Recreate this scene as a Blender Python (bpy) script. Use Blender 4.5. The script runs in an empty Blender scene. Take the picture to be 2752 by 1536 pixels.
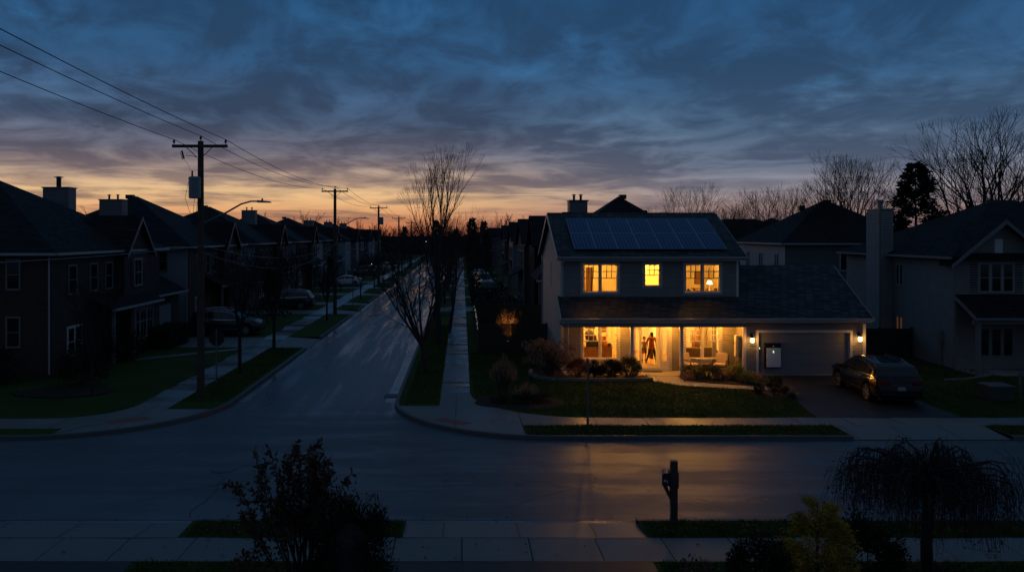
import bpy, math, random
from mathutils import Vector, Matrix, noise as mnoise
PI = math.pi
V = Vector
scene = bpy.context.scene
COL = scene.collection
OFF = {}
UP = V((0, 0, 1))

# ---------------------------------------------------------------- mesh builder
class MB:
    def __init__(s):
        s.v = []; s.f = []; s.mi = []; s.m = 0
    def add(s, vs, fs):
        o = len(s.v)
        s.v.extend([(p[0], p[1], p[2]) for p in vs])
        for f in fs:
            s.f.append([i + o for i in f]); s.mi.append(s.m)
        return s
    def poly(s, pts):
        return s.add(pts, [list(range(len(pts)))])
    def hexa(s, p):
        return s.add(p, [[3, 2, 1, 0], [4, 5, 6, 7], [0, 1, 5, 4], [1, 2, 6, 5], [2, 3, 7, 6], [3, 0, 4, 7]])
    def box(s, x0, x1, y0, y1, z0, z1):
        return s.hexa([(x0, y0, z0), (x1, y0, z0), (x1, y1, z0), (x0, y1, z0),
                       (x0, y0, z1), (x1, y0, z1), (x1, y1, z1), (x0, y1, z1)])
    def cbox(s, c, sx, sy, sz, rz=0, rx=0):
        M = Matrix.Translation(c) @ Matrix.Rotation(rz, 4, 'Z') @ Matrix.Rotation(rx, 4, 'X')
        q = []
        for k in (-1, 1):
            for i, j in ((-1, -1), (1, -1), (1, 1), (-1, 1)):
                q.append(M @ V((i * sx / 2, j * sy / 2, k * sz / 2)))
        return s.hexa(q)
    def tube(s, pts, rad, n=6, cap=True):
        pts = [V(p) for p in pts]
        if not hasattr(rad, '__len__'): rad = [rad] * len(pts)
        o = len(s.v); k = len(pts)
        d = (pts[1] - pts[0]).normalized()
        a = d.cross(UP if abs(d.z) < .9 else V((1, 0, 0))).normalized()
        for i, p in enumerate(pts):
            if 0 < i < k - 1: d = (pts[i + 1] - pts[i - 1])
            elif i == k - 1: d = pts[i] - pts[i - 1]
            d = d.normalized() if d.length > 1e-9 else V((0, 0, 1))
            a = (a - d * a.dot(d))
            a = a.normalized() if a.length > 1e-6 else d.orthogonal().normalized()
            b = d.cross(a)
            r = rad[i]
            for j in range(n):
                t = 2 * PI * j / n
                q = p + a * (math.cos(t) * r) + b * (math.sin(t) * r)
                s.v.append((q.x, q.y, q.z))
        for i in range(k - 1):
            for j in range(n):
                j2 = (j + 1) % n
                s.f.append([o + i * n + j, o + i * n + j2, o + (i + 1) * n + j2, o + (i + 1) * n + j]); s.mi.append(s.m)
        if cap:
            s.f.append([o + j for j in range(n)][::-1]); s.mi.append(s.m)
            s.f.append([o + (k - 1) * n + j for j in range(n)]); s.mi.append(s.m)
        return s
    def cyl(s, p0, p1, r0, r1=None, n=12):
        return s.tube([p0, p1], [r0, r0 if r1 is None else r1], n)
    def lathe(s, c, prof, n=16, ax='z', cap=True):
        o = len(s.v); c = V(c)
        for (r, h) in prof:
            for j in range(n):
                t = 2 * PI * j / n
                if ax == 'z': q = (c.x + r * math.cos(t), c.y + r * math.sin(t), c.z + h)
                elif ax == 'y': q = (c.x + r * math.cos(t), c.y + h, c.z + r * math.sin(t))
                else: q = (c.x + h, c.y + r * math.cos(t), c.z + r * math.sin(t))
                s.v.append(q)
        for i in range(len(prof) - 1):
            for j in range(n):
                j2 = (j + 1) % n
                s.f.append([o + i * n + j, o + i * n + j2, o + (i + 1) * n + j2, o + (i + 1) * n + j]); s.mi.append(s.m)
        if not cap: return s
        s.f.append([o + j for j in range(n)][::-1]); s.mi.append(s.m)
        e = o + (len(prof) - 1) * n
        s.f.append([e + j for j in range(n)]); s.mi.append(s.m)
        return s
    def prism(s, poly, z0, z1):
        n = len(poly)
        vs = [(p[0], p[1], z0) for p in poly] + [(p[0], p[1], z1) for p in poly]
        fs = [list(range(n))[::-1], list(range(n, 2 * n))]
        for i in range(n):
            j = (i + 1) % n; fs.append([i, j, n + j, n + i])
        return s.add(vs, fs)
    def build(s, name, mat, parent=None, smooth=False, loc=None):
        me = bpy.data.meshes.new(name)
        off = OFF.get(parent.name, V((0, 0, 0))) if parent else V((0, 0, 0))
        if parent is None and loc is not None: off = V(loc)
        vs = [(a - off.x, b - off.y, c - off.z) for a, b, c in s.v] if off.length else s.v
        me.from_pydata(vs, [], s.f)
        mats = mat if isinstance(mat, (list, tuple)) else [mat]
        for m in mats: me.materials.append(m)
        if len(mats) > 1: me.polygons.foreach_set('material_index', s.mi)
        if smooth: me.polygons.foreach_set('use_smooth', [True] * len(me.polygons))
        me.update()
        o = bpy.data.objects.new(name, me)
        COL.objects.link(o)
        if parent:
            o.parent = parent
            OFF[o.name] = off
        elif loc is not None:
            o.location = loc; OFF[o.name] = off
        return o

def tag(o, label, cat, group=None, kind=None):
    o['label'] = label; o['category'] = cat
    if group: o['group'] = group
    if kind: o['kind'] = kind
    return o
def struct(o): o['kind'] = 'structure'; return o
def thing(name, label, cat, loc=(0, 0, 0), group=None, rz=0, local=False):
    o = bpy.data.objects.new(name, None); COL.objects.link(o)
    o.location = loc; o.rotation_euler = (0, 0, rz)
    tag(o, label, cat, group)
    OFF[o.name] = V((0, 0, 0)) if local else V(loc)
    return o
def copy_tree(o, loc=None, rz=None, sc=None, label=None, parent=None, kids=None):
    c = o.copy(); COL.objects.link(c)
    if parent: c.parent = parent
    if loc is not None: c.location = loc
    if rz is not None: c.rotation_euler = (0, 0, rz)
    if sc is not None: c.scale = sc if hasattr(sc, '__len__') else (sc, sc, sc)
    if label: c['label'] = label
    for ch in list(o.children): copy_tree(ch, parent=c)
    return c

class Fr:
    """facade frame: a along the wall, b outward, z up"""
    def __init__(s, O, u, n): s.O = V(O); s.u = V(u); s.n = V(n)
    def p(s, a, b, z): return s.O + s.u * a + s.n * b + UP * z
    def box(s, mb, a0, a1, b0, b1, z0, z1):
        return mb.hexa([s.p(a0, b0, z0), s.p(a1, b0, z0), s.p(a1, b1, z0), s.p(a0, b1, z0),
                        s.p(a0, b0, z1), s.p(a1, b0, z1), s.p(a1, b1, z1), s.p(a0, b1, z1)])

# ---------------------------------------------------------------- node helper
class S:
    """socket wrapper with arithmetic"""
    def __init__(s, nt, k): s.nt = nt; s.k = k
    def _m(s, op, b=None, c=None, clamp=False):
        n = s.nt.nodes.new('ShaderNodeMath'); n.operation = op; n.use_clamp = clamp
        for i, x in enumerate((s, b, c)):
            if x is None: continue
            if isinstance(x, S): s.nt.links.new(x.k, n.inputs[i])
            else: n.inputs[i].default_value = x
        return S(s.nt, n.outputs[0])
    def __add__(s, b): return s._m('ADD', b)
    def __sub__(s, b): return s._m('SUBTRACT', b)
    def __mul__(s, b): return s._m('MULTIPLY', b)
    def __truediv__(s, b): return s._m('DIVIDE', b)
    def clamp(s): return s._m('ADD', 0.0, clamp=True)
    def max(s, b): return s._m('MAXIMUM', b)
    def min(s, b): return s._m('MINIMUM', b)
    def pow(s, b): return s._m('POWER', b)
    def frac(s): return s._m('FRACT')
    def floor(s): return s._m('FLOOR')
    def abs(s): return s._m('ABSOLUTE')
    def gt(s, b): return s._m('GREATER_THAN', b)
    def lt(s, b): return s._m('LESS_THAN', b)
    def smooth(s, a, b):
        n = s.nt.nodes.new('ShaderNodeMapRange'); n.interpolation_type = 'SMOOTHSTEP'
        s.nt.links.new(s.k, n.inputs[0])
        n.inputs[1].default_value = a; n.inputs[2].default_value = b
        return S(s.nt, n.outputs[0])
class NT:
    def __init__(s, nt): s.nt = nt; s.nt.nodes.clear()
    def new(s, t, **kw):
        n = s.nt.nodes.new(t)
        for k, v in kw.items(): setattr(n, k, v)
        return n
    def link(s, a, b): s.nt.links.new(a.k if isinstance(a, S) else a, b)
    def coord(s, kind='Object'):
        n = s.new('ShaderNodeTexCoord'); return n.outputs[kind]
    def xyz(s, vec):
        n = s.new('ShaderNodeSeparateXYZ'); s.link(vec, n.inputs[0])
        return [S(s.nt, o) for o in n.outputs]
    def vec(s, x, y, z):
        n = s.new('ShaderNodeCombineXYZ')
        for i, q in enumerate((x, y, z)):
            if isinstance(q, S): s.link(q, n.inputs[i])
            else: n.inputs[i].default_value = q
        return n.outputs[0]
    def noise(s, vec, scale=5, detail=3, rough=.5, dist=0):
        n = s.new('ShaderNodeTexNoise'); n.inputs['Scale'].default_value = scale
        n.inputs['Detail'].default_value = detail; n.inputs['Roughness'].default_value = rough
        n.inputs['Distortion'].default_value = dist
        if vec is not None: s.link(vec, n.inputs['Vector'])
        return S(s.nt, n.outputs['Fac'])
    def ramp(s, fac, stops):
        n = s.new('ShaderNodeValToRGB'); e = n.color_ramp.elements
        while len(e) < len(stops): e.new(1)
        for i, (p, c) in enumerate(stops):
            e[i].position = p; e[i].color = (*c, 1)
        s.link(fac, n.inputs[0]); return n.outputs[0]
    def mix(s, fac, a, b, mode='MIX'):
        n = s.new('ShaderNodeMix', data_type='RGBA', blend_type=mode)
        for i, q in ((0, fac), (6, a), (7, b)):
            if isinstance(q, (int, float)): n.inputs[i].default_value = q
            elif isinstance(q, tuple): n.inputs[i].default_value = (*q, 1)
            else: s.link(q, n.inputs[i])
        return n.outputs[2]
    def bump(s, h, strength=.5, dist=.02):
        n = s.new('ShaderNodeBump'); n.inputs['Strength'].default_value = strength
        n.inputs['Distance'].default_value = dist; s.link(h, n.inputs['Height']); return n.outputs[0]
    def out(s, surf):
        o = s.new('ShaderNodeOutputMaterial'); s.link(surf, o.inputs[0])

def lin(c):
    return tuple(((x / 255) / 12.92 if x / 255 <= .04045 else ((x / 255 + .055) / 1.055) ** 2.4) for x in c)
def newmat(name):
    m = bpy.data.materials.new(name); m.use_nodes = True
    return m, NT(m.node_tree)
def principled(n, color, rough, metal=0, normal=None, spec=None, emis=None, es=0):
    b = n.new('ShaderNodeBsdfPrincipled')
    for key, val in (('Base Color', color), ('Roughness', rough), ('Metallic', metal)):
        if isinstance(val, tuple): b.inputs[key].default_value = (*val, 1)
        elif isinstance(val, (int, float)): b.inputs[key].default_value = val
        else: n.link(val, b.inputs[key])
    if normal is not None: n.link(normal, b.inputs['Normal'])
    if spec is not None: b.inputs['Specular IOR Level'].default_value = spec
    if emis: b.inputs['Emission Color'].default_value = (*emis, 1); b.inputs['Emission Strength'].default_value = es
    return b.outputs[0]
def mat(name, c, rough=.6, var=.2, scale=2.0, bump=.15, bscale=30, metal=0, spec=.5, bdist=.01):
    m, n = newmat(name); co = n.coord()
    f = n.noise(co, scale, 4, .6)
    c0 = tuple(x * (1 - var) for x in c); c1 = tuple(min(1, x * (1 + var)) for x in c)
    col = n.ramp(f, [(.3, c0), (.7, c1)])
    nb = n.bump(n.noise(co, bscale, 3), bump, bdist) if bump else None
    rr = n.noise(co, scale * 2.3, 3) * .25 + (rough - .12)
    n.out(principled(n, col, rr, metal, nb, spec)); return m
def siding_mat(name, c, pitch=.11, rough=.55):
    m, n = newmat(name); co = n.coord(); x, y, z = n.xyz(co)
    row = (z / pitch)
    fr = row.frac()
    rnd = n.noise(n.vec(x * .25, y * .25, row.floor() * 3.1), 1.3, 2)
    st = n.noise(n.vec(x * 2, y * 2, z * .4), 1.0, 4)
    col = n.ramp(rnd * .6 + st * .4, [(.3, tuple(q * .82 for q in c)), (.7, tuple(min(1, q * 1.15) for q in c))])
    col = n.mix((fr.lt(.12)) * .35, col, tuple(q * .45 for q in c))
    nb = n.bump(fr * -1.0, .6, .012)
    n.out(principled(n, col, rough, 0, nb)); return m
def shingle_mat(name, c, sp=.35):
    m, n = newmat(name); co = n.coord(); x, y, z = n.xyz(co)
    b = n.new('ShaderNodeTexBrick'); b.offset = .5
    n.link(n.vec((x + y) * 1.0, z * 2.2, 0.0), b.inputs['Vector'])
    b.inputs['Color1'].default_value = (*tuple(q * .45 for q in c), 1)
    b.inputs['Color2'].default_value = (*tuple(q * 1.8 for q in c), 1)
    b.inputs['Mortar'].default_value = (*tuple(q * .25 for q in c), 1)
    b.inputs['Scale'].default_value = 1; b.inputs['Mortar Size'].default_value = .03
    b.inputs['Brick Width'].default_value = .42; b.inputs['Row Height'].default_value = .19
    b.inputs['Bias'].default_value = -.1
    st = n.noise(co, .5, 4, .6)
    col = n.mix(st * .35, b.outputs[0], tuple(q * 1.1 for q in c), 'MIX')
    nb = n.bump(S(n.nt, b.outputs['Fac']) * -1.0 + n.noise(co, 25, 2) * .5, .5, .012)
    n.out(principled(n, col, n.noise(co, 3, 3) * .3 + .6, 0, nb, sp)); return m
def brick_mat(name, c, mortar):
    m, n = newmat(name); co = n.coord(); x, y, z = n.xyz(co)
    b = n.new('ShaderNodeTexBrick'); n.link(n.vec(x + y, z, 0.0), b.inputs['Vector'])
    b.inputs['Color1'].default_value = (*tuple(q * .7 for q in c), 1)
    b.inputs['Color2'].default_value = (*tuple(q * 1.3 for q in c), 1)
    b.inputs['Mortar'].default_value = (*mortar, 1)
    b.inputs['Scale'].default_value = 1; b.inputs['Mortar Size'].default_value = .01
    b.inputs['Brick Width'].default_value = .22; b.inputs['Row Height'].default_value = .075
    nb = n.bump(S(n.nt, b.outputs['Fac']) * -1.0 + n.noise(co, 30, 2) * .4, .5, .01)
    n.out(principled(n, b.outputs[0], .8, 0, nb)); return m
def glass_mat(name, tint=(1, 1, 1), rough=.02):
    m, n = newmat(name)
    t = n.new('ShaderNodeBsdfTransparent'); t.inputs[0].default_value = (*tint, 1)
    g = n.new('ShaderNodeBsdfGlossy'); g.inputs['Roughness'].default_value = rough
    w = n.noise(n.coord(), 1.2, 2)
    n.link(n.bump(w, .08, .02), g.inputs['Normal'])
    fr = n.new('ShaderNodeFresnel'); fr.inputs[0].default_value = 1.45
    mx = n.new('ShaderNodeMixShader'); n.link(fr.outputs[0], mx.inputs[0])
    n.link(t.outputs[0], mx.inputs[1]); n.link(g.outputs[0], mx.inputs[2]); n.out(mx.outputs[0]); return m
def emit_mat(name, c, s):
    m, n = newmat(name)
    f = n.noise(n.coord(), 4, 2) * .2 + .9
    n.out(principled(n, c, .5, emis=c, es=s)); return m
def leaf_mat(name, c, c2, rough=.55, scale=1.5):
    m, n = newmat(name); co = n.coord()
    f = n.noise(co, scale, 3, .6); f2 = n.noise(co, 14, 2)
    col = n.ramp(f * .6 + f2 * .4, [(.35, c), (.65, c2)])
    p = principled(n, col, rough, spec=.3)
    tr = n.new('ShaderNodeBsdfTranslucent'); n.link(col, tr.inputs[0])
    mx = n.new('ShaderNodeMixShader'); mx.inputs[0].default_value = .25
    n.link(p, mx.inputs[1]); n.link(tr.outputs[0], mx.inputs[2]); n.out(mx.outputs[0]); return m

def asphalt_mat(name, wet=1.0, base=.05, road=True):
    """damp asphalt: tyre tracks run along the side street and across the junction"""
    m, n = newmat(name); co = n.coord(); x, y, z = n.xyz(co)
    def st(across, along, s, d): return n.noise(n.vec(across * s, along * s * .045, d), 1.0, 5, .62, .2)
    T = y.smooth(26.5, 35.0) if road else (y * 0.0 + 1.0)
    def bl(a, b): return a * T + b * ((T * -1.0) + 1.0)
    streak = bl(st(x, y, 1.5, 0.0), st(y, x, 1.1, 4.0))
    patch = bl(st(x, y, .8, 7.0), n.noise(n.vec(x * .35, y * .8, 3.0), 1.0, 6, .66, .6))
    fine = n.noise(co, 45, 3, .75); mid = n.noise(co, 4, 6, .7)
    b0 = base; c0 = (b0 * .40, b0 * .46, b0 * .55); c1 = (b0 * 1.45, b0 * 1.65, b0 * 2.1)
    col = n.ramp(streak * .35 + mid * .25 + fine * .2 + patch * .2, [(.36, c0), (.64, c1)])
    wetness = (streak * .45 + patch * .55).smooth(.46, .58)
    lane = (T * .5 + .5)
    rough = (mid * .20 + .46) - T * .18 * wet - wetness * (lane * .27 * wet)
    vo = n.new('ShaderNodeTexVoronoi', feature='DISTANCE_TO_EDGE'); vo.inputs['Scale'].default_value = .16
    wob = n.noise(n.vec(x * .7, y * .7, 0.0), 1.0, 5) * 2.4
    n.link(n.vec(x + wob, y + wob, 0.0), vo.inputs['Vector'])
    cr = S(n.nt, vo.outputs['Distance']).lt(.0045) * n.noise(n.vec(x * .15, y * .15, 2.0), 1.0, 1).gt(.50)
    col = n.mix(cr * .85, col, (.004, .004, .005))
    nb = n.bump(fine * .8 + mid * .5, .38, .01)
    n.out(principled(n, col, rough, 0, nb, .5 + .4 * wet)); return m
def concrete_mat(name, c, axis='y', pitch=1.5, ph=0.0, cross=None, rough=.5, joint=True):
    m, n = newmat(name); co = n.coord(); x, y, z = n.xyz(co)
    al = (y if axis == 'y' else x) / pitch + ph
    slab = n.new('ShaderNodeTexWhiteNoise', noise_dimensions='1D'); n.link(al.floor(), slab.inputs['W'])
    sv = S(n.nt, slab.outputs['Value'])
    st = n.noise(co, .8, 5, .65); fi = n.noise(co, 40, 2)
    f = sv * .25 + st * .55 + fi * .2
    col = n.ramp(f, [(.25, tuple(q * .62 for q in c)), (.75, tuple(q * 1.25 for q in c))])
    if joint:
        fr = al.frac(); j = (fr.lt(.03 / pitch)).max(fr.gt(1 - .02 / pitch))
        if cross is not None:
            o = ((x if axis == 'y' else y) - cross[0]) / cross[1]
            fo = o.frac(); j = j.max(fo.lt(.03 / cross[1]))
        col = n.mix(j * .8, col, tuple(q * .12 for q in c))
    rr = (sv * .12 + st * .35) + (rough - .22)
    nb = n.bump(st * .5 + fi * .3, .25, .01)
    n.out(principled(n, col, rr, 0, nb, .65)); return m
def grass_mat(name, c0, c1):
    m, n = newmat(name); co = n.coord()
    f = n.noise(co, .35, 5, .6) * .45 + n.noise(co, 7, 4, .7) * .55
    col = n.ramp(f, [(.33, c0), (.66, c1)])
    nb = n.bump(n.noise(co, 22, 5, .8), .9, .05)
    n.out(principled(n, col, .9, 0, nb, .1)); return m

M = {}
M['asph_side'] = asphalt_mat('wet_asphalt', 1.0, .056)
M['asph_cross'] = M['asph_side']
M['asph_drive'] = asphalt_mat('driveway_asphalt', .0, .013, False)
M['walk_y'] = concrete_mat('sidewalk_concrete_along', (.17, .17, .17), 'y', 1.25, 0, None, .26, False)
M['walk_x'] = concrete_mat('sidewalk_concrete_across', (.17, .165, .158), 'x', 1.85, .0, None, .5, False)
M['walkn'] = concrete_mat('near_sidewalk_concrete', (.145, .143, .14), 'x', 1.5, 0, None, .55, False)
M['pad'] = concrete_mat('corner_concrete', (.16, .16, .158), 'x', 2.4, .1, (0, 2.1))
M['apron'] = concrete_mat('apron_concrete', (.15, .15, .148), 'x', 1.75, .25)
M['gutterpan'] = concrete_mat('wet_gutter_concrete', (.14, .14, .15), 'y', 3, 0, None, .20, False)
M['curb'] = concrete_mat('curb_concrete', (.085, .084, .082), 'x', 3, 0, None, .6, False)
M['path'] = concrete_mat('path_concrete', (.3, .28, .25), 'x', 1.6, .2)
M['porchslab'] = concrete_mat('porch_concrete', (.36, .34, .3), 'x', 3.3, .1, None, .7)
M['grass'] = grass_mat('lawn', (.024, .044, .010), (.066, .108, .024))
M['blade'] = leaf_mat('grass_blade', (.036, .064, .013), (.095, .145, .03), .7)
M['ground'] = grass_mat('far_ground', (.012, .018, .008), (.03, .035, .018))
M['mulch'] = mat('mulch', (.022, .014, .01), .95, .5, 8, .8, 40, bdist=.04)
M['tactile'] = mat('red_tactile', (.24, .06, .055), .6, .25, 3, .5, 60)
M['siding'] = mat('painted_siding', (.275, .26, .245), .5, .12, 2.2, .05, 40)
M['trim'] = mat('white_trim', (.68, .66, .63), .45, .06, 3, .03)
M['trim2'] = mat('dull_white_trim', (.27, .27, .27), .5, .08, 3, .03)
M['trimdark'] = mat('grey_trim', (.20, .2, .2), .45, .08, 3, .03)
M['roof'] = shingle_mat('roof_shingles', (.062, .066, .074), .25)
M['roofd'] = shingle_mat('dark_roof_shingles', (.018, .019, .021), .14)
M['brick'] = brick_mat('brown_brick', (.06, .04, .032), (.06, .055, .05))
M['brick2'] = brick_mat('red_brick', (.10, .05, .038), (.08, .07, .065))
M['sid_blue'] = siding_mat('pale_blue_siding', (.27, .32, .34))
M['sid_tan'] = siding_mat('tan_siding', (.20, .185, .165))
M['sid_grey'] = siding_mat('grey_siding', (.17, .18, .185))
M['sid_pale'] = siding_mat('pale_siding', (.58, .57, .58))
M['stucco'] = mat('stucco', (.2, .2, .2), .85, .15, 1.5, .2, 50)
M['white'] = mat('white_paint', (.5, .5, .5), .4, .05, 3, .02)
M['gdoor'] = mat('garage_door_paint', (.26, .255, .25), .42, .06, 1.5, .03)
M['gutter'] = mat('white_gutter', (.44, .44, .45), .3, .06, 2, .02)
M['shaded_sash'] = mat('backlit_sash_shade', (.05, .03, .02), .5, .1, 3, .02)  # upper sash bars stand against lit rooms; their shade is painted in as dark brown
M['pane'] = glass_mat('window_glass')
M['dpane'], _n = newmat('dark_window_glass')
_n.out(principled(_n, _n.ramp(_n.noise(_n.coord(), 2, 2), [(.3, (.006, .008, .01)), (.7, (.014, .017, .02))]), .08, spec=.5))
M['curtain'] = mat('curtain', (.35, .33, .3), .9, .1, 4, .3, 12)
M['iwall'] = mat('warm_wall_paint', (.74, .68, .55), .7, .05, 1, .03)
M['iceil'] = mat('ceiling_paint', (.8, .78, .7), .8, .03, 1, .02)
M['ifloor'] = mat('wood_floor', (.42, .25, .12), .3, .25, 3, .05)
M['wood'] = mat('brown_wood', (.17, .075, .032), .4, .25, 4, .1)
M['darkwood'] = mat('dark_wood', (.06, .03, .018), .45, .25, 4, .1)
M['black'] = mat('black_plastic', (.012, .012, .014), .35, .2, 3, .03)
M['metal'] = mat('grey_metal', (.2, .21, .22), .4, .15, 3, .05, metal=.6)
M['galv'] = mat('galvanised_steel', (.16, .17, .18), .5, .15, 2, .05, metal=.4)
M['pole'] = mat('weathered_pole_wood', (.075, .055, .042), .8, .35, 3, .5, 25)
M['wire'] = mat('cable', (.02, .02, .022), .5, .1, 2, 0)
M['transf'] = mat('transformer_paint', (.22, .27, .29), .4, .08, 3, .03)
M['cushion'] = mat('beige_cushion', (.5, .42, .3), .85, .08, 5, .15)
M['wicker'] = mat('brown_wicker', (.1, .055, .03), .7, .35, 30, .6, 60)
M['fence'] = mat('fence_boards', (.075, .045, .03), .8, .3, 3, .4, 20)
M['fenced'] = mat('dark_fence_boards', (.03, .026, .022), .8, .3, 3, .4, 20)
M['bark'] = mat('bark', (.05, .042, .036), .9, .35, 6, .8, 20)
M['barkd'] = mat('dark_bark', (.028, .025, .023), .9, .35, 6, .8, 20)
M['twig'] = mat('twig', (.03, .026, .024), .9, .3, 6, 0)
M['stone'] = mat('stone_edging', (.22, .2, .18), .75, .25, 5, .5, 20)
M['rock'] = mat('pale_rock', (.4, .42, .44), .7, .3, 5, .8, 8)
M['lf_dark'] = leaf_mat('dark_evergreen_leaf', (.012, .024, .012), (.035, .055, .022))
M['lf_hedge'] = leaf_mat('hedge_leaf', (.008, .015, .008), (.02, .032, .014))
M['lf_gold'] = leaf_mat('golden_conifer_leaf', (.24, .15, .02), (.60, .40, .06), .5, 3)
M['lf_dry'] = leaf_mat('dry_brown_leaf', (.05, .03, .02), (.13, .08, .05))
M['lf_hyd'] = leaf_mat('dried_hydrangea_bloom', (.20, .11, .065), (.48, .32, .2), .7, 5)
M['lf_rust'] = leaf_mat('rust_leaf', (.13, .04, .018), (.28, .1, .04))
M['lf_lime'] = leaf_mat('yellow_green_leaf', (.22, .24, .05), (.5, .5, .12))
M['lf_green'] = leaf_mat('perennial_leaf', (.07, .09, .03), (.20, .22, .08))
M['lf_con'] = leaf_mat('conifer_needle', (.008, .016, .012), (.02, .034, .022))
M['straw'] = leaf_mat('straw_grass', (.12, .09, .055), (.3, .24, .16))
M['pink'] = leaf_mat('pink_petal', (.4, .1, .12), (.6, .25, .2))
M['carblk'] = mat('black_car_paint', (.008, .009, .011), .14, .1, 1, 0, spec=.5)
M['carnavy'] = mat('navy_car_paint', (.012, .018, .03), .14, .1, 1, 0, spec=.8)
M['carwht'] = mat('white_car_paint', (.62, .66, .7), .2, .05, 1, 0, spec=.6)
M['carsil'] = mat('silver_car_paint', (.3, .33, .36), .25, .05, 1, 0, metal=.5)
M['tyre'] = mat('tyre_rubber', (.01, .01, .01), .8, .2, 5, .2)
M['rim'] = mat('alloy_rim', (.5, .52, .55), .25, .1, 3, 0, metal=.9)
M['chrome'] = mat('chrome', (.6, .62, .65), .12, .05, 3, 0, metal=1)
M['carglass'] = mat('tinted_glass', (.006, .007, .009), .04, .1, 1, 0, spec=.9)
M['redlens'] = mat('red_lens', (.22, .008, .012), .15, .2, 5, 0)
M['plate'] = mat('licence_plate', (.3, .36, .45), .5, .1, 8, 0)
M['skin'] = mat('skin', (.46, .28, .20), .55, .08, 12, .05)
M['hair'] = mat('dark_hair', (.03, .016, .01), .5, .3, 30, .3)
M['blouse'] = mat('rust_red_blouse', (.30, .045, .025), .8, .2, 18, .2)
M['trous'] = mat('dark_trousers', (.018, .016, .022), .8, .2, 6, .1)
M['vest'] = mat('tan_shirt', (.26, .15, .07), .8, .2, 14, .1)
M['shorts'] = mat('brown_shorts', (.10, .045, .025), .8, .2, 8, .1)
M['eye'] = mat('eye', (.02, .015, .012), .2, .1, 5, 0)
M['mbox'] = mat('dark_mailbox_metal', (.03, .045, .07), .3, .2, 4, .05, metal=.3)
M['battw'] = mat('white_battery_cover', (.86, .88, .93), .3, .03, 2, 0)
M['bulb'] = emit_mat('sconce_bulb', (1, .55, .18), 9)
M['shade'] = emit_mat('lamp_shade', (1, .78, .42), 2.2)
M['led_g'] = emit_mat('green_led', (.35, 1, .4), 1.6)
M['led_y'] = emit_mat('yellow_green_led', (.75, 1, .3), 1.6)
M['led_w'] = emit_mat('white_led', (.9, .95, 1), .8)
M['carlamp'] = emit_mat('lit_car_lamp', (.95, .95, 1), 2.5)
M['mark'] = mat('white_marking', (.75, .75, .78), .5, .05, 4, 0)

# solar cell material
m, n = newmat('solar_cells'); co = n.coord(); x, y, z = n.xyz(co)
fx = (x / .1833).frac(); l1 = fx.lt(.16)
l2 = ((z / .066).frac()).lt(.08) * .35
st = n.noise(co, .7, 3)
col = n.ramp(st, [(.3, (.006, .045, .135)), (.7, (.011, .068, .185))])
col = n.mix((l1 * .75).max(l2), col, (.12, .22, .36))
n.out(principled(n, col, .22, 0, None, .22)); M['solar'] = m
M['solframe'] = mat('solar_frame', (.20, .26, .33), .4, .1, 3, 0, metal=.2)

# ---------------------------------------------------------------- camera
cam = bpy.data.cameras.new('camera'); camo = bpy.data.objects.new('camera', cam); COL.objects.link(camo)
camo.location = (0, 0, 7); camo.rotation_euler = (PI / 2, 0, 0)
cam.sensor_width = 36; cam.lens = 36 * 2000 / 2576
cam.shift_x = 126 / 2576; cam.shift_y = -131 / 2576
cam.clip_start = .1; cam.clip_end = 3000
scene.camera = camo
scene.view_settings.view_transform = 'Standard'; scene.view_settings.look = 'None'
scene.view_settings.exposure = 0; scene.view_settings.gamma = 1

# ---------------------------------------------------------------- sky
world = bpy.data.worlds.new('World'); scene.world = world; world.use_nodes = True
n = NT(world.node_tree)
dx, dy, dz = n.xyz(n.coord('Generated'))
hor = (dx * dx + dy * dy)._m('SQRT').max(.001)
e = (dz / hor).max(0.0)                       # tangent of the elevation
az = dx._m('ARCTAN2', dy)                     # 0 = up the side street, left negative
E = e * 2.0                                   # ramps run to tan = .5
warm = n.ramp(E, [(0, lin((160, 84, 62))), (.03, lin((214, 138, 94))), (.065, lin((230, 174, 122))), (.10, lin((238, 194, 140))),
                  (.15, lin((200, 172, 150))), (.205, lin((134, 134, 150))), (.28, lin((82, 106, 138))), (.42, lin((54, 104, 150))), (.6, lin((42, 96, 144))), (1, lin((60, 98, 134)))])
cool = n.ramp(E, [(0, lin((128, 96, 96))), (.06, lin((150, 125, 122))), (.11, lin((146, 140, 148))), (.17, lin((126, 140, 162))),
                  (.24, lin((96, 122, 148))), (.36, lin((62, 108, 150))), (.6, lin((42, 98, 150))), (1, lin((60, 98, 134)))])
side = az.smooth(-.12, .34)
clear = n.mix(side, warm, cool)
cwarm = n.ramp(E, [(0, lin((110, 70, 66))), (.06, lin((112, 92, 92))), (.12, lin((120, 102, 104))), (.19, lin((82, 78, 94))), (.27, lin((50, 63, 86))),
                   (.42, lin((40, 64, 94))), (.6, lin((33, 65, 98))), (1, lin((46, 72, 100)))])
ccool = n.ramp(E, [(0, lin((96, 82, 88))), (.08, lin((98, 96, 110))), (.15, lin((74, 84, 106))), (.25, lin((54, 76, 104))), (.42, lin((40, 68, 100))), (.6, lin((34, 69, 104))), (1, lin((46, 72, 100)))])
cloud = n.mix(side, cwarm, ccool)
q = dz + .10
px = dx / q; py = dy / q
iq = n.vec(0.0, 0.0, 0.0); rq = (q * 0.0 + 1.0) / q
v1 = n.vec(az * 3.0 + 3.1, rq * .60, 0.0)
n1 = n.noise(v1, 1.5, 9, .56, .35)
n2 = n.noise(n.vec(az * 3.4 + 9.0, rq * .62, 5.0), 3.6, 8, .58, .4)
nn = n1 * .62 + n2 * .38
cov = e.smooth(.03, .10) * .185                # clouds thin out towards the horizon
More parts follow.
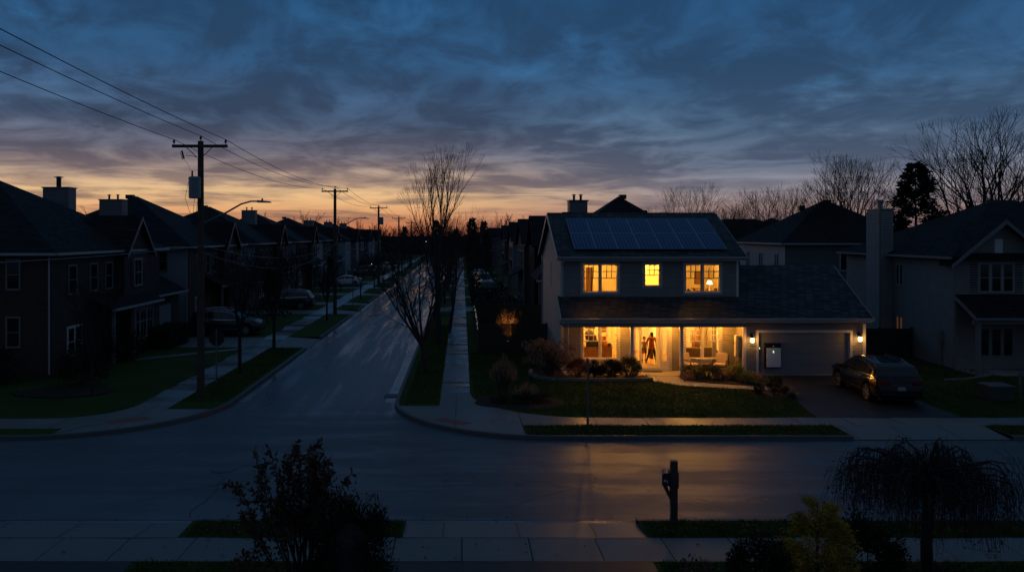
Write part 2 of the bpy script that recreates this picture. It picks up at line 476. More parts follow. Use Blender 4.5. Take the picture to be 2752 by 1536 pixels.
dens = (nn + cov).smooth(.47, .67)
low = n.noise(n.vec(az * 2.2, e * 26.0, 1.0), 2.0, 5, .55, .3).smooth(.47, .62) * e.smooth(.006, .02) * (e * -1.0 + .2).smooth(.02, .1)
dens = dens.max(low * .85)
thick = n.noise(n.vec(az * 3.2, rq * .55, 9.0), 2.6, 9, .6, .5)
cl2 = n.mix(thick.smooth(.40, .66), n.mix(.07, cloud, (.008, .014, .026)), n.mix(.5, cloud, clear), 'MIX')
skyc = n.mix(dens * .93, clear, cl2)
# the eastern sky behind the viewer is already nearly dark
back = (dy / hor).smooth(.55, -.35)
skyc = n.mix(back, skyc, lin((53, 68, 90)))
bg1 = n.new('ShaderNodeBackground'); n.link(skyc, bg1.inputs[0]); bg1.inputs[1].default_value = 1.0
st = n.new('ShaderNodeTexSky'); st.sky_type = 'NISHITA'; st.sun_disc = False
st.sun_elevation = math.radians(-4.5); st.sun_rotation = math.radians(-17); st.altitude = 100
bg2 = n.new('ShaderNodeBackground'); n.link(st.outputs[0], bg2.inputs[0]); bg2.inputs[1].default_value = .05
ad = n.new('ShaderNodeAddShader'); n.link(bg1.outputs[0], ad.inputs[0]); n.link(bg2.outputs[0], ad.inputs[1])
o = n.new('ShaderNodeOutputWorld'); n.link(ad.outputs[0], o.inputs[0])
world.cycles_visibility.camera = True
world.cycles.sampling_method = 'MANUAL'; world.cycles.sample_map_resolution = 512
# the afterglow of the sun just below the horizon at the end of the street
sun = bpy.data.lights.new('sun', 'SUN'); sun.energy = .03; sun.angle = math.radians(12); sun.color = (1, .6, .35)
suno = bpy.data.objects.new('sun', sun); COL.objects.link(suno)
sd = V((math.sin(math.radians(-17)), math.cos(math.radians(-17)), math.tan(math.radians(3)))).normalized()
suno.rotation_euler = sd.to_track_quat('Z', 'Y').to_euler()

def point_light(name, loc, power, color, radius=.08):
    l = bpy.data.lights.new(name, 'POINT'); l.energy = power; l.color = color; l.shadow_soft_size = radius
    o = bpy.data.objects.new(name, l); COL.objects.link(o); o.location = loc; return o
# ================================================================= ground, roads, kerbs
def sheet(name, mt, polys, z=.13):
    mb = MB()
    for p in polys: mb.poly([(a[0], a[1], a[2] if len(a) > 2 else z) for a in p])
    return struct(mb.build(name, mt))
def slabs(name, mt, boxes, axis, pitch, seed, z=.13, tilt=.04):
    r = random.Random(seed); mb = MB()
    for x0, x1, y0, y1 in boxes:
        a, e_ = (y0, y1) if axis == 'y' else (x0, x1)
        while a < e_ - .05:
            b_ = min(a + pitch, e_); g = .012; dz = r.uniform(-.004, .004); ta = r.gauss(0, tilt) * pitch / 2; tc = r.gauss(0, tilt * .5) * .6
            P = [(x0, a + g), (x1, a + g), (x1, b_ - g), (x0, b_ - g)] if axis == 'y' else [(a + g, y0), (b_ - g, y0), (b_ - g, y1), (a + g, y1)]
            zs = [z + dz - ta - tc, z + dz - ta + tc, z + dz + ta + tc, z + dz + ta - tc] if axis == 'y' else [z + dz - ta - tc, z + dz + ta - tc, z + dz + ta + tc, z + dz - ta + tc]
            vs = [(p[0], p[1], q) for p, q in zip(P, zs)]; mb.add(vs + [(p[0], p[1], .05) for p in P], [[0, 1, 2, 3], [1, 0, 4, 5], [2, 1, 5, 6], [3, 2, 6, 7], [0, 3, 7, 4]])
            a += pitch
    return struct(mb.build(name, mt))
def rect(x0, x1, y0, y1): return [(x0, y0), (x1, y0), (x1, y1), (x0, y1)]
def arc(cx, cy, r, a0, a1, n=14):
    return [(cx + r * math.cos(math.radians(a0 + (a1 - a0) * i / n)), cy + r * math.sin(math.radians(a0 + (a1 - a0) * i / n))) for i in range(n + 1)]

sheet('ground', M['ground'], [rect(-1500, 1500, -60, 2600)], -.03)
sheet('cross_street_road', M['asph_cross'], [rect(-300, 300, 19.0, 29.5)], 0)
mb = MB(); mb.poly([(x, y, 0) for x, y in rect(-15.6, 3.4, 29.5, 33.5)]); mb.poly([(x, y, 0) for x, y in rect(-9.6, -2.5, 33.5, 330)])
struct(mb.build('side_street_road', M['asph_side']))

YE = 330
# north-east block -------------------------------------------------
CX, CY, CR = 3.25, 33.0, 6.0
NEg = [(48, 48)]
ne_gaps = [(70.3, 74.9), (85.4, 87.8), (104, 107.5), (120, 123.5), (140, 144), (165, 169), (190, 194)]
nw_gaps = [(48, 53), (68.3, 72), (77, 80), (89, 92.5), (100, 103.5), (112, 115), (126, 130), (150, 154), (172, 176), (195, 199)]
def spans(a, b, gaps):
    r = []; c = a
    for g0, g1 in gaps:
        if g1 <= c or g0 >= b: continue
        r.append((c, g0)); c = g1
    r.append((c, b)); return r
# boulevards (grass strips)
strips = [rect(-2.6, -.9, s0, s1) for s0, s1 in spans(33.0, YE, ne_gaps)]
strips[0] = arc(CX, CY, CR - .15, 180, 192, 4)[::-1][:-1] + [(-2.6, 33.0), (-2.6, strips[0][2][1]), (-.9, strips[0][2][1]), (-.9, 31.8)]
strips[0] = [(-.9, 31.8)] + [(-.9, strips[0][-2][1])] + [(-2.6, strips[0][-2][1]), (-2.6, 33.0)] + arc(CX, CY, CR - .15, 180, 192, 4)[1:]
GE = [(13.3, 18.7), (33, 38)]
for s0, s1 in spans(2.2, 120, GE): strips.append(rect(s0, s1, 27.15, 28.55))
sheet('grass_boulevard_right', M['grass'], strips)
# sidewalks
slabs('sidewalk_side_right', M['walk_y'], [(-.9, .35, 34.4, YE)], 'y', 1.25, 1)
sheet('sidewalk_bed_right', M['mulch'], [rect(-.9, .35, 34.4, YE)], .09)
slabs('sidewalk_cross_right', M['walk_x'], [(4.9, 120, 28.55, 29.75)], 'x', 1.85, 3, .13, .007)
sheet('sidewalk_bed_cross', M['mulch'], [rect(4.9, 120, 28.55, 29.75)], .09)
inner = arc(4.95, 34.35, 4.6, 180, 270, 12)
pad = [(-.9, 34.4), (-.9, 31.8)] + arc(CX, CY, CR - .15, 192, 260, 12) + [(2.2, 27.2), (2.2, 28.55), (4.9, 28.55), (4.9, 29.75)] + inner[::-1][1:-1] + [(.35, 34.4)]
sheet('corner_sidewalk_right', M['pad'], [pad])
# lawn of the block
sheet('lawn_right', M['grass'], [inner + [(120, 29.75), (120, YE), (.35, YE)]])
# aprons
ap = [[(-2.75, g0, .02), (-.9, g0, .13), (-.9, g1, .13), (-2.75, g1, .02)] for g0, g1 in ne_gaps]
ap += [[(g0, 27.0, .02), (g1, 27.0, .02), (g1, 28.55, .13), (g0, 28.55, .13)] for g0, g1 in GE]
sheet('driveway_apron_right', M['apron'], ap)
def curb_strip(mb, path, h0=.0, h1=.14, w=.15, side=1):
    pts = [V((p[0], p[1], 0)) for p in path]
    o = []
    for i, p in enumerate(pts):
        d = (pts[min(i + 1, len(pts) - 1)] - pts[max(i - 1, 0)]).normalized()
        nrm = V((-d.y, d.x, 0)) * side
        o.append((p, p + nrm * w))
    for i in range(len(o) - 1):
        a, b = o[i]; c, d = o[i + 1]
        e = (a - b).normalized() * .03; g = (c - d).normalized() * .03
        mb.poly([(a.x + e.x, a.y + e.y, -.02), (c.x + g.x, c.y + g.y, -.02), (c.x, c.y, h1 - .015), (a.x, a.y, h1 - .015)])
        mb.poly([(a.x, a.y, h1 - .015), (c.x, c.y, h1 - .015), (c.x - g.x, c.y - g.y, h1), (a.x - e.x, a.y - e.y, h1)])
        mb.poly([(a.x - e.x, a.y - e.y, h1), (c.x - g.x, c.y - g.y, h1), (d.x, d.y, h1 - .004), (b.x, b.y, h1 - .004)])
mb = MB()
for s0, s1 in spans(33.0, YE, ne_gaps): curb_strip(mb, [(-2.75, s1), (-2.75, s0)])
curb_strip(mb, arc(CX, CY, CR, 180, 270, 16))
for s0, s1 in spans(3.25, 120, GE): curb_strip(mb, [(s0, 27.0), (s1, 27.0)])
struct(mb.build('curb_right', M['curb']))
# gutter pans of pale concrete beside the kerbs
mb = MB()
mb.poly([(x, y, .004) for x, y in rect(-3.2, -2.78, 33, YE)])
mb.poly([(x, y, .004) for x, y in rect(-9.37, -8.95, 33, YE)])
struct(mb.build('gutter_pan', M['gutterpan']))

# north-west block --------------------------------------------------
WX = -15.4
strips = [rect(-11.6, -9.55, s0, s1) for s0, s1 in spans(33.0, YE, nw_gaps)]
y_ = strips[0][2][1]
strips[0] = arc(WX, CY, CR - .15, -18, 0, 5) + [(-9.55, y_), (-11.6, y_), (-11.6, 31.2)]
strips.append(rect(-120, -14.1, 27.15, 28.1))
sheet('grass_boulevard_left', M['grass'], strips)
inner = arc(-15.5, 32.1, 2.5, -90, 0, 8)
slabs('sidewalk_side_left', M['walk_y'], [(-13.0, -11.6, 32.1, YE)], 'y', 1.4, 2)
sheet('sidewalk_bed_left', M['mulch'], [rect(-13, -11.6, 32.1, YE)], .09)
sheet('sidewalk_cross_left', M['walk_x'], [rect(-120, -15.5, 28.1, 29.6)])
pad = [(-15.5, 28.1), (-14.1, 28.1), (-14.1, 27.3)] + arc(WX, CY, CR - .15, -78, -18, 10) + [(-11.6, 31.2), (-11.6, 32.1), (-13.0, 32.1)] + inner[::-1][1:]
sheet('corner_sidewalk_left', M['pad'], [pad])
sheet('lawn_left', M['grass'], [[(-120, 29.6)] + inner + [(-13.0, YE), (-120, YE)]])
ap = [[(-11.6, g0, .13), (-9.4, g0, .02), (-9.4, g1, .02), (-11.6, g1, .13)] for g0, g1 in nw_gaps]
sheet('driveway_apron_left', M['apron'], ap)
mb = MB()
for s0, s1 in spans(33.0, YE, nw_gaps): curb_strip(mb, [(-9.4, s0), (-9.4, s1)])
curb_strip(mb, arc(WX, CY, CR, -90, 0, 16))
curb_strip(mb, [(-120, 27.0), (WX, 27.0)])
struct(mb.build('curb_left', M['curb']))
# driveways on the left, from the walk to the garages
dr = [rect(-19.6, -13.0, g0 + .2, g1 - .2) for g0, g1 in nw_gaps] + [rect(.35, 6.0, g0 + .2, g1 - .2) for g0, g1 in ne_gaps]
sheet('side_driveways', M['apron'], dr, .134)

# south side ---------------------------------------------------------
sg = [(-12.5, -6.45), (-1.35, 4.2)]
sheet('grass_boulevard_near', M['grass'], [rect(s0, s1, 18.0, 19.05) for s0, s1 in spans(-60, 60, sg)])
slabs('sidewalk_near', M['walkn'], [(-60, 60, 16.7, 18.0)], 'x', 1.5, 7, .13, .006)
sheet('sidewalk_bed_near', M['mulch'], [rect(-60, 60, 16.7, 18.0)], .08)
ap = [[(g0, 18.0, .13), (g1, 18.0, .13), (g1 + .15, 19.2, .02), (g0 - .15, 19.2, .02)] for g0, g1 in sg]
sheet('driveway_apron_near', M['apron'], ap)
sheet('lawn_near', M['grass'], [rect(-60, 60, 2, 16.7)], .125)
sheet('driveway_near', M['asph_drive'], [rect(-1.5, 4.0, 4, 16.7), rect(-12.6, -6.9, 4, 16.7)], .131)
mb = MB()
for s0, s1 in spans(-60, 60, sg): curb_strip(mb, [(s1, 19.2), (s0, 19.2)])
struct(mb.build('curb_near', M['curb']))
sheet('gutter_line_near', M['gutterpan'], [rect(-60, 60, 19.27, 19.40)], .004)
sheet('gutter_joint_near', M['black'], [rect(-60, 60, 19.205, 19.265), rect(-60, 60, 19.41, 19.45)], .006)
sheet('apron_joint_near', M['black'], [rect(g0, g1, 17.985, 18.015) for g0, g1 in sg] + [rect(-12.5, 4.2, 16.68, 16.72)], .134)

# main driveway and garden walk ---------------------------------------
sheet('driveway', M['asph_drive'], [[(13.3, 29.75), (18.7, 29.75), (19.0, 38.7), (14.35, 38.7), (14.1, 34.5), (13.55, 31.5)]], .134)
walk = [(8.86, 37.75), (9.0, 37.0), (9.9, 36.0), (11.3, 35.5), (12.9, 35.15), (14.1, 34.9),
        (14.2, 35.75), (12.9, 36.0), (11.6, 36.4), (10.6, 37.1), (10.35, 38.4), (8.86, 38.4)]
sheet('garden_path', M['path'], [walk], .14)
# red tactile pads
tact = [[(-1.05, 29.35), (.05, 28.55), (.35, 28.95), (-.7, 29.8)]]
sheet('tactile_pad_right', M['tactile'], tact, .134)
sheet('tactile_pad_left', M['tactile'], [[(-12.75, 28.75), (-11.55, 29.5), (-11.95, 29.95), (-13.1, 29.2)]], .134)
# planting beds
def blob(cx, cy, rx, ry, seed, n=28, k=.12):
    r = random.Random(seed); ph = [r.uniform(0, 6.28) for _ in range(4)]
    return [(cx + rx * math.cos(t) * (1 + k * math.sin(3 * t + ph[0]) * .6 + k * math.sin(5 * t + ph[1]) * .4), cy + ry * math.sin(t) * (1 + k * math.sin(2 * t + ph[2]))) for t in [2 * PI * i / n for i in range(n)]]
bed_front = [(3.35, 38.6), (3.7, 37.7), (4.5, 37.25), (6.0, 37.1), (8.8, 37.3), (8.82, 38.55), (5.0, 38.6), (4.97, 41.0), (4.2, 40.6), (3.5, 39.6)]
sheet('planting_bed', M['mulch'], [bed_front], .17)
sheet('planting_bed_porch', M['mulch'], [[(10.4, 37.35), (11.6, 36.5), (12.9, 36.1), (14.15, 35.85), (14.1, 38.65), (13.7, 38.4), (10.4, 38.4)]], .15)
sheet('planting_bed_corner', M['mulch'], [blob(2.2, 32.55, 1.75, 1.35, 3)], .142)
sheet('planting_bed_drive', M['mulch'], [[(12.6, 34.0), (13.2, 33.0), (13.7, 32.9), (14.02, 34.4), (14.05, 34.8), (12.9, 35.05)]], .142)
sheet('planting_bed_left_yard', M['mulch'], [blob(-17.3, 34.6, 2.0, 1.3, 8)], .142)
# stone edging round the front bed
mb = MB(); ed = [(3.45, 39.6), (3.3, 38.6), (3.62, 37.66), (4.45, 37.15), (6.0, 37.0), (7.4, 37.08), (8.86, 37.2), (8.9, 38.2)]
pts = []
for i in range(len(ed) - 1):
    a, b = V((*ed[i], 0)), V((*ed[i + 1], 0)); k = max(1, round((b - a).length / .3))
    pts += [a.lerp(b, j / k) for j in range(k)]
pts.append(V((*ed[-1], 0)))
rr = random.Random(5)
for a, b in zip(pts, pts[1:]):
    c = (a + b) / 2; d = b - a
    mb.cbox((c.x, c.y, .2 + rr.uniform(-.006, .006)), d.length * .96, .17, .16, math.atan2(d.y, d.x) + rr.uniform(-.02, .02))
tag(mb.build('stone_edging', M['stone'], loc=(4.5, 37.2, 0)), 'low pale stone edging curving round the front flower bed', 'edging')

# manhole cover with a tar seal ring
t = thing('manhole_cover', 'round manhole cover in the cross street at the left', 'manhole cover', (-7.1, 23.65, 0))
mb = MB(); mb.lathe((-7.1, 23.65, 0), [(.34, .003), (.34, .012), (.30, .013)], 32); mb.build('cover', M['asph_side'], t)
mb = MB(); mb.lathe((-7.1, 23.65, 0), [(.38, .002), (.38, .006), (.36, .007)], 32); mb.build('seal_ring', M['black'], t)
t = thing('storm_drain', 'dark iron storm drain grate at the corner kerb', 'drain', (-3.05, 34.3, 0))
mb = MB(); mb.box(-3.35, -2.79, 34.0, 34.7, .002, .012); mb.build('pit', M['black'], t)
mb = MB()
for i in range(8): mb.box(-3.33, -2.8, 34.03 + i * .085, 34.06 + i * .085, .014, .03)
mb.build('grate', M['metal'], t)
# tar-sealed crack running from the manhole
mb = MB(); r = random.Random(2); p = V((-7.05, 23.2, .006)); pts = [p]
for i in range(16):
    p = p + V((r.uniform(-.10, .12) + (.03 if i < 5 else -.02), -.22, 0)); pts.append(p.copy())
for a, b in zip(pts, pts[1:]): mb.poly([a - V((.02, 0, 0)), a + V((.02, 0, 0)), b + V((.02, 0, 0)), b - V((.02, 0, 0))])
p = V((-6.7, 24.0, .006)); pts = [p]
for i in range(14): p = p + V((.22, r.uniform(-.02, .1), 0)); pts.append(p.copy())
for a, b in zip(pts, pts[1:]): mb.poly([a - V((0, .018, 0)), b - V((0, .018, 0)), b + V((0, .018, 0)), a + V((0, .018, 0))])
struct(mb.build('road_crack_seal', M['black']))

# grass blades on the visible lawns -----------------------------------
def inpoly(x, y, P):
    c = False; j = len(P) - 1
    for i in range(len(P)):
        if ((P[i][1] > y) != (P[j][1] > y)) and x < (P[j][0] - P[i][0]) * (y - P[i][1]) / (P[j][1] - P[i][1]) + P[i][0]: c = not c
        j = i
    return c
def blades(name, boxes, nper, z0, avoid=(), hmin=.04, hmax=.1, seed=1):
    r = random.Random(seed); v = []; f = []
    for (x0, x1, y0, y1) in boxes:
        k = int((x1 - x0) * (y1 - y0) * nper)
        for _ in range(k):
            x = r.uniform(x0, x1); y = r.uniform(y0, y1)
            if any(inpoly(x, y, P) for P in avoid): continue
            h = r.uniform(hmin, hmax) * (1 + .5 * mnoise.noise((x * .8, y * .8, 0))); a = r.uniform(0, PI); w = .012 + .01 * r.random()
            cx, cy = math.cos(a) * w, math.sin(a) * w; lx, ly = r.gauss(0, .03), r.gauss(0, .03)
            o = len(v); v += [(x - cx, y - cy, z0), (x + cx, y + cy, z0), (x + lx, y + ly, z0 + h)]; f.append((o, o + 1, o + 2))
    me = bpy.data.meshes.new(name); me.from_pydata(v, [], f); me.materials.append(M['blade']); me.update()
    ob = bpy.data.objects.new(name, me); COL.objects.link(ob); ob['kind'] = 'stuff'; return ob
corner_bed = blob(2.2, 32.55, 1.9, 1.5, 3)
nothere = [corner_bed, bed_front, walk,
           [(.2, 29), (.2, 34.9), (.5, 34), (.9, 32.2), (2, 30.8), (3.4, 30), (5, 29.8), (5, 29)],
           [(13.25, 29), (13.5, 31.5), (14.1, 34.6), (14.4, 38.7), (19.05, 38.7), (18.75, 29)],
           [(10.35, 38.5), (10.4, 37.3), (12.9, 36), (12.5, 34), (13.2, 33), (14.2, 34), (14.2, 38.7)]]
blades('lawn_grass', [(.5, 13.6, 29.85, 37.3), (.45, 5, 37.3, 46), (18.9, 26, 29.85, 40)], 330, .128, nothere, seed=1)
blades('boulevard_grass', [(2.25, 13.25, 27.2, 28.5), (4.3, 16, 18.02, 19.03), (-6.3, -1.4, 18.02, 19.03), (18.8, 24, 27.2, 28.5)], 700, .128, seed=2)
blades('side_boulevard_grass', [(-2.3, -.95, 32.2, 60), (-11.5, -9.7, 32.5, 48)], 260, .128, seed=3)
blades('near_lawn_grass', [(-6.8, -1.6, 14, 16.65), (4.1, 12, 14, 16.65)], 500, .123, seed=4)
# a few fallen pale leaves
r = random.Random(11); mb = MB()
for _ in range(1500):
    reg = r.choice([(4.5, 12, 18.1, 19, .20), (5, 12, 30, 36.5, .20), (-6, -1.5, 18.1, 19, .2), (2.5, 13, 27.2, 28.4, .2), (4.5, 9, 14.5, 16.4, .2), (-9.35, -8.9, 33, 75, .012), (-3.3, -2.8, 34, 75, .012), (-9.35, -8.9, 33, 75, .012), (4, 22, 26.5, 26.98, .012), (-30, -16, 26.5, 26.98, .012), (-20, 25, 19.3, 19.8, .012), (-.9, .35, 30, 60, .15), (-20, 20, 16.8, 18, .15), (-13, -11.6, 33, 60, .15), (1, 13, 28.6, 29.7, .15)])
    x, y = r.uniform(reg[0], reg[1]), r.uniform(reg[2], reg[3]); s = r.uniform(.025, .055); a = r.uniform(0, 6.3)
    c, sn = math.cos(a) * s, math.sin(a) * s; z = reg[4] + r.uniform(0, .012)
    mb.poly([(x - c, y - sn, z), (x + sn * .6, y - c * .6, z + .012), (x + c, y + sn, z + .02), (x - sn * .6, y + c * .6, z)])
o = mb.build('fallen_leaves', M['lf_rust']); o['kind'] = 'stuff'
# ================================================================= building helpers
def wall_holes(mb, fr, a0, a1, z0, z1, th, holes, b=0.0):
    A = sorted({a0, a1, *[h[0] for h in holes], *[h[1] for h in holes]}); Z = sorted({z0, z1, *[h[2] for h in holes], *[h[3] for h in holes]})
    A = [q for q in A if a0 <= q <= a1]; Z = [q for q in Z if z0 <= q <= z1]
    for i in range(len(A) - 1):
        for j in range(len(Z) - 1):
            ca, cz = (A[i] + A[i + 1]) / 2, (Z[j] + Z[j + 1]) / 2
            if any(h[0] < ca < h[1] and h[2] < cz < h[3] for h in holes): continue
            fr.box(mb, A[i], A[i + 1], b - th, b, Z[j], Z[j + 1])
def siding(mb, fr, a0, a1, z0, z1, holes=(), pitch=.125, lo=None, hi=None, out=.048):
    z = z0; hz = sorted({q for h in holes for q in (h[2], h[3])})
    while z < z1 - 1e-4:
        zt = min(z + pitch, z1); cuts = [z] + [q for q in hz if z + .004 < q < zt - .004] + [zt]
        for ca, cb in zip(cuts, cuts[1:]):
            cm = (ca + cb) / 2
            l0 = lo(cm) if lo else a0; h0 = hi(cm) if hi else a1
            iv = [(l0, h0)]
            for h in holes:
                if h[2] < cm < h[3]:
                    nv = []
                    for s, e_ in iv:
                        if h[1] <= s or h[0] >= e_: nv.append((s, e_)); continue
                        if h[0] > s: nv.append((s, h[0]))
                        if h[1] < e_: nv.append((h[1], e_))
                    iv = nv
            ob = .012 + out * (1 - (ca - z) / pitch); ot = .012 + out * (1 - (cb - z) / pitch); last = cb >= zt - 1e-6 and zt - z > pitch * .6; cb_ = cb - .022 if last else cb
            for s, e_ in iv:
                if e_ - s < .005: continue
                mb.poly([fr.p(s, ob, ca), fr.p(e_, ob, ca), fr.p(e_, ot, cb_), fr.p(s, ot, cb_)])
                if last: mb.poly([fr.p(s, ot, cb_), fr.p(e_, ot, cb_), fr.p(e_, .003, cb_), fr.p(s, .003, cb_)])
                if ca == z: mb.poly([fr.p(s, .003, ca), fr.p(e_, .003, ca), fr.p(e_, ob, ca), fr.p(s, ob, ca)])
        z = zt
def gable_tri(mb, fr, a0, a1, z0, zp, th, b=0.0):
    am = (a0 + a1) / 2
    p = [fr.p(a0, b - th, z0), fr.p(a1, b - th, z0), fr.p(am, b - th, zp), fr.p(a0, b, z0), fr.p(a1, b, z0), fr.p(am, b, zp)]
    mb.add(p, [[0, 1, 2], [5, 4, 3], [0, 3, 4, 1], [1, 4, 5, 2], [2, 5, 3, 0]])
def slab(mb, pts, th):
    """thick plate below a planar polygon, thickness straight down"""
    n_ = len(pts); vs = [V(p) for p in pts] + [V(p) - UP * th for p in pts]
    fs = [list(range(n_)), list(range(n_, 2 * n_))[::-1]] + [[i, (i + n_), (i + 1) % n_ + n_, (i + 1) % n_] for i in range(n_)]
    mb.add(vs, fs)
def hip_roof(mb, x0, x1, y0, y1, ze, zr, th=.16):
    dx, dy = x1 - x0, y1 - y0
    if dx >= dy: a = V((x0 + dy / 2, (y0 + y1) / 2, zr)); b = V((x1 - dy / 2, (y0 + y1) / 2, zr))
    else: a = V(((x0 + x1) / 2, y0 + dx / 2, zr)); b = V(((x0 + x1) / 2, y1 - dx / 2, zr))
    c = [V((x0, y0, ze)), V((x1, y0, ze)), V((x1, y1, ze)), V((x0, y1, ze))]
    lo_ = [q - UP * th for q in c]
    vs = c + [a, b] + lo_
    if dx >= dy: fs = [[0, 1, 5, 4], [1, 2, 5], [2, 3, 4, 5], [3, 0, 4]]
    else: fs = [[0, 1, 4], [1, 2, 5, 4], [2, 3, 5], [3, 0, 4, 5]]
    fs += [[6 + i, 6 + (i + 1) % 4, (i + 1) % 4, i] for i in range(4)] + [[9, 8, 7, 6]]
    mb.add(vs, fs); return a, b
def gable_roof_x(mb, x0, x1, y0, y1, ze, zr, th=.16):
    ym = (y0 + y1) / 2
    slab(mb, [(x0, y0, ze), (x1, y0, ze), (x1, ym, zr), (x0, ym, zr)], th)
    slab(mb, [(x0, ym, zr), (x1, ym, zr), (x1, y1, ze), (x0, y1, ze)], th)

def window(root, fr, a0, a1, z0, z1, ns=2, cols=3, rows=2, full=False, rail=True, cas=.13, deep=False, frame=None, pane=None,
           label=None, curtain=False, shutters=None, bars=None, gl=None):
    """a0..z1 is the glazed opening; casing round it; ns sashes side by side"""
    frame = frame or M['trim']; pane = pane or M['dpane']
    b0 = -.10 if deep else .0; bp = -.045 if deep else .022
    mb = MB()
    fr.box(mb, a0 - cas, a1 + cas, 0.002, .045, z1, z1 + cas); fr.box(mb, a0 - cas, a1 + cas, .002, .045, z0 - cas, z0)
    fr.box(mb, a0 - cas, a0, .002, .045, z0, z1); fr.box(mb, a1, a1 + cas, .002, .045, z0, z1)
    if deep:  # jamb lining
        fr.box(mb, a0, a0 + .02, -.16, .002, z0, z1); fr.box(mb, a1 - .02, a1, -.16, .002, z0, z1)
        fr.box(mb, a0 + .02, a1 - .02, -.16, .002, z1 - .02, z1); fr.box(mb, a0 + .02, a1 - .02, -.16, .002, z0, z0 + .02)
    w = mb.build('window', frame, root)
    if label: w['label'] = label
    mb = MB(); fr.box(mb, a0 - cas * .5, a1 + cas * .5, .046, .085, z0 - .055, z0 - .005); mb.build('sill', frame, w)
    mull = .10; sw = ((a1 - a0) - mull * (ns - 1)) / ns
    mb = MB(); gp = MB(); mu = MB(); s = .035; m_ = .019
    for i in range(ns):
        s0 = a0 + i * (sw + mull); s1 = s0 + sw
        if i: fr.box(mu, s0 - mull, s0, bp - .03, .035 if not deep else .0, z0, z1)
        zm = z0 + (z1 - z0) * .495
        fr.box(mb, s0, s0 + s, bp - .02, bp + .02, z0, z1); fr.box(mb, s1 - s, s1, bp - .02, bp + .02, z0, z1)
        fr.box(mb, s0 + s, s1 - s, bp - .02, bp + .02, z1 - s, z1); fr.box(mb, s0 + s, s1 - s, bp - .02, bp + .02, z0, z0 + s)
        if rail: fr.box(mb, s0 + s, s1 - s, bp - .02, bp + .022, zm - .02, zm + .02)
        gz0 = z0 + s if (full or not rail) else zm + .02
        for c in range(1, cols):
            ac = s0 + s + (s1 - s0 - 2 * s) * c / cols; fr.box(mb, ac - m_, ac + m_, bp - .012, bp + .012, gz0, z1 - s)
        for k in range(1, rows):
            zc = gz0 + (z1 - s - gz0) * k / rows; fr.box(mb, s0 + s, s1 - s, bp - .0125, bp + .0115, zc - m_, zc + m_)
        gp.poly([fr.p(s0, bp, z0), fr.p(s1, bp, z0), fr.p(s1, bp, z1), fr.p(s0, bp, z1)])
    if mu.f: mu.build('mullion', frame, w)
    mb.build('sash', bars or frame, w); gp.build('pane', gl or pane, w)
    if shutters:
        for q0, q1 in ((a0 - cas - .42, a0 - cas - .01), (a1 + cas + .01, a1 + cas + .42)):
            mb = MB(); fr.box(mb, q0, q1, .003, .03, z0 - .06, z1 + .06)
            for k in range(int((z1 - z0) / .07)): fr.box(mb, q0 + .05, q1 - .05, .031, .04, z0 + .07 * k, z0 + .07 * k + .045)
            mb.build('shutter', M['black'], w)
    return w
def gutter(mb, fr, a0, a1, z, h=.12, d=.11):
    for q in (a0,):
        fr.box(mb, a0, a1, .0, d, z - h, z - .01)

# ================================================================= the lit corner house
HX0, HX1, HY0, HY1 = 5.0, 13.85, 39.9, 48.9
house = thing('family_house', 'two-storey corner house with glowing windows and solar panels on its roof', 'house', (9.4, 39.9, 0))
fF = Fr((0, HY0, 0), (1, 0, 0), (0, -1, 0))
fL = Fr((HX0, 0, 0), (0, 1, 0), (-1, 0, 0))       # left side wall, a = y
fR = Fr((HX1, 0, 0), (0, 1, 0), (1, 0, 0))
fG = Fr((0, 38.7, 0), (1, 0, 0), (0, -1, 0))
fGs = Fr((13.72, 0, 0), (0, 1, 0), (-1, 0, 0))    # garage return wall facing the porch
fGr = Fr((19.6, 0, 0), (0, 1, 0), (1, 0, 0))
LW = (6.08, 7.80, .76, 2.50); RW = (11.22, 12.93, .76, 2.50)
UL = (6.08, 7.80, 4.10, 5.46); UC = (9.18, 9.92, 4.40, 5.46); UR = (11.22, 12.93, 4.10, 5.46)
DOOR = (8.66, 10.36, .16, 2.40)
holesF = [LW, RW, UL, UC, UR, DOOR]
wb = MB()
wall_holes(wb, fF, HX0, HX1, 0, 5.8, .15, holesF)
wall_holes(wb, Fr((HX0, 0, 0), (0, 1, 0), (-1, 0, 0)), HY0 + .15, HY1, 0, 5.8, .15, [])
wall_holes(wb, fR, HY0 + .15, HY1, 0, 5.8, .15, [])
wb.box(HX0 + .15, HX1 - .15, HY1 - .15, HY1, 0, 5.8)
ZR = 8.1
for fr_ in (fL, fR): gable_tri(wb, fr_, HY0, HY1, 5.8, 5.8 + (HY1 - HY0) / 2 * .46, .15)
siding(wb, fF, HX0 + .1, HX1 - .1, 3.3, 5.72, holesF)
siding(wb, fF, HX0 + .1, HX1, .2, 2.66, holesF)
siding(wb, fL, HY0 + .1, HY1 - .1, .2, 5.8)
siding(wb, fL, 0, 0, 5.8, 7.85, lo=lambda z: HY0 + (z - 5.8) / .46 + .02, hi=lambda z: HY1 - (z - 5.8) / .46 - .02)
siding(wb, fR, HY0 + .1, HY1 - .1, 3.3, 5.8)
siding(wb, fR, 0, 0, 5.8, 7.85, lo=lambda z: HY0 + (z - 5.8) / .46 + .02, hi=lambda z: HY1 - (z - 5.8) / .46 - .02)
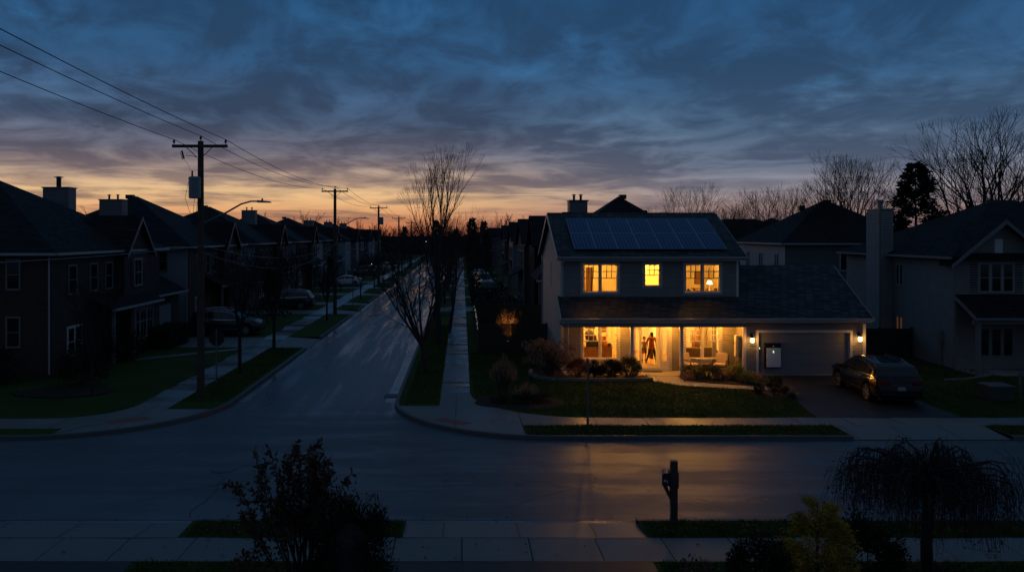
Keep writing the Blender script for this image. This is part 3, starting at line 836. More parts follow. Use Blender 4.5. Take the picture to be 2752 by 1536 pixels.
# garage box
GD = (14.43, 18.88, .15, 2.20)
wall_holes(wb, fG, 13.72, 19.6, 0, 2.80, .15, [(GD[0], GD[1], 0, GD[3])])
wall_holes(wb, fGr, 38.7 + .15, 46.4, 0, 2.80, .15, [])
gable_tri(wb, fGr, 38.7, 46.4, 2.80, 4.92, .15)
wb.box(13.86, 19.45, 46.25, 46.4, 0, 2.8)
wall_holes(wb, fGs, 38.85, HY0, 0, 2.8, .12, [])
siding(wb, fG, 13.82, 19.5, .2, 2.66, [(GD[0] - .12, GD[1] + .12, 0, GD[3] + .12)])
siding(wb, fGr, 38.8, 46.3, .2, 2.8)
wb.build('wall', M['siding'], house)
# corner boards
mb = MB()
for fr_, a0, a1, z0, z1 in ((fF, HX0 - .03, HX0 + .1, .2, 2.66), (fF, HX0 - .03, HX0 + .1, 3.3, 5.7), (fF, HX1 - .1, HX1 + .03, 3.75, 5.7),
                            (fG, 13.69, 13.82, .2, 2.66), (fG, 19.5, 19.63, .2, 2.66)):
    mb = MB(); fr_.box(mb, a0, a1, .003, .044, z0, z1); mb.build('corner_board', M['trim'], house)
for fr_, a0, a1, z1 in ((fL, HY0 - .044, HY0 + .1, 5.75), (fL, HY1 - .1, HY1, 5.75), (fGr, 38.7 - .044, 38.8, 2.75), (fGs, 38.72, 38.80, 2.66)):
    mb = MB(); fr_.box(mb, a0, a1, .003, .044, .2, z1); mb.build('corner_board', M['trim'], house)
# smooth return wall panel of the porch end
mb = MB(); fGs.box(mb, 38.81, HY0 - .05, .003, .012, .2, 2.66); mb.build('porch_end_panel', M['siding'], house)
mb = MB(); mb.box(HX0 - .02, HX1, HY0 - .02, HY1 + .02, -.05, .2); mb.box(13.70, 14.3, 38.68, 39.6, -.05, .2); mb.box(19.01, 19.62, 38.68, 46.42, -.05, .2)
mb.build('foundation', M['stucco'], house)
# main roof
rf = MB(); yE0, yE1, xr0, xr1 = 39.45, 49.35, 4.76, 14.16
gable_roof_x(rf, xr0, xr1, yE0, yE1, 5.87, 8.165)
roof = rf.build('roof', M['roof'], house)
rf = MB()
slab(rf, [(4.80, 38.3, 2.95), (13.83, 38.3, 2.95), (13.83, 39.91, 3.875), (4.80, 39.91, 3.875)], .14)
lr = rf.build('porch_roof', M['roof'], house)
rf = MB()
slab(rf, [(13.831, 38.3, 2.95), (19.82, 38.3, 2.95), (19.82, 42.45, 5.335), (13.831, 42.45, 5.335)], .14)
slab(rf, [(13.9, 42.45, 5.335), (19.82, 42.45, 5.335), (19.82, 46.6, 2.95), (13.9, 46.6, 2.95)], .14)
gr = rf.build('garage_roof', M['roof'], house)
# rake boards, fascia, soffits
mb = MB(); r0 = V((4.75, 39.44, 5.84)); r1 = V((4.75, 44.4, 8.14)); r2 = V((4.75, 49.36, 5.84))
def rake(mb, a, b, th=.17, w=.03, sx=-1):
    slab(mb, [a, b, b + V((sx * w, 0, 0)), a + V((sx * w, 0, 0))] if sx > 0 else [a + V((sx * w, 0, 0)), b + V((sx * w, 0, 0)), b, a], th)
for sx, xx in ((-1, 4.757), (1, 14.163)):
    for a, b in ((r0, r1), (r1, r2)):
        rake(mb, V((xx, a.y, a.z)), V((xx, b.y, b.z)), .19, .03, sx)
rake(mb, V((19.823, 38.3, 2.93)), V((19.823, 42.45, 5.32)), .17, .03, 1); rake(mb, V((19.823, 42.45, 5.32)), V((19.823, 46.6, 2.93)), .17, .03, 1)
rake(mb, V((4.797, 38.3, 2.93)), V((4.797, 39.9, 3.85)), .17, .03, -1)
mb.build('rake_board', M['trim'], house)
mb = MB()
mb.box(4.78, 14.14, 39.47, 39.50, 5.66, 5.72); mb.box(4.78, 14.14, 39.50, 39.9, 5.66, 5.69)      # upper soffit
mb.box(4.83, 19.80, 38.33, 38.36, 2.72, 2.80)
mb.build('fascia', M['trim'], house)
mb = MB(); mb.box(4.86, 13.71, 38.44, 39.88, 2.68, 2.71); mb.build('porch_ceiling', M['trim'], house)
mb = MB(); mb.box(4.9, 13.72, 38.36, 38.52, 2.50, 2.68); mb.box(13.73, 19.7, 38.36, 38.68, 2.66, 2.69); mb.box(4.9, 5.02, 38.53, 39.88, 2.50, 2.68); mb.build('porch_beam', M['trimdark'], house)
# gutters
def gutter_obj(x0, x1, y, z, par):
    mb = MB(); prof = [(0, 0), (-.10, .02), (-.125, .10), (-.11, .105), (-.09, .03), (-.015, .02), (-.015, .12), (0, .12)]
    n_ = len(prof); vs = [(x, y + p[0], z - .12 + p[1]) for x in (x0, x1) for p in prof]
    mb.add(vs, [[i, (i + 1) % n_, n_ + (i + 1) % n_, n_ + i] for i in range(n_)] + [list(range(n_)), list(range(n_, 2 * n_))[::-1]])
    return mb.build('gutter', M['gutter'], par)
gutter_obj(4.74, 14.2, 39.44, 5.86, house); gutter_obj(4.78, 19.86, 38.29, 2.94, house)
mb = MB()
mb.tube([(5.06, 39.40, 5.74), (5.06, 39.44, 5.60), (5.06, 39.82, 5.42), (5.06, 39.82, 4.0), (5.0, 39.75, 3.92)], .036, 8)
mb.build('downspout', M['gutter'], house)
mb = MB(); mb.tube([(5.12, 38.25, 2.85), (5.12, 38.30, 2.66), (5.12, 38.34, 2.5), (5.12, 38.34, .3), (5.0, 38.1, .2)], .04, 8); mb.build('downspout', M['gutter'], house)
mb = MB(); mb.tube([(4.96, 49.2, 5.7), (4.93, 48.84, 5.4), (4.93, 48.84, .3)], .04, 8); mb.build('downspout', M['gutter'], house)
# roof vents
for x, y, z in ((5.9, 44.75, 8.05),):
    mb = MB(); mb.box(x - .25, x + .25, y, y + .35, z, z + .18); mb.build('roof_vent', M['black'], house)
# ridge cap
mb = MB()
for k in range(36): mb.add([(4.77 + k * .26, 44.27, 8.115), (5.01 + k * .26, 44.27, 8.115), (5.01 + k * .26, 44.40, 8.186), (4.77 + k * .26, 44.40, 8.182), (4.77 + k * .26, 44.53, 8.115), (5.01 + k * .26, 44.53, 8.115)], [[0, 1, 2, 3], [3, 2, 5, 4]])
mb.build('ridge_cap', M['roof'], house)
# chimney behind the ridge
def chimney(root, x0, x1, y0, y1, z0, z1, mt, pots=2, kind='pots', capm=None):
    mb = MB(); mb.box(x0, x1, y0, y1, z0, z1)
    c = mb.build('chimney', mt, root)
    mb = MB(); mb.box(x0 - .06, x1 + .06, y0 - .06, y1 + .06, z1, z1 + .07); mb.build('cap', capm or M['black'], c)
    ym = (y0 + y1) / 2
    for i in range(pots):
        x = x0 + (x1 - x0) * ((i + .8) / (pots + .6)) if pots > 1 else (x0 + x1) / 2 - .05
        mb = MB(); r = .09 if pots > 1 else .18; h = .22 if pots > 1 else .55
        mb.lathe((x, ym, z1 + .07), [(r, 0), (r * .8, .04), (r * .8, h), (r * 1.0, h + .01), (r * 1.0, h + .04), (r * .5, h + .06)], 12)
        mb.lathe((x, ym, z1 + .07 + h + .075), [(r * 1.6, 0), (r * 1.6, .02), (r * .4, .07)], 12)
        mb.lathe((x, ym, z1 + .07 + h), [(r * .3, 0), (r * .3, .09)], 6)
        mb.build('flue_pipe', M['black'], c)
    return c
chimney(house, 6.29, 7.33, 46.4, 47.4, 6.9, 8.90, M['sid_grey'], 2)
# gable louvre and side window
window(house, fL, 44.1, 44.75, 4.25, 5.35, 1, 1, 1, cas=.08)
# ---- windows
for h, lb in ((UL, 'upper left double window with a dim doorway behind'), (UR, 'upper right double window with a lit table lamp behind')):
    window(house, fF, *h, ns=2, cols=3, rows=2, deep=True, pane=M['pane'], frame=M['trim'], label=lb, bars=M['shaded_sash'])
window(house, fF, *UC, ns=1, cols=3, rows=2, deep=True, pane=M['pane'], bars=M['shaded_sash'], label='small bright upper middle window')
for h, lb in ((LW, 'lower left double window in front of a brown sideboard'), (RW, 'lower right double window in front of a sofa')):
    window(house, fF, *h, ns=2, cols=3, rows=3, deep=True, pane=M['pane'], label=lb)
# ---- entrance
d = MB()
fF.box(d, 8.52, 8.66, .003, .05, .16, 2.40); fF.box(d, 10.36, 10.52, .003, .05, .16, 2.40); fF.box(d, 8.52, 10.52, .003, .05, 2.40, 2.56)
fF.box(d, 8.93, 9.02, -.12, .03, .30, 2.34); fF.box(d, 9.94, 10.03, -.12, .03, .30, 2.34)
fF.box(d, 8.66, 10.36, -.12, .028, 2.34, 2.40); fF.box(d, 8.66, 10.36, -.15, .06, .16, .30)
fF.box(d, 8.66, 8.71, -.1, .02, .30, 2.34); fF.box(d, 10.31, 10.36, -.1, .02, .30, 2.34)
for s0, s1 in ((8.71, 8.93), (10.03, 10.31)):
    fF.box(d, s0, s1, -.1, .015, .30, .62); fF.box(d, s0, s1, -.1, .015, 2.2, 2.34)
ent = d.build('door_frame', M['trim'], house)
for s0, s1 in ((8.71, 8.93), (10.03, 10.31)):
    g = MB(); g.poly([fF.p(s0, -.04, .62), fF.p(s1, -.04, .62), fF.p(s1, -.04, 2.2), fF.p(s0, -.04, 2.2)]); g.build('sidelight_pane', M['pane'], ent)
# open door leaf swung inwards
fD = Fr((9.93, 40.03, 0), V((.05, .9987, 0)).normalized(), V((-.9987, .05, 0)).normalized())
d = MB(); fD.box(d, 0, .88, -.04, 0, .33, 2.32)
fD.box(d, .12, .76, .001, .012, .5, 1.0); fD.box(d, .12, .76, .001, .012, 1.15, 2.15)
leaf = d.build('door', M['trim'], house)
d = MB(); d.tube([fD.p(.80, .0, 1.3), fD.p(.80, .06, 1.3), fD.p(.70, .06, 1.3)], .014, 8); d.lathe(fD.p(.8, .015, 1.42), [(.03, -.01), (.03, .01)], 10)
d.build('door_handle', M['black'], leaf)
# ---- porch
mb = MB(); mb.box(5.0, 13.72, 38.45, 39.88, -.05, .15)
mb.build('porch_floor', M['porchslab'], house)
for x in (8.24, 10.64):
    mb = MB(); mb.box(x - .075, x + .075, 38.47, 38.62, .152, 2.499); mb.box(x - .1, x + .1, 38.455, 38.635, .152, .26); mb.box(x - .1, x + .1, 38.455, 38.635, 2.41, 2.498)
    mb.build('porch_post', M['trim'], house)
mb = MB(); mb.box(5.9, 6.05, 38.5, 38.65, .152, 2.4)
# porch ceiling lamp (hidden behind the beam from the street)
for x in (7.9, 10.5, 12.9):
    l = MB(); l.lathe((x, 39.15, 2.58), [(.05, 0), (.12, .03), (.13, .08), (.13, .095)], 16); l.build('porch_lamp', M['bulb'], house)
    point_light('porch_light', (x, 39.15, 2.46), 56, (1, .37, .035), .1)
# ---- garage door
d = MB(); yb = -.11
for k in range(4):
    z0 = .16 + k * .508; fG.box(d, GD[0] + .01, GD[1] - .01, yb - .04, yb, z0, z0 + .50)
    for c in range(4):
        a0 = GD[0] + .09 + c * 1.085; fG.box(d, a0, a0 + 1.0, yb, yb + .004, z0 + .07, z0 + .43)
gd = d.build('garage_door', M['gdoor'], house)
d = MB(); fG.box(d, GD[0] - .12, GD[0], .003, .045, .1, GD[3] + .12); fG.box(d, GD[1], GD[1] + .12, .003, .045, .1, GD[3] + .12); fG.box(d, GD[0], GD[1], .003, .045, GD[3], GD[3] + .12)
fG.box(d, GD[0], GD[0] + .01, -.15, .003, .1, GD[3]); fG.box(d, GD[1] - .01, GD[1], -.15, .003, .1, GD[3])
d.build('garage_door_trim', M['trim'], house)
d = MB(); fG.box(d, GD[0], GD[1], -.12, .12, .128, .155); d.build('garage_sill', M['path'], house)
# ---- sconces beside the garage door
def sconce(x, z, lb):
    t = thing('wall_lamp', lb, 'lamp', (x, 38.66, z), 'lanterns beside the garage door')
    mb = MB(); mb.box(x - .05, x + .05, 38.64, 38.69, z + .05, z + .30); mb.tube([(x, 38.64, z + .25), (x, 38.55, z + .27), (x, 38.52, z + .2)], .014, 6)
    mb.lathe((x, 38.52, z + .10), [(.085, 0), (.085, .03), (.03, .09)], 10); mb.lathe((x, 38.52, z - .145), [(.03, 0), (.06, .02)], 10)
    mb.build('lamp_holder', M['black'], t)
    mb = MB(); mb.lathe((x, 38.52, z - .12), [(.06, 0), (.082, .02), (.082, .20), (.07, .215)], 12); mb.build('lamp_glass', M['bulb'], t)
    point_light('sconce_light', (x, 38.38, z - .02), 9.5, (1, .43, .08), .06)
sconce(14.08, 1.86, 'glowing lantern on the siding left of the garage door')
sconce(19.3, 1.92, 'glowing lantern on the siding right of the garage door')
# ---- home battery on the garage door
bt = thing('home_battery', 'white flat wall battery with black top mounted on the garage door', 'battery', (15.12, 38.6, 1.1))
fB = Fr((0, 38.80, 0), (1, 0, 0), (0, -1, 0))
mb = MB(); fB.box(mb, 14.75, 15.50, .0, .17, .49, 1.69); mb.build('casing', M['black'], bt)
mb = MB(); fB.box(mb, 14.79, 15.49, .172, .20, .53, 1.46); cv = mb.build('front_cover', M['battw'], bt)
md = cv.modifiers.new('b', 'BEVEL'); md.width = .012; md.segments = 2
mb = MB(); mb.lathe(fB.p(15.13, .201, 1.25), [(.026, 0), (.026, -.006)], 12, 'y'); mb.lathe(fB.p(15.125, .201, 1.30), [(.026, 0), (.026, -.006)], 12, 'y'); mb.build('status_light', M['led_g'], bt)
mb = MB(); mb.lathe(fB.p(15.12, .171, 1.545), [(.028, 0), (.028, -.006)], 12, 'y'); mb.lathe(fB.p(15.155, .171, 1.545), [(.028, 0), (.028, -.006)], 12, 'y'); mb.build('badge', M['mark'], bt)
kp = thing('door_keypad', 'small keypad with a green light on the garage door frame', 'keypad', (14.5, 38.7, 1.42))
mb = MB(); fG.box(mb, 14.46, 14.56, -.108, -.07, 1.24, 1.50); mb.build('keypad_body', M['metal'], kp)
mb = MB(); fG.box(mb, 14.49, 14.53, -.069, -.06, 1.40, 1.46); mb.build('status_light', M['led_y'], kp)
# ---- meters on the porch return wall
mt_ = thing('electric_meter_box', 'pale meter boards and conduits on the yellow-lit porch end wall', 'meter', (13.5, 39.2, 1.2))
mb = MB(); mb.box(13.52, 13.70, 39.30, 39.36, 1.1, 1.95); mb.build('board', M['white'], mt_)
mb = MB(); mb.box(13.44, 13.70, 38.98, 39.25, 1.0, 2.02); mb.build('meter_case', M['trim'], mt_)
mb = MB(); mb.box(13.50, 13.70, 38.84, 38.93, .98, 1.95); mb.build('shutoff_panel', M['metal'], mt_)
mb = MB(); mb.lathe((13.50, 39.33, 1.62), [(.09, -.06), (.09, -.10), (.05, -.12)], 14, 'y'); mb.build('dial', M['black'], mt_)
mb = MB(); mb.tube([(13.62, 39.1, 1.0), (13.62, 39.1, .2)], .035, 8); mb.tube([(13.62, 38.9, .98), (13.62, 38.95, .6), (13.62, 39.0, .2)], .02, 8); mb.tube([(13.55, 39.3, 1.1), (13.58, 39.28, .2)], .02, 6); mb.build('conduit', M['metal'], mt_)

# ---- solar panels: seven across, two rows, each panel a thing of its own
sl = math.atan2(8.165 - 5.87, 44.4 - 39.45); cs, sn = math.cos(sl), math.sin(sl)
pw, ph = 1.0985, 1.895
def solar_proto():
    t = thing('solar_panel', 'x', 'solar panel', (0, 0, 0), 'solar panels on the lit house roof', local=True)
    mb = MB(); mb.box(.0, pw - .012, 0, ph - .012, 0, .035); mb.build('panel_frame', M['solframe'], t)
    mb = MB(); mb.box(.035, pw - .047, .035, ph - .047, .0352, .037); mb.build('cells', M['solar'], t)
    return t
sp = solar_proto()
names_r = {0: 'lower', 1: 'upper'}; ordn = ['first', 'second', 'third', 'fourth', 'fifth', 'sixth', 'seventh']
for row in range(2):
    for c in range(7):
        o = sp if (row, c) == (0, 0) else copy_tree(sp)
        s_ = .62 + row * ph
        o.location = (5.66 + c * pw, 39.45 + s_ * cs - .1 * sn, 5.87 + s_ * sn + .1 * cs)
        o.rotation_euler = (sl, 0, 0)
        o['label'] = f'dark blue solar panel, {ordn[c]} from the left in the {names_r[row]} row'
mb = MB()
for c in range(0, 14): 
    for s_ in (.9, 2.2, 2.8, 4.1):
        x = 5.95 + c * .56; y = 39.45 + s_ * cs; z = 5.87 + s_ * sn
        mb.cbox((x, y - .05 * sn, z + .05 * cs), .05, .06, .1, 0, sl)
for s_ in (.9, 2.2, 2.8, 4.1):
    mb.cbox((9.5, 39.45 + s_ * cs - .08 * sn, 5.87 + s_ * sn + .08 * cs), 7.6, .04, .03, 0, sl)
tag(mb.build('panel_rail', M['metal'], loc=(9.5, 40, 6)), 'metal mounting rails under the solar panels', 'rails')

# ---- interior shell
IW = MB()
def room(x0, x1, y0, y1, z0, z1):
    pass
# floors, ceilings
mb = MB(); mb.box(5.16, 13.69, 40.06, 46.2, .20, .32); mb.build('ground_storey_deck', M['ifloor'], house)
mb = MB(); mb.box(5.16, 13.69, 40.06, 46.2, 2.78, 2.80); mb.box(5.16, 13.69, 40.06, 46.2, 5.56, 5.58); mb.build('interior_ceiling', M['iceil'], house)
mb = MB(); mb.box(5.16, 13.69, 40.06, 46.2, 2.90, 3.05); mb.build('upper_storey_deck', M['ifloor'], house)
IW.box(5.155, 5.175, 40.06, 46.2, .32, 5.56); IW.box(13.67, 13.69, 40.06, 46.2, .32, 5.56)
# inner lining of the front wall
wall_holes(IW, Fr((0, 40.06, 0), (1, 0, 0), (0, -1, 0)), 5.18, 13.66, .32, 2.78, .01, [tuple(h) for h in (LW, RW, DOOR)])
wall_holes(IW, Fr((0, 40.06, 0), (1, 0, 0), (0, -1, 0)), 5.18, 13.66, 3.05, 5.56, .01, [tuple(h) for h in (UL, UC, UR)])
IW.box(5.175, 8.45, 44.2, 44.3, .32, 2.78); IW.box(10.75, 13.67, 44.3, 44.4, .32, 2.78)     # back walls, ground floor
IW.box(8.45, 10.75, 45.6, 45.7, .32, 2.78)
IW.box(8.45, 8.53, 40.10, 41.0, .32, 2.78); IW.box(8.45, 8.53, 42.2, 45.6, .32, 2.78); IW.box(8.45, 8.53, 41.0, 42.2, 2.4, 2.78)
IW.box(10.62, 10.70, 40.10, 41.2, .32, 2.78); IW.box(10.62, 10.70, 42.4, 45.6, .32, 2.78); IW.box(10.62, 10.70, 41.2, 42.4, 2.4, 2.78)
# upper rooms
IW.box(5.175, 6.72, 43.2, 43.3, 3.05, 5.56); IW.box(7.12, 8.6, 43.2, 43.3, 3.05, 5.56); IW.box(6.72, 7.12, 43.2, 43.3, 5.18, 5.56)
IW.box(6.4, 7.6, 44.8, 44.9, 3.05, 5.56)
IW.box(8.6, 8.7, 40.1, 44.8, 3.05, 5.56); IW.box(10.4, 10.5, 40.1, 44.8, 3.05, 5.56); IW.box(8.7, 10.4, 42.3, 42.4, 3.05, 5.56)
IW.box(10.5, 13.67, 44.3, 44.4, 3.05, 5.56)
IW.box(11.55, 11.65, 43.4, 44.3, 3.05, 5.56)
IW.build('interior_wall', M['iwall'], house)
mb = MB(); mb.box(9.19, 9.91, 40.075, 40.09, 4.39, 4.96); 
bl_m, bn = newmat('frosted_film'); tr_ = bn.new('ShaderNodeBsdfTranslucent'); tr_.inputs[0].default_value = (.95, .88, .7, 1)
tp_ = bn.new('ShaderNodeBsdfTransparent'); mx_ = bn.new('ShaderNodeMixShader'); bn.link(bn.noise(bn.coord(), 6, 2) * .2 + .25, mx_.inputs[0]); bn.link(tr_.outputs[0], mx_.inputs[1]); bn.link(tp_.outputs[0], mx_.inputs[2]); bn.out(mx_.outputs[0])
mb.build('frosted_film', bl_m, house)
# lights inside: fittings and lamps
WC = (1, .44, .055)
for x, y, z, p, r_ in ((6.6, 42.4, 2.55, 52, .12), (7.6, 43.4, 2.55, 20, .1), (9.5, 43.2, 2.55, 75, .12), (12.2, 42.6, 2.55, 66, .12),
                       (6.95, 41.35, 5.3, 34, .12), (9.55, 41.5, 5.35, 34, .1), (12.05, 41.35, 5.3, 34, .12)):
    mb = MB(); mb.lathe((x, y, z + (.14 if z < 4 else .13)), [(.10, 0), (.15, .04), (.15, .07)], 16); mb.build('ceiling_lamp', M['bulb'], house)
    point_light('room_light', (x, y, z), p * (3.2 if z < 4 else 4.1), (1, .50, .10) if (x > 9 and x < 13 and z < 4) else WC, r_)
# ================================================================= things inside the lit rooms
t = thing('sideboard', 'reddish brown sideboard behind the lower left window', 'sideboard', (7.1, 41.4, .32))
mb = MB(); mb.box(6.35, 7.78, 41.2, 41.65, .42, 1.10); mb.build('cabinet', M['wood'], t)
mb = MB(); mb.box(6.30, 7.83, 41.15, 41.7, 1.101, 1.14); mb.build('top', M['wood'], t)
mb = MB()
for x in (6.4, 6.87, 7.34): mb.box(x, x + .42, 41.18, 41.198, .5, 1.05)
mb.build('cupboard_door', M['wood'], t)
t = thing('black_storage_box', 'black box on the left half of the sideboard', 'box', (6.8, 41.4, 1.14))
mb = MB(); mb.prism([(6.45, 41.3), (7.12, 41.3), (7.08, 41.6), (6.5, 41.6)], 1.142, 1.42); mb.build('box_body', M['black'], t)
mb = MB(); mb.box(6.43, 7.14, 41.28, 41.62, 1.421, 1.45); mb.build('lid', M['darkwood'], t)
mb = MB(); mb.box(6.60, 7.02, 41.4, 41.6, 1.451, 1.58); mb.box(6.62, 7.0, 41.42, 41.58, 1.585, 1.70); tag(mb.build('book_stack', M['darkwood'], loc=(6.8, 41.4, 1.45)), 'dark books stacked on the black box', 'books')
t = thing('clay_jug', 'big orange clay jug on the right half of the sideboard', 'jug', (7.42, 41.45, 1.14))
mb = MB(); mb.lathe((7.42, 41.45, 1.142), [(.15, 0), (.2, .08), (.19, .22), (.12, .34), (.09, .42), (.13, .50), (.12, .53)], 18)
om = mat('orange_clay', (.5, .17, .04), .5, .15, 5, .1); mb.build('jug_body', om, t, True)
mb = MB(); mb.tube([(7.28, 41.45, 1.25), (7.18, 41.45, 1.35), (7.2, 41.45, 1.5), (7.32, 41.45, 1.56)], .02, 6); mb.build('handle', om, t)
mb = MB(); mb.lathe((7.7, 41.45, 1.142), [(.10, 0), (.13, .06), (.08, .16), (.03, .18)], 14); tag(mb.build('bowl', M['darkwood'], smooth=True, loc=(7.7, 41.45, 1.14)), 'small dark pot at the right end of the sideboard', 'pot')
def picture(x0, x1, y, z0, z1, m1, lb):
    t = thing('framed_picture', lb, 'picture', ((x0 + x1) / 2, y, z0))
    mb = MB(); w = .03; mb.box(x0, x1, y - .03, y - .002, z0, z0 + w); mb.box(x0, x1, y - .03, y - .002, z1 - w, z1); mb.box(x0, x0 + w, y - .03, y - .002, z0 + w, z1 - w); mb.box(x1 - w, x1, y - .03, y - .002, z0 + w, z1 - w)
    mb.build('picture_frame', M['darkwood'], t); mb = MB(); mb.box(x0 + w, x1 - w, y - .02, y - .002, z0 + w, z1 - w); mb.build('canvas', m1, t)
picture(6.85, 7.4, 44.2, 1.75, 2.3, M['brick2'], 'dark square picture on the wall above the sideboard')
picture(7.65, 8.0, 44.2, 1.55, 2.25, M['wood'], 'tall brown picture on the wall behind the jug')
mb = MB(); mb.lathe((7.0, 43.6, 1.2), [(.2, 0), (.27, .2), (.25, .42), (.12, .5)], 16); tag(mb.build('round_chair', M['trous'], smooth=True, loc=(7, 43.6, 1.2)), 'rounded dark chair back deep in the lower left room', 'chair')
t = thing('sofa', 'grey brown sofa with its back to the lower right window', 'sofa', (12.4, 41.6, .32))
mb = MB(); mb.box(11.62, 13.25, 41.45, 41.68, .45, 1.06); mb.build('backrest', M['wicker'], t)
mb = MB(); mb.box(11.62, 13.25, 41.681, 42.4, .40, .75); mb.build('seat', M['wicker'], t)
mb = MB(); mb.box(11.45, 11.61, 41.45, 42.4, .40, .9); mb.build('armrest', M['wicker'], t)
mb = MB(); mb.box(13.26, 13.42, 41.45, 42.4, .40, .9); mb.build('armrest', M['wicker'], t)
for i, (z, m1, lb) in enumerate(((1.95, M['black'], 'upper wall shelf with dark boxes'), (1.62, M['darkwood'], 'middle wall shelf with a brown basket'), (1.30, M['black'], 'lowest wall shelf with a dark crate'))):
    t = thing('wall_shelf', lb + ' left in the lower right room', 'shelf', (11.75, 44.2, z), 'wall shelves')
    mb = MB(); mb.box(11.55, 12.15, 43.98, 44.3, z, z + .03); mb.build('board', M['trim'], t)
    mb = MB(); mb.box(11.6, 11.85, 44.0, 44.25, z + .031, z + .2); mb.box(11.87, 12.08, 44.0, 44.25, z + .031, z + .16 + .03 * i); mb.build('boxes', m1, t)
t = thing('coat_stand', 'brown coats on a stand behind the sofa', 'coat stand', (12.75, 43.2, .32))
mb = MB(); mb.tube([(12.75, 43.2, .32), (12.75, 43.2, 2.35)], .02, 8); mb.build('stand', M['darkwood'], t)
mb = MB(); mb.lathe((12.75, 43.2, .7), [(.24, 0), (.28, .5), (.25, .9), (.17, 1.3), (.07, 1.6)], 14); mb.build('coats', M['vest'], t, True)
t = thing('table_lamp', 'white shaded table lamp glowing in the upper right window', 'lamp', (13.05, 41.9, 3.9))
mb = MB(); mb.lathe((13.05, 41.9, 4.34), [(.16, 0), (.10, .19), (.02, .21)], 20); mb.build('lamp_shade', M['shade'], t, True)
mb = MB(); mb.lathe((13.05, 41.9, 4.02), [(.07, 0), (.02, .04), (.025, .2), (.015, .32)], 12); mb.build('lamp_base', M['trim'], t)
mb = MB(); mb.box(12.3, 13.5, 41.7, 42.15, 3.94, 4.02); mb.box(12.35, 12.42, 41.75, 42.1, 3.05, 3.939); mb.box(13.38, 13.45, 41.75, 42.1, 3.05, 3.939); tag(mb.build('side_table', M['wood'], loc=(12.9, 41.9, 3.05)), 'wooden table carrying the glowing table lamp', 'table')
mb = MB(); mb.lathe((12.86, 41.8, 4.021), [(.05, 0), (.06, .03), (.035, .11)], 10); tag(mb.build('ornament', M['darkwood'], loc=(12.86, 41.8, 4.02)), 'small dark ornament left of the table lamp', 'ornament')
mb = MB(); mb.box(13.28, 13.42, 41.8, 41.9, 4.021, 4.15); tag(mb.build('ornament', M['darkwood'], loc=(13.35, 41.8, 4.02)), 'small dark box right of the table lamp', 'box')
mb = MB(); mb.box(11.9, 12.28, 41.0, 41.3, 4.16, 4.2); mb.box(12.0, 12.05, 41.05, 41.25, 3.05, 4.159); 
for x in (11.4, 11.55, 11.7): mb.lathe((x, 41.1, 4.10), [(.03, 0), (.04, .04), (.02, .09)], 8)
mb.box(11.3, 11.8, 41.0, 41.3, 4.06, 4.10); mb.box(11.35, 11.4, 41.05, 41.25, 3.05, 4.059)
tag(mb.build('desk', M['darkwood'], loc=(11.8, 41.1, 3.05)), 'dark desk edge with small jars under the upper right window', 'desk')
picture(12.95, 13.3, 44.3, 4.2, 4.9, M['vest'], 'small tan picture on the upper right room wall')
mb = MB()
for k in range(5): mb.tube([(12.70 + k * .045, 40.3 + .03 * (k % 2), .7), (12.70 + k * .045, 40.3 + .03 * (k % 2), 2.6)], .026, 6)
for x0, x1, y in ((11.24, 11.36, 40.3), (6.1, 6.16, 40.3)):
    for k in range(4): mb.tube([(x0 + k * .04, y + .02 * (k % 2), 4.05), (x0 + k * .04, y + .02 * (k % 2), 5.5)], .022, 6)
tag(mb.build('curtain', M['curtain'], loc=(9, 40.3, 4)), 'thin pale curtains at the edges of the windows', 'curtain')
# doorway shadow piece: brown block added as the doorway's shade behind upper left window
mb = MB(); mb.box(6.78, 7.08, 43.6, 44.1, 3.06, 5.1); tag(mb.build('doorway_shade', M['wood'], loc=(6.9, 43.8, 3.05)), 'tall brown block added as the shade of the doorway behind the upper left window', 'doorway_shade')
mb = MB(); mb.box(10.08, 10.26, 42.6, 42.9, .33, 1.55); tag(mb.build('hall_cabinet', M['darkwood'], loc=(10.2, 42.7, .32)), 'slim dark cabinet seen through the right door sidelight', 'cabinet')
# doormat
mb = MB(); mb.add([(8.95, 39.72, .152), (9.85, 39.72, .152), (10.1, 39.42, .152), (9.2, 39.42, .152)], [[3, 2, 1, 0]])
mb = MB(); mb.prism([(8.98, 39.35), (9.95, 39.35), (9.95, 39.75), (8.98, 39.75)], .152, .17)
tag(mb.build('doormat', M['brick2'], loc=(9.4, 39.5, .15)), 'brown doormat on the porch in front of the open door', 'doormat')

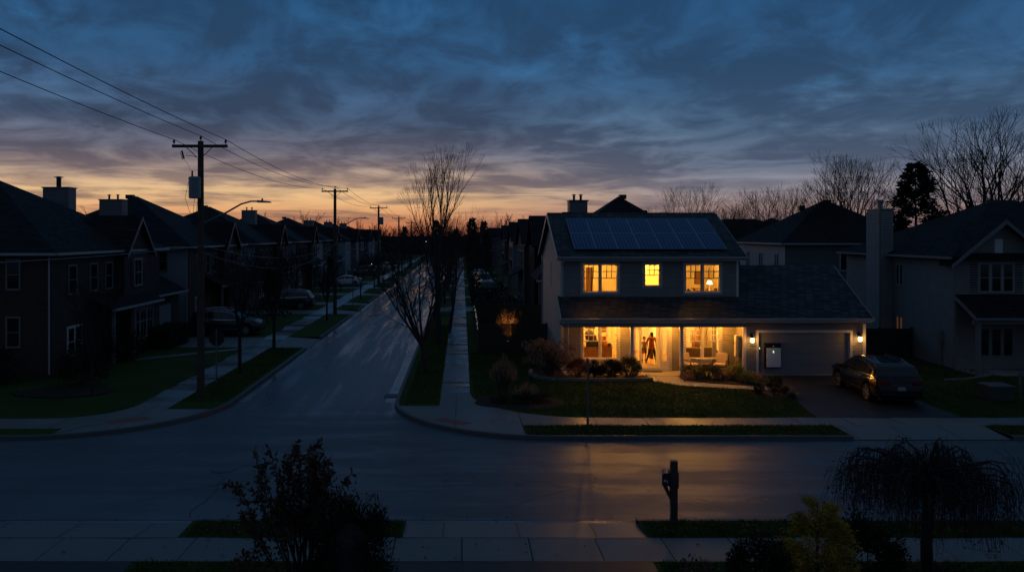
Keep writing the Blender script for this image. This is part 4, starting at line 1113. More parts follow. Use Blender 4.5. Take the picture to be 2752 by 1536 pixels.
# ================================================================= porch chairs and table
def porch_chair(x, y, rz, lb):
    t = thing('armchair', lb, 'chair', (x, y, .15), 'cushioned porch armchairs', rz, local=True)
    M4 = Matrix.Identity(4)
    for sx in (-1, 1):
        mb = MB(); mb.tube([(sx * .33, -.30, 0), (sx * .33, -.28, .40), (sx * .33, -.26, .62)], [.018, .022, .022], 8); mb.build('leg', M['wicker'], t)
        mb = MB(); mb.tube([(sx * .31, .36, 0), (sx * .32, .30, .38), (sx * .31, .38, .66)], [.018, .022, .02], 8); mb.build('leg', M['wicker'], t)
        mb = MB(); mb.tube([(sx * .33, -.30, .62), (sx * .345, -.1, .645), (sx * .335, .15, .63), (sx * .32, .37, .60)], .026, 8); mb.build('armrest', M['wicker'], t)
    mb = MB(); mb.cbox((0, 0, .345), .64, .60, .05); mb.cbox((0, .36, .62), .62, .035, .50, 0, -.22); mb.build('seat_frame', M['wicker'], t)
    mb = MB(); mb.cbox((0, -.03, .425), .58, .58, .11); c = mb.build('seat', M['cushion'], t); md = c.modifiers.new('b', 'BEVEL'); md.width = .04; md.segments = 3
    mb = MB(); mb.cbox((0, .285, .70), .57, .12, .50, 0, -.22); c = mb.build('backrest', M['cushion'], t); md = c.modifiers.new('b', 'BEVEL'); md.width = .045; md.segments = 3
    return t
porch_chair(11.28, 39.25, math.radians(38), 'beige cushioned armchair left of the round side table on the porch')
porch_chair(12.75, 39.2, math.radians(-32), 'beige cushioned armchair right of the round side table on the porch')
t = thing('side_table', 'small round table between the two porch armchairs', 'table', (12.0, 38.95, .15))
mb = MB(); mb.lathe((12.0, 38.95, .60), [(.20, 0), (.215, .01), (.215, .03), (.2, .035)], 20); mb.build('table_top', M['wood'], t)
for k in range(3):
    a = 2 * PI * k / 3 + .4; mb = MB(); mb.tube([(12 + .03 * math.cos(a), 38.95 + .03 * math.sin(a), .60), (12 + .02 * math.cos(a), 38.95 + .02 * math.sin(a), .38), (12 + .16 * math.cos(a), 38.95 + .16 * math.sin(a), .152)], .014, 6)
    mb.build('leg', M['darkwood'], t)

# ================================================================= people
def skin_mesh(joints, edges, root, sub=2):
    """joints: {name: (pos, radius)}"""
    names = list(joints); idx = {k: i for i, k in enumerate(names)}
    me = bpy.data.meshes.new('tmp'); me.from_pydata([joints[k][0] for k in names], [(idx[a], idx[b]) for a, b in edges], [])
    ob = bpy.data.objects.new('tmp', me); COL.objects.link(ob)
    md = ob.modifiers.new('s', 'SKIN'); md.use_smooth_shade = True; md.branch_smoothing = .6
    sv = me.skin_vertices[0].data
    for k in names:
        r = joints[k][1]; sv[idx[k]].radius = r if hasattr(r, '__len__') else (r, r); sv[idx[k]].use_root = (k == root)
    if sub: m2 = ob.modifiers.new('u', 'SUBSURF'); m2.levels = sub; m2.render_levels = sub
    dg = bpy.context.evaluated_depsgraph_get(); dg.update()
    res = bpy.data.meshes.new_from_object(ob.evaluated_get(dg)); bpy.data.objects.remove(ob); bpy.data.meshes.remove(me)
    for p in res.polygons: p.use_smooth = True
    return res
def place(me, name, mt, par):
    me.materials.clear(); me.materials.append(mt)
    o = bpy.data.objects.new(name, me); COL.objects.link(o); o.parent = par; o.name = name; return o
def hand(J, E, w, wp, d, side, curl=.5, s=1.0):
    """palm and five fingers growing from wrist joint w; d points along the hand"""
    d = V(d).normalized(); lat = V((0, 1, 0)) * side; lat = (lat - d * lat.dot(d)).normalized(); nrm = d.cross(lat)
    pl = V(wp) + d * .055 * s; J[w + 'palm'] = (pl, (.028 * s, .016 * s)); E.append((w, w + 'palm'))
    for i, (o_, L) in enumerate(((-.030, .068), (-.011, .078), (.009, .074), (.028, .058))):
        b = pl + d * .035 * s + lat * o_ * s; k = b + d * L * .5 * s + nrm * .006 * s; tp = k + (d * (1 - curl * .6) + nrm * curl).normalized() * L * .5 * s
        J[f'{w}f{i}a'] = (b, .009 * s); J[f'{w}f{i}b'] = (k, .0082 * s); J[f'{w}f{i}c'] = (tp, .007 * s)
        E += [(w + 'palm', f'{w}f{i}a'), (f'{w}f{i}a', f'{w}f{i}b'), (f'{w}f{i}b', f'{w}f{i}c')]
    b = pl - lat * .036 * s - d * .01 * s; tp = b + (d * .8 - lat * .5 + nrm * .3).normalized() * .05 * s
    J[w + 'ta'] = (b, .010 * s); J[w + 'tb'] = (tp, .008 * s); E += [(w + 'palm', w + 'ta'), (w + 'ta', w + 'tb')]
def lerpj(a, b, t): return tuple(V(a).lerp(V(b), t))
def head_mesh(c, s, face):
    """ovoid skull with brow, nose, chin, ears; face = +1 looks along -y, -1 along +y"""
    mb = MB(); nu, nv = 16, 12; f = -face
    for i in range(nv + 1):
        ph = PI * i / nv
        for j in range(nu):
            th = 2 * PI * j / nu; x = .074 * math.sin(ph) * math.cos(th); y = .092 * math.sin(ph) * math.sin(th); z = .115 * math.cos(ph)
            if z < 0: x *= 1 + z * 3.0; y *= 1 + z * 1.2
            if y * f > .05 and abs(x) < .02 and -.045 < z < .02: y += f * .022 * (1 - abs(z + .02) / .05)
            mb.v.append((c[0] + x * s, c[1] + y * s, c[2] + z * s))
    for i in range(nv):
        for j in range(nu):
            j2 = (j + 1) % nu; mb.f.append([i * nu + j, (i + 1) * nu + j, (i + 1) * nu + j2, i * nu + j2]); mb.mi.append(0)
    for sx in (-1, 1): mb.lathe((c[0] + sx * .072 * s, c[1], c[2] - .01 * s), [(.006 * s, -.012 * s), (.016 * s, -.004), (.024 * s, .006 * s), (.01 * s, .012 * s)], 8, 'x')
    return mb
# adult seen from behind, holding the child's hand
ad = thing('person', 'adult with dark hair, rust red blouse and dark trousers, back turned, in the doorway', 'person', (9.86, 41.3, .32), local=True)
J = {'pel': ((0, 0, .86), (.135, .10)), 'waist': ((0, .01, 1.0), (.115, .085)), 'chest': ((0, .01, 1.17), (.14, .095)), 'sh': ((0, .01, 1.31), (.10, .07)),
     'neck': ((0, .01, 1.37), .05), 'hd': ((0, .0, 1.43), .05),
     'hipL': ((-.095, 0, .80), .08), 'knL': ((-.15, .0, .46), .055), 'anL': ((-.26, .03, .10), .036), 'toL': ((-.30, .12, .04), .034),
     'hipR': ((.095, 0, .80), .08), 'knR': ((.16, .02, .46), .055), 'anR': ((.22, .0, .10), .036), 'toR': ((.24, .14, .04), .034),
     'sL': ((-.16, .01, 1.29), .055), 'eL': ((-.25, .02, 1.04), .04), 'wL': ((-.31, .03, .84), .026),
     'sR': ((.16, .01, 1.29), .055), 'eR': ((.235, .0, 1.03), .04), 'wR': ((.24, .09, .82), .026)}
E = [('pel', 'waist'), ('waist', 'chest'), ('chest', 'sh'), ('sh', 'neck'), ('neck', 'hd'), ('pel', 'hipL'), ('hipL', 'knL'), ('knL', 'anL'), ('anL', 'toL'), ('pel', 'hipR'), ('hipR', 'knR'), ('knR', 'anR'), ('anR', 'toR'),
     ('sh', 'sL'), ('sL', 'eL'), ('eL', 'wL'), ('sh', 'sR'), ('sR', 'eR'), ('eR', 'wR')]
JB, EB = dict(J), list(E); hand(JB, EB, 'wL', J['wL'][0], (-.35, 0, -.9), 1, .7); hand(JB, EB, 'wR', J['wR'][0], (.0, .2, -.95), 1, .5)
body = place(skin_mesh(JB, EB, 'pel', 1), 'body', M['skin'], ad)
hm = head_mesh((0, 0, 1.465), 1.0, -1).build('head', M['skin'], ad, True)
grow_ = lambda ks, dr: {k: (J[k][0], tuple(q + dr for q in (J[k][1] if hasattr(J[k][1], '__len__') else (J[k][1], J[k][1])))) for k in ks}
sh = grow_(['pel', 'waist', 'chest', 'sh', 'sL', 'sR'], .022); sh['hem'] = ((0, 0, .78), (.165, .125)); sh['cuL'] = (lerpj(J['sL'][0], J['eL'][0], .95), .055); sh['cuR'] = (lerpj(J['sR'][0], J['eR'][0], .95), .055)
place(skin_mesh(sh, [('hem', 'pel'), ('pel', 'waist'), ('waist', 'chest'), ('chest', 'sh'), ('sh', 'sL'), ('sh', 'sR'), ('sL', 'cuL'), ('sR', 'cuR')], 'pel', 2), 'blouse', M['blouse'], ad)
tr = grow_(['hipL', 'knL', 'anL', 'hipR', 'knR', 'anR'], .008); tr['pel'] = ((0, 0, .88), (.125, .10)); tr['top'] = ((0, 0, .98), (.115, .09))
place(skin_mesh(tr, [('top', 'pel'), ('pel', 'hipL'), ('hipL', 'knL'), ('knL', 'anL'), ('pel', 'hipR'), ('hipR', 'knR'), ('knR', 'anR')], 'pel', 2), 'trousers', M['trous'], ad)
mb = MB()
for (a, b) in ((J['anL'][0], J['toL'][0]), (J['anR'][0], J['toR'][0])): mb.tube([(a[0], a[1], .05), (lerpj(a, b, .6)[0], lerpj(a, b, .6)[1], .045), (b[0], b[1], .035)], [.045, .045, .03], 8)
mb.build('shoes', M['black'], ad, True)
mb = MB(); mb.lathe((0, -.012, 1.395), [(.03, -.01), (.075, .02), (.09, .07), (.092, .12), (.075, .17), (.03, .195)], 16); mb.lathe((.02, -.03, 1.325), [(.03, 0), (.055, .04), (.06, .10), (.03, .13)], 12); mb.build('hair', M['hair'], ad, True)
# child facing us
ch = thing('person', 'child with short hair in tan shirt and brown shorts, facing out, in the doorway', 'person', (9.46, 41.25, .32), local=True)
J = {'pel': ((0, 0, .72), (.10, .075)), 'waist': ((0, 0, .84), (.09, .065)), 'chest': ((0, 0, .99), (.105, .07)), 'sh': ((0, 0, 1.09), (.075, .05)),
     'neck': ((0, 0, 1.13), .038), 'hd': ((0, 0, 1.18), .04),
     'hipL': ((-.06, 0, .69), .065), 'knL': ((-.075, 0, .40), .042), 'anL': ((-.09, .02, .08), .028), 'toL': ((-.10, -.11, .035), .028),
     'hipR': ((.06, 0, .69), .065), 'knR': ((.075, 0, .40), .042), 'anR': ((.07, .02, .08), .028), 'toR': ((.08, -.11, .035), .028),
     'sL': ((-.12, 0, 1.07), .038), 'eL': ((-.17, .0, .86), .028), 'wL': ((-.15, -.05, .68), .02),
     'sR': ((.12, 0, 1.07), .038), 'eR': ((.165, .0, .88), .028), 'wR': ((.10, .03, .86), .02)}
J['wR'] = ((.13, .02, .80), .02); J['eR'] = ((.18, 0, .92), .028)
JB, EB = dict(J), list(E); hand(JB, EB, 'wL', J['wL'][0], (0, -.2, -.9), 1, .5, .8); hand(JB, EB, 'wR', J['wR'][0], (-.1, .1, -.6), 1, .7, .8)
place(skin_mesh(JB, EB, 'pel', 1), 'body', M['skin'], ch)
head_mesh((0, 0, 1.235), .95, 1).build('head', M['skin'], ch, True)
grow_ = lambda ks, dr: {k: (J[k][0], tuple(q + dr for q in (J[k][1] if hasattr(J[k][1], '__len__') else (J[k][1], J[k][1])))) for k in ks}
sh = grow_(['pel', 'waist', 'chest', 'sh', 'sL', 'sR'], .014); sh['hem'] = ((0, 0, .66), (.125, .10)); sh['cuL'] = (lerpj(J['sL'][0], J['eL'][0], .6), .042); sh['cuR'] = (lerpj(J['sR'][0], J['eR'][0], .6), .042)
place(skin_mesh(sh, [('hem', 'pel'), ('pel', 'waist'), ('waist', 'chest'), ('chest', 'sh'), ('sh', 'sL'), ('sh', 'sR'), ('sL', 'cuL'), ('sR', 'cuR')], 'pel', 2), 'shirt', M['vest'], ch)
tr = grow_(['hipL', 'hipR'], .016); tr['pel'] = ((0, 0, .71), (.10, .08)); tr['kL'] = (lerpj(J['hipL'][0], J['knL'][0], .8), .062); tr['kR'] = (lerpj(J['hipR'][0], J['knR'][0], .8), .062)
place(skin_mesh(tr, [('pel', 'hipL'), ('hipL', 'kL'), ('pel', 'hipR'), ('hipR', 'kR')], 'pel', 2), 'shorts', M['shorts'], ch)
mb = MB()
for (a, b) in ((J['anL'][0], J['toL'][0]), (J['anR'][0], J['toR'][0])): mb.tube([(a[0], a[1], .045), (lerpj(a, b, .6)[0], lerpj(a, b, .6)[1], .04), (b[0], b[1], .03)], [.036, .036, .024], 8); mb.tube([(a[0], a[1], .08), (a[0], a[1], .2)], [.032, .036], 8)
mb.build('shoes', M['black'], ch, True)
mb = MB(); mb.lathe((0, .012, 1.25), [(.080, -.01), (.082, .04), (.07, .08), (.03, .108)], 16); mb.build('hair', M['hair'], ch, True)
mb = MB()
for sx in (-1, 1): mb.lathe((sx * .026, -.086, 1.24), [(.004, 0), (.010, .006), (.004, .012)], 8, 'y')
mb.build('eyes', M['eye'], ch)
mb = MB(); mb.cbox((0, -.080, 1.185), .03, .012, .007); mb.build('mouth', M['redlens'], ch)
# ================================================================= the other houses
def porch_lean(mb, fr, a0, a1, b, z_low, z_high, th=.12):
    slab(mb, [fr.p(a0, b, z_low), fr.p(a1, b, z_low), fr.p(a1, .01, z_high), fr.p(a0, .01, z_high)] if fr.u.cross(fr.n).z < 0 else
         [fr.p(a1, b, z_low), fr.p(a0, b, z_low), fr.p(a0, .01, z_high), fr.p(a1, .01, z_high)], th)
def gabled_bay(root, fr, a0, a1, depth, ze, zp, wallm, z0=0, ov=.22):
    """projecting bay with a steep gable; front plane at b=depth"""
    mb = MB(); fr.box(mb, a0, a1, -.3, depth, z0, ze); am = (a0 + a1) / 2
    fb = Fr(fr.p(0, depth, 0), fr.u, fr.n); gable_tri(mb, fb, a0, a1, ze, zp, .2)
    w = mb.build('bay', wallm, root)
    mb = MB(); k = (zp - ze) / ((a1 - a0) / 2); zl = ze - ov * k; b1 = depth + .3; b0 = -3.6
    for s in (-1, 1):
        e = a0 - ov if s < 0 else a1 + ov
        P = [fr.p(e, b1, zl), fr.p(am, b1, zp + .02), fr.p(am, b0, zp + .02), fr.p(e, b0, zl)]
        slab(mb, P if s < 0 else P[::-1], .1)
    mb.build('bay_roof', M['roofd'], w)
    mb = MB()
    for s in (-1, 1):
        e = a0 - ov - .02 if s < 0 else a1 + ov + .02
        p0, p1 = fr.p(e, b1 + .01, zl - .02), fr.p(am, b1 + .01, zp + .05)
        o_ = fr.n * .03; mb.hexa([p0 - UP * .2, p1 - UP * .22, p1 - UP * .22 + o_, p0 - UP * .2 + o_, p0, p1, p1 + o_, p0 + o_])
    mb.build('rake_board', M['trimdark'], w); return w
def chim(root, x, y, w, zt, m_, pots, zb=5):
    return chimney(root, x - w / 2, x + w / 2, y - .5, y + .5, zb, zt, m_, pots, capm=M['trimdark'])

def left_house(i, y0, y1, wm, sm, label, xf=-19.6, depth=13.0, ze=6.1, zr=10.0, ch=None, detail=True):
    """two-storey house, facade facing the side street (+x)"""
    t = thing('house', label, 'house', (xf, y0, 0), 'houses along the left side of the street')
    x0 = xf - depth
    mb = MB(); mb.box(x0, xf - .15, y0, y1, 0, ze - .1); mb.build('wall', sm, t)
    ff = Fr((xf, 0, 0), (0, 1, 0), (1, 0, 0)); fs = Fr((0, y0, 0), (1, 0, 0), (0, -1, 0))
    mb = MB(); mb.box(xf - .149, xf, y0 + .002, y1 - .002, 0, ze - .1); mb.build('facade', wm, t)
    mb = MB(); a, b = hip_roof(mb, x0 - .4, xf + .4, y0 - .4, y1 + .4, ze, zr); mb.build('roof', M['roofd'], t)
    mb = MB()
    mb.box(x0 - .42, xf + .42, y0 - .52, y0 - .4, ze - .13, ze - .01); mb.box(xf + .4, xf + .52, y0 - .4, y1 + .4, ze - .131, ze - .011); mb.build('gutter', M['gutter'], t)
    mb = MB(); mb.box(b.x - .9, b.x - .3, b.y - .22, b.y + .22, b.z - .18, b.z + .14); mb.build('roof_vent', M['black'], t)
    # vertical boards and downspout on the near corner
    mb = MB(); mb.tube([(xf - .1, y0 - .06, ze - .2), (xf - .1, y0 - .06, .3)], .045, 6); mb.build('downspout', M['gutter'], t)
    gw = gabled_bay(t, ff, y0 + 7.0, y0 + 10.6, .5, ze - .05, 7.95, wm)
    fb = Fr((xf + .5, 0, 0), (0, 1, 0), (1, 0, 0))
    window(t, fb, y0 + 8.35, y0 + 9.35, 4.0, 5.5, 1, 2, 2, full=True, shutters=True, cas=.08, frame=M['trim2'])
    for k, a in enumerate((y0 + 1.6, y0 + 3.9, y0 + 5.7)): window(t, ff, a, a + .8, 4.0, 5.4, 1, 1, 1, rail=True, cas=.06, frame=M['trimdark'])
    # bay window below and entrance canopy
    mb = MB(); ff.box(mb, y0 + 6.9, y0 + 10.4, .51, .9, .5, 3.0); mb.build('bay', wm, t)
    fbb = Fr((xf + .9, 0, 0), (0, 1, 0), (1, 0, 0)); window(t, fbb, y0 + 7.2, y0 + 10.0, 1.0, 2.85, 3, 2, 2, full=True, cas=.07, frame=M['trim2'])
    mb = MB(); porch_lean(mb, ff, y0 + 3.6, y0 + 10.7, 1.3, 3.05, 3.75); mb.build('canopy', M['roofd'], t)
    mb = MB(); ff.box(mb, y0 + 3.6, y0 + 10.7, 1.31, 1.4, 2.92, 3.04); mb.build('gutter', M['gutter'], t)
    mb = MB(); ff.box(mb, y0 + 5.2, y0 + 6.2, .002, .05, .3, 2.5); mb.build('door', M['darkwood'], t)
    window(t, ff, y0 + 1.5, y0 + 2.9, .9, 2.3, 2, 1, 1, cas=.09)
    for a in (y0 + 4.0, y0 + 6.6):
        mb = MB(); mb.box(xf + 1.1, xf + 1.25, a, a + .15, 0, 2.9); mb.build('porch_post', M['trimdark'], t)
    # garage wing
    g0, g1 = y1 - 1.2, y1 + 4.0
    mb = MB(); ff.box(mb, g0, g1, -4.5, -.2, 0, 3.0); mb.build('garage', wm, t)
    mb = MB(); slab(mb, [(xf + .3, g0 - .3, 3.1), (xf + .3, g1 + .3, 3.1), (xf - 2.4, g1 - 1.6, 5.0), (xf - 2.4, g0 + .2, 5.0)], .12)
    slab(mb, [(xf + .3, g1 + .3, 3.1), (xf - 5, g1 + .3, 3.1), (xf - 5, g1 - 1.6, 5.0), (xf - 2.4, g1 - 1.6, 5.0)], .12)
    slab(mb, [(xf - 5, g0 - .3, 3.1), (xf + .3, g0 - .3, 3.1), (xf - 2.4, g0 + .2, 5.0), (xf - 5, g0 + .2, 5.0)], .12)
    mb.build('garage_roof', M['roofd'], t)
    mb = MB(); ff.box(mb, g0 - .3, g1 + .3, .31, .42, 2.97, 3.09); mb.build('gutter', M['gutter'], t)
    fgg = Fr((xf - .2, 0, 0), (0, 1, 0), (1, 0, 0)); mb = MB(); fgg.box(mb, g0 + 1.0, g0 + 3.7, .002, .04, .1, 2.3)
    for k in range(4): fgg.box(mb, g0 + 1.05, g0 + 3.65, .041, .05, .15 + k * .53, .62 + k * .53)
    mb.build('garage_door', M['gdoor'], t)
    # near side wall windows
    for (a, z) in ((xf - 2.15, 4.35), (xf - 2.15, 1.6)):
        window(t, fs, a, a + .62, z, z + 1.4, 1, 1, 1, cas=.05, frame=M['trimdark'])
    if ch: chim(t, ch[0], ch[1], ch[2], ch[3], M['sid_grey'], ch[4])
    return t
wl = left_house(1, 38.0, 51.5, M['brick'], M['brick'], 'dark brick house at the near left corner with a steep front gable', ch=(-25.3, 50, 1.6, 9.85, 1))
left_house(2, 57.0, 70.5, M['brick2'], M['sid_blue'], 'second house on the left with pale blue siding beside the garage', ch=(-25.5, 58.2, 1.65, 9.45, 2))
left_house(3, 75.5, 89.0, M['brick'], M['sid_blue'], 'third house on the left, just before the second utility pole', zr=9.8)
left_house(4, 94.0, 107.5, M['brick2'], M['sid_blue'], 'fourth house on the left, seen behind the second utility pole', zr=9.6, ch=(-25.4, 95, 1.6, 9.75, 2))
left_house(5, 112.5, 126.0, M['brick'], M['sid_pale'], 'fifth house on the left, roof level with the tail of the pole wires', zr=9.4)
for i, (y, lb) in enumerate(((131, 'sixth house along the left side of the street'), (150, 'seventh house along the left side of the street'), (169, 'eighth and farthest clear house on the left side'))):
    t = thing('house', lb, 'house', (-19.2, y, 0), 'houses along the left side of the street')
    mb = MB(); mb.box(-32, -19.2, y, y + 13, 0, 6); mb.build('wall', M['sid_blue'] if i % 2 == 0 else M['brick'], t)
    mb = MB(); hip_roof(mb, -32.4, -18.8, y - .4, y + 13.4, 6, 9.3 - .2 * i); mb.build('roof', M['roofd'], t)
    ff = Fr((-19.2, 0, 0), (0, 1, 0), (1, 0, 0)); gabled_bay(t, ff, y + 7, y + 10.6, .8, 5.9, 7.9, M['sid_grey'])
    for a in (y + 1.5, y + 4): window(t, ff, a, a + .9, 3.9, 5.3, 1, 1, 1)
    fs = Fr((0, y, 0), (1, 0, 0), (0, -1, 0)); mb = MB()
    chim(t, -25.5, y + 1.5, 1.5, 9.2, M['sid_grey'], 2)
    mb = MB(); mb.box(-18.9, -18.65, y + 12.6, y + 12.9, 0, 6); mb.build('corner_board', M['white'], t)
# low roof linking the first two houses
t = thing('house', 'low dark roofed house set back between the first two left houses', 'house', (-27, 53, 0))
mb = MB(); mb.box(-36, -22.5, 52.6, 56.3, 0, 6.0); mb.build('wall', M['sid_grey'], t)
mb = MB(); gable_roof_x(mb, -36.4, -22.1, 52.2, 56.7, 6.05, 8.25); mb.build('roof', M['roofd'], t)
# second chimney stack stands on that roof
# ---- right hand row, gabled, facades facing the side street (-x)
def right_house(i, y0, y1, x0, label, wm, ze=6.0, zr=8.5, x1=13.5):
    t = thing('house', label, 'house', (x0, y0, 0), 'houses along the right side of the street')
    mb = MB(); mb.box(x0, x1, y0, y1, 0, ze - .05)
    fl = Fr((x0, 0, 0), (0, 1, 0), (-1, 0, 0)); gable_tri(mb, fl, y0, y1, ze - .05, zr - .2, .2); mb.build('wall', wm, t)
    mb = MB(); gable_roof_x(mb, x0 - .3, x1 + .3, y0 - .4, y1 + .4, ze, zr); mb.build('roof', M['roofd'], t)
    mb = MB(); mb.box(x0 - .3, x1 + .3, y0 - .52, y0 - .4, ze - .13, ze - .01); mb.build('gutter', M['gutter'], t)
    mb = MB(); fl.box(mb, y0, y0 + .14, .003, .03, .1, ze - .1); fl.box(mb, y1 - .14, y1, .003, .03, .1, ze - .1); mb.build('corner_board', M['white'], t)
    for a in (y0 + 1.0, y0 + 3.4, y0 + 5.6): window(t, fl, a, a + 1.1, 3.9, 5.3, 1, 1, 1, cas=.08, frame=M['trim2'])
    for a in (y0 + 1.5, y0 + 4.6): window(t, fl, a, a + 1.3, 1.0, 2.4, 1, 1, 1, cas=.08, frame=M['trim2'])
    mb = MB(); porch_lean(mb, fl, y0 + 1.5, y1 - .5, 1.2, 2.95, 3.6); mb.build('porch_roof', M['roofd'], t)
    for a in (y0 + 1.8, y0 + 5, y1 - 1):
        mb = MB(); mb.box(x0 - 1.1, x0 - .95, a, a + .15, 0, 2.8); mb.build('porch_post', M['trimdark'], t)
    return t
t = right_house(0, 75.5, 84.0, 5.9, 'nearest dark house behind the lit house on the right row', M['brick2'])
right_house(1, 100, 107.5, 6.4, 'second house along the right side of the street', M['sid_grey'], zr=8.55)
right_house(2, 131, 138, 7.0, 'third house along the right side of the street', M['brick'], zr=8.45)
right_house(3, 167, 174, 5.6, 'fourth house along the right side of the street', M['sid_grey'], zr=8.3)
right_house(4, 202, 209, 5.0, 'farthest house along the right side of the street', M['sid_grey'], zr=8.2)
# garage wing of the nearest one
t = thing('garage', 'low dark garage with pale door frames beyond the back fence', 'garage', (6.4, 61, 0))
mb = MB(); mb.box(6.3, 10.5, 61, 66, 0, 3.4); mb.build('wall', M['brick2'], t)
mb = MB(); slab(mb, [(5.7, 60.4, 3.5), (10.8, 60.4, 3.5), (10.8, 63.2, 5.05), (6.7, 62.5, 4.9)], .12); slab(mb, [(5.7, 60.4, 3.5), (6.7, 62.5, 4.9), (6.7, 64.5, 4.9), (5.7, 66.6, 3.5)], .12); slab(mb, [(10.8, 66.6, 3.5), (5.7, 66.6, 3.5), (6.7, 64.5, 4.9), (10.8, 63.2, 5.05)], .12); mb.build('roof', M['roofd'], t)
mb = MB(); mb.box(5.66, 10.8, 60.28, 60.4, 3.36, 3.48); mb.build('gutter', M['gutter'], t)
fg = Fr((0, 61, 0), (1, 0, 0), (0, -1, 0)); mb = MB(); fg.box(mb, 6.35, 6.5, .002, .04, .2, 3.1); fg.box(mb, 7.4, 7.55, .002, .04, .2, 3.1); mb.build('corner_board', M['white'], t)
# hip roofed house straight behind the lit house
t = thing('house', 'dark hip roofed house whose peak shows above the solar roof', 'house', (13, 62, 0))
mb = MB(); mb.box(8.5, 18.6, 62.5, 72.8, 0, 6.0); mb.build('wall', M['sid_grey'], t)
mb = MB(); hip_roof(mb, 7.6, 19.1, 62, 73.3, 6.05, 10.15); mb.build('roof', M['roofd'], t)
mb = MB(); mb.box(13.35, 13.95, 67.4, 67.9, 9.95, 10.32); mb.box(10.1, 10.5, 66.0, 66.4, 7.6, 8.5); mb.box(14.6, 15.3, 65.6, 66.0, 8.5, 8.95); mb.build('roof_vent', M['black'], t)
mb = MB(); mb.box(6.2, 8.49, 68, 73.5, 0, 6.0); gable_roof_x(mb, 5.95, 8.6, 67.4, 74.2, 6.0, 8.62); mb.build('rear_wing', M['roofd'], t)
# house M with pale side wall, right behind
t = thing('house', 'hip roofed house with pale side wall behind the garage roof', 'house', (25.2, 62, 0))
mb = MB(); mb.box(25.2, 36, 62, 72, 0, 6.2); mb.build('wall', M['sid_grey'], t)
mb = MB(); mb.box(25.17, 25.199, 62, 72, 0, 6.15); mb.build('side_wall', M['sid_pale'], t)
mb = MB(); hip_roof(mb, 24.8, 36.4, 61.6, 72.4, 6.3, 9.7); mb.build('roof', M['roofd'], t)
mb = MB(); mb.box(24.78, 36.4, 61.48, 61.6, 6.15, 6.28); mb.box(24.68, 24.8, 61.6, 72.4, 6.15, 6.28); mb.build('gutter', M['gutter'], t)
mb = MB(); mb.box(28.0, 28.5, 66.0, 66.4, 8.9, 9.35); mb.box(30.4, 31.0, 66.9, 67.3, 9.45, 9.85); mb.build('roof_vent', M['black'], t)
fm = Fr((25.17, 0, 0), (0, 1, 0), (-1, 0, 0)); ff_ = Fr((0, 62, 0), (1, 0, 0), (0, -1, 0))
for a in (63.2, 66.6, 69.6): window(t, fm, a, a + .7, 4.1, 5.4, 2, 1, 1, rail=False, cas=.07, frame=M['white'])
window(t, ff_, 29.5, 31.2, 4.15, 5.5, 2, 1, 1, rail=False, cas=.08, frame=M['white'])
mb = MB(); mb.box(24.2, 24.9, 63.6, 64.2, 3.5, 4.4)
t = thing('house', 'distant dark roof left of the pale walled house', 'house', (30, 95, 0))
mb = MB(); mb.box(27, 44, 95, 108, 0, 6); hip_roof(mb, 26.5, 44.5, 94.5, 108.5, 6, 8.9); mb.build('roof', M['roofd'], t)
t = thing('house', 'second distant dark roof between the bare trees', 'house', (50, 104, 0))
mb = MB(); mb.box(40, 52, 112, 124, 0, 6); hip_roof(mb, 39.5, 52.5, 111.5, 124.5, 6, 9.4); mb.build('roof', M['roofd'], t)

# ================================================================= neighbour on the right
nb = thing('house', 'grey sided neighbour house with tall chimney at the right edge', 'house', (25, 40.3, 0))
NY0, NY1, NX0, NX1 = 40.3, 51.6, 25.0, 36.0
mb = MB(); mb.box(NX0, NX1, NY0, NY1, 0, 5.75); fnf = Fr((0, NY0, 0), (1, 0, 0), (0, -1, 0)); fnl = Fr((NX0, 0, 0), (0, 1, 0), (-1, 0, 0))
gable_tri(mb, fnf, 25.0, 29.6, 5.75, 7.62, .15)
siding(mb, fnf, NX0, NX1, .2, 5.7, [(26.15, 27.98, 4.0, 5.58), (26.15, 27.98, .75, 2.3)], .125)
siding(mb, fnl, NY0, NY1, .2, 5.7, [(45.0, 45.75, 4.05, 5.3), (45.0, 45.75, 1.0, 2.35)], .125)
siding(mb, fnf, 0, 0, 5.75, 7.5, [(26.95, 27.4, 6.0, 6.75)], .125, lo=lambda z: 25.0 + (z - 5.75) / 1.87 * 2.3, hi=lambda z: 29.6 - (z - 5.75) / 1.87 * 2.3)
mb.build('wall', mat('grey_tan_siding', (.22, .205, .19), .55, .12, 2, .05), nb)
mb = MB(); hip_roof(mb, 24.6, 38.0, 39.9, 52.0, 5.85, 8.95)
mb.build('roof', M['roofd'], nb)
mb = MB(); kk = 1.87 / 2.3
slab(mb, [(24.6, 39.9, 5.45), (27.3, 39.9, 5.45 + 2.7 * kk), (27.3, 43.5, 5.45 + 2.7 * kk), (24.6, 43.5, 5.45)][::-1] if False else [(24.6, 39.85, 5.47), (27.3, 39.85, 7.67), (27.3, 43.5, 7.67), (24.6, 41.0, 5.5)], .12)
slab(mb, [(27.3, 39.85, 7.67), (30.0, 39.85, 5.47), (30.0, 41.5, 5.5), (27.3, 43.5, 7.67)], .12)
mb.build('gable_roof', M['roofd'], nb)
mb = MB()
for p0, p1 in ((V((24.55, 39.84, 5.46)), V((27.3, 39.84, 7.70))), (V((30.05, 39.84, 5.46)), V((27.3, 39.84, 7.70)))):
    o_ = V((0, -.03, 0)); mb.hexa([p0 - UP * .22, p1 - UP * .22, p1 - UP * .22 + o_, p0 - UP * .22 + o_, p0, p1, p1 + o_, p0 + o_])
mb.build('rake_board', M['trimdark'], nb)
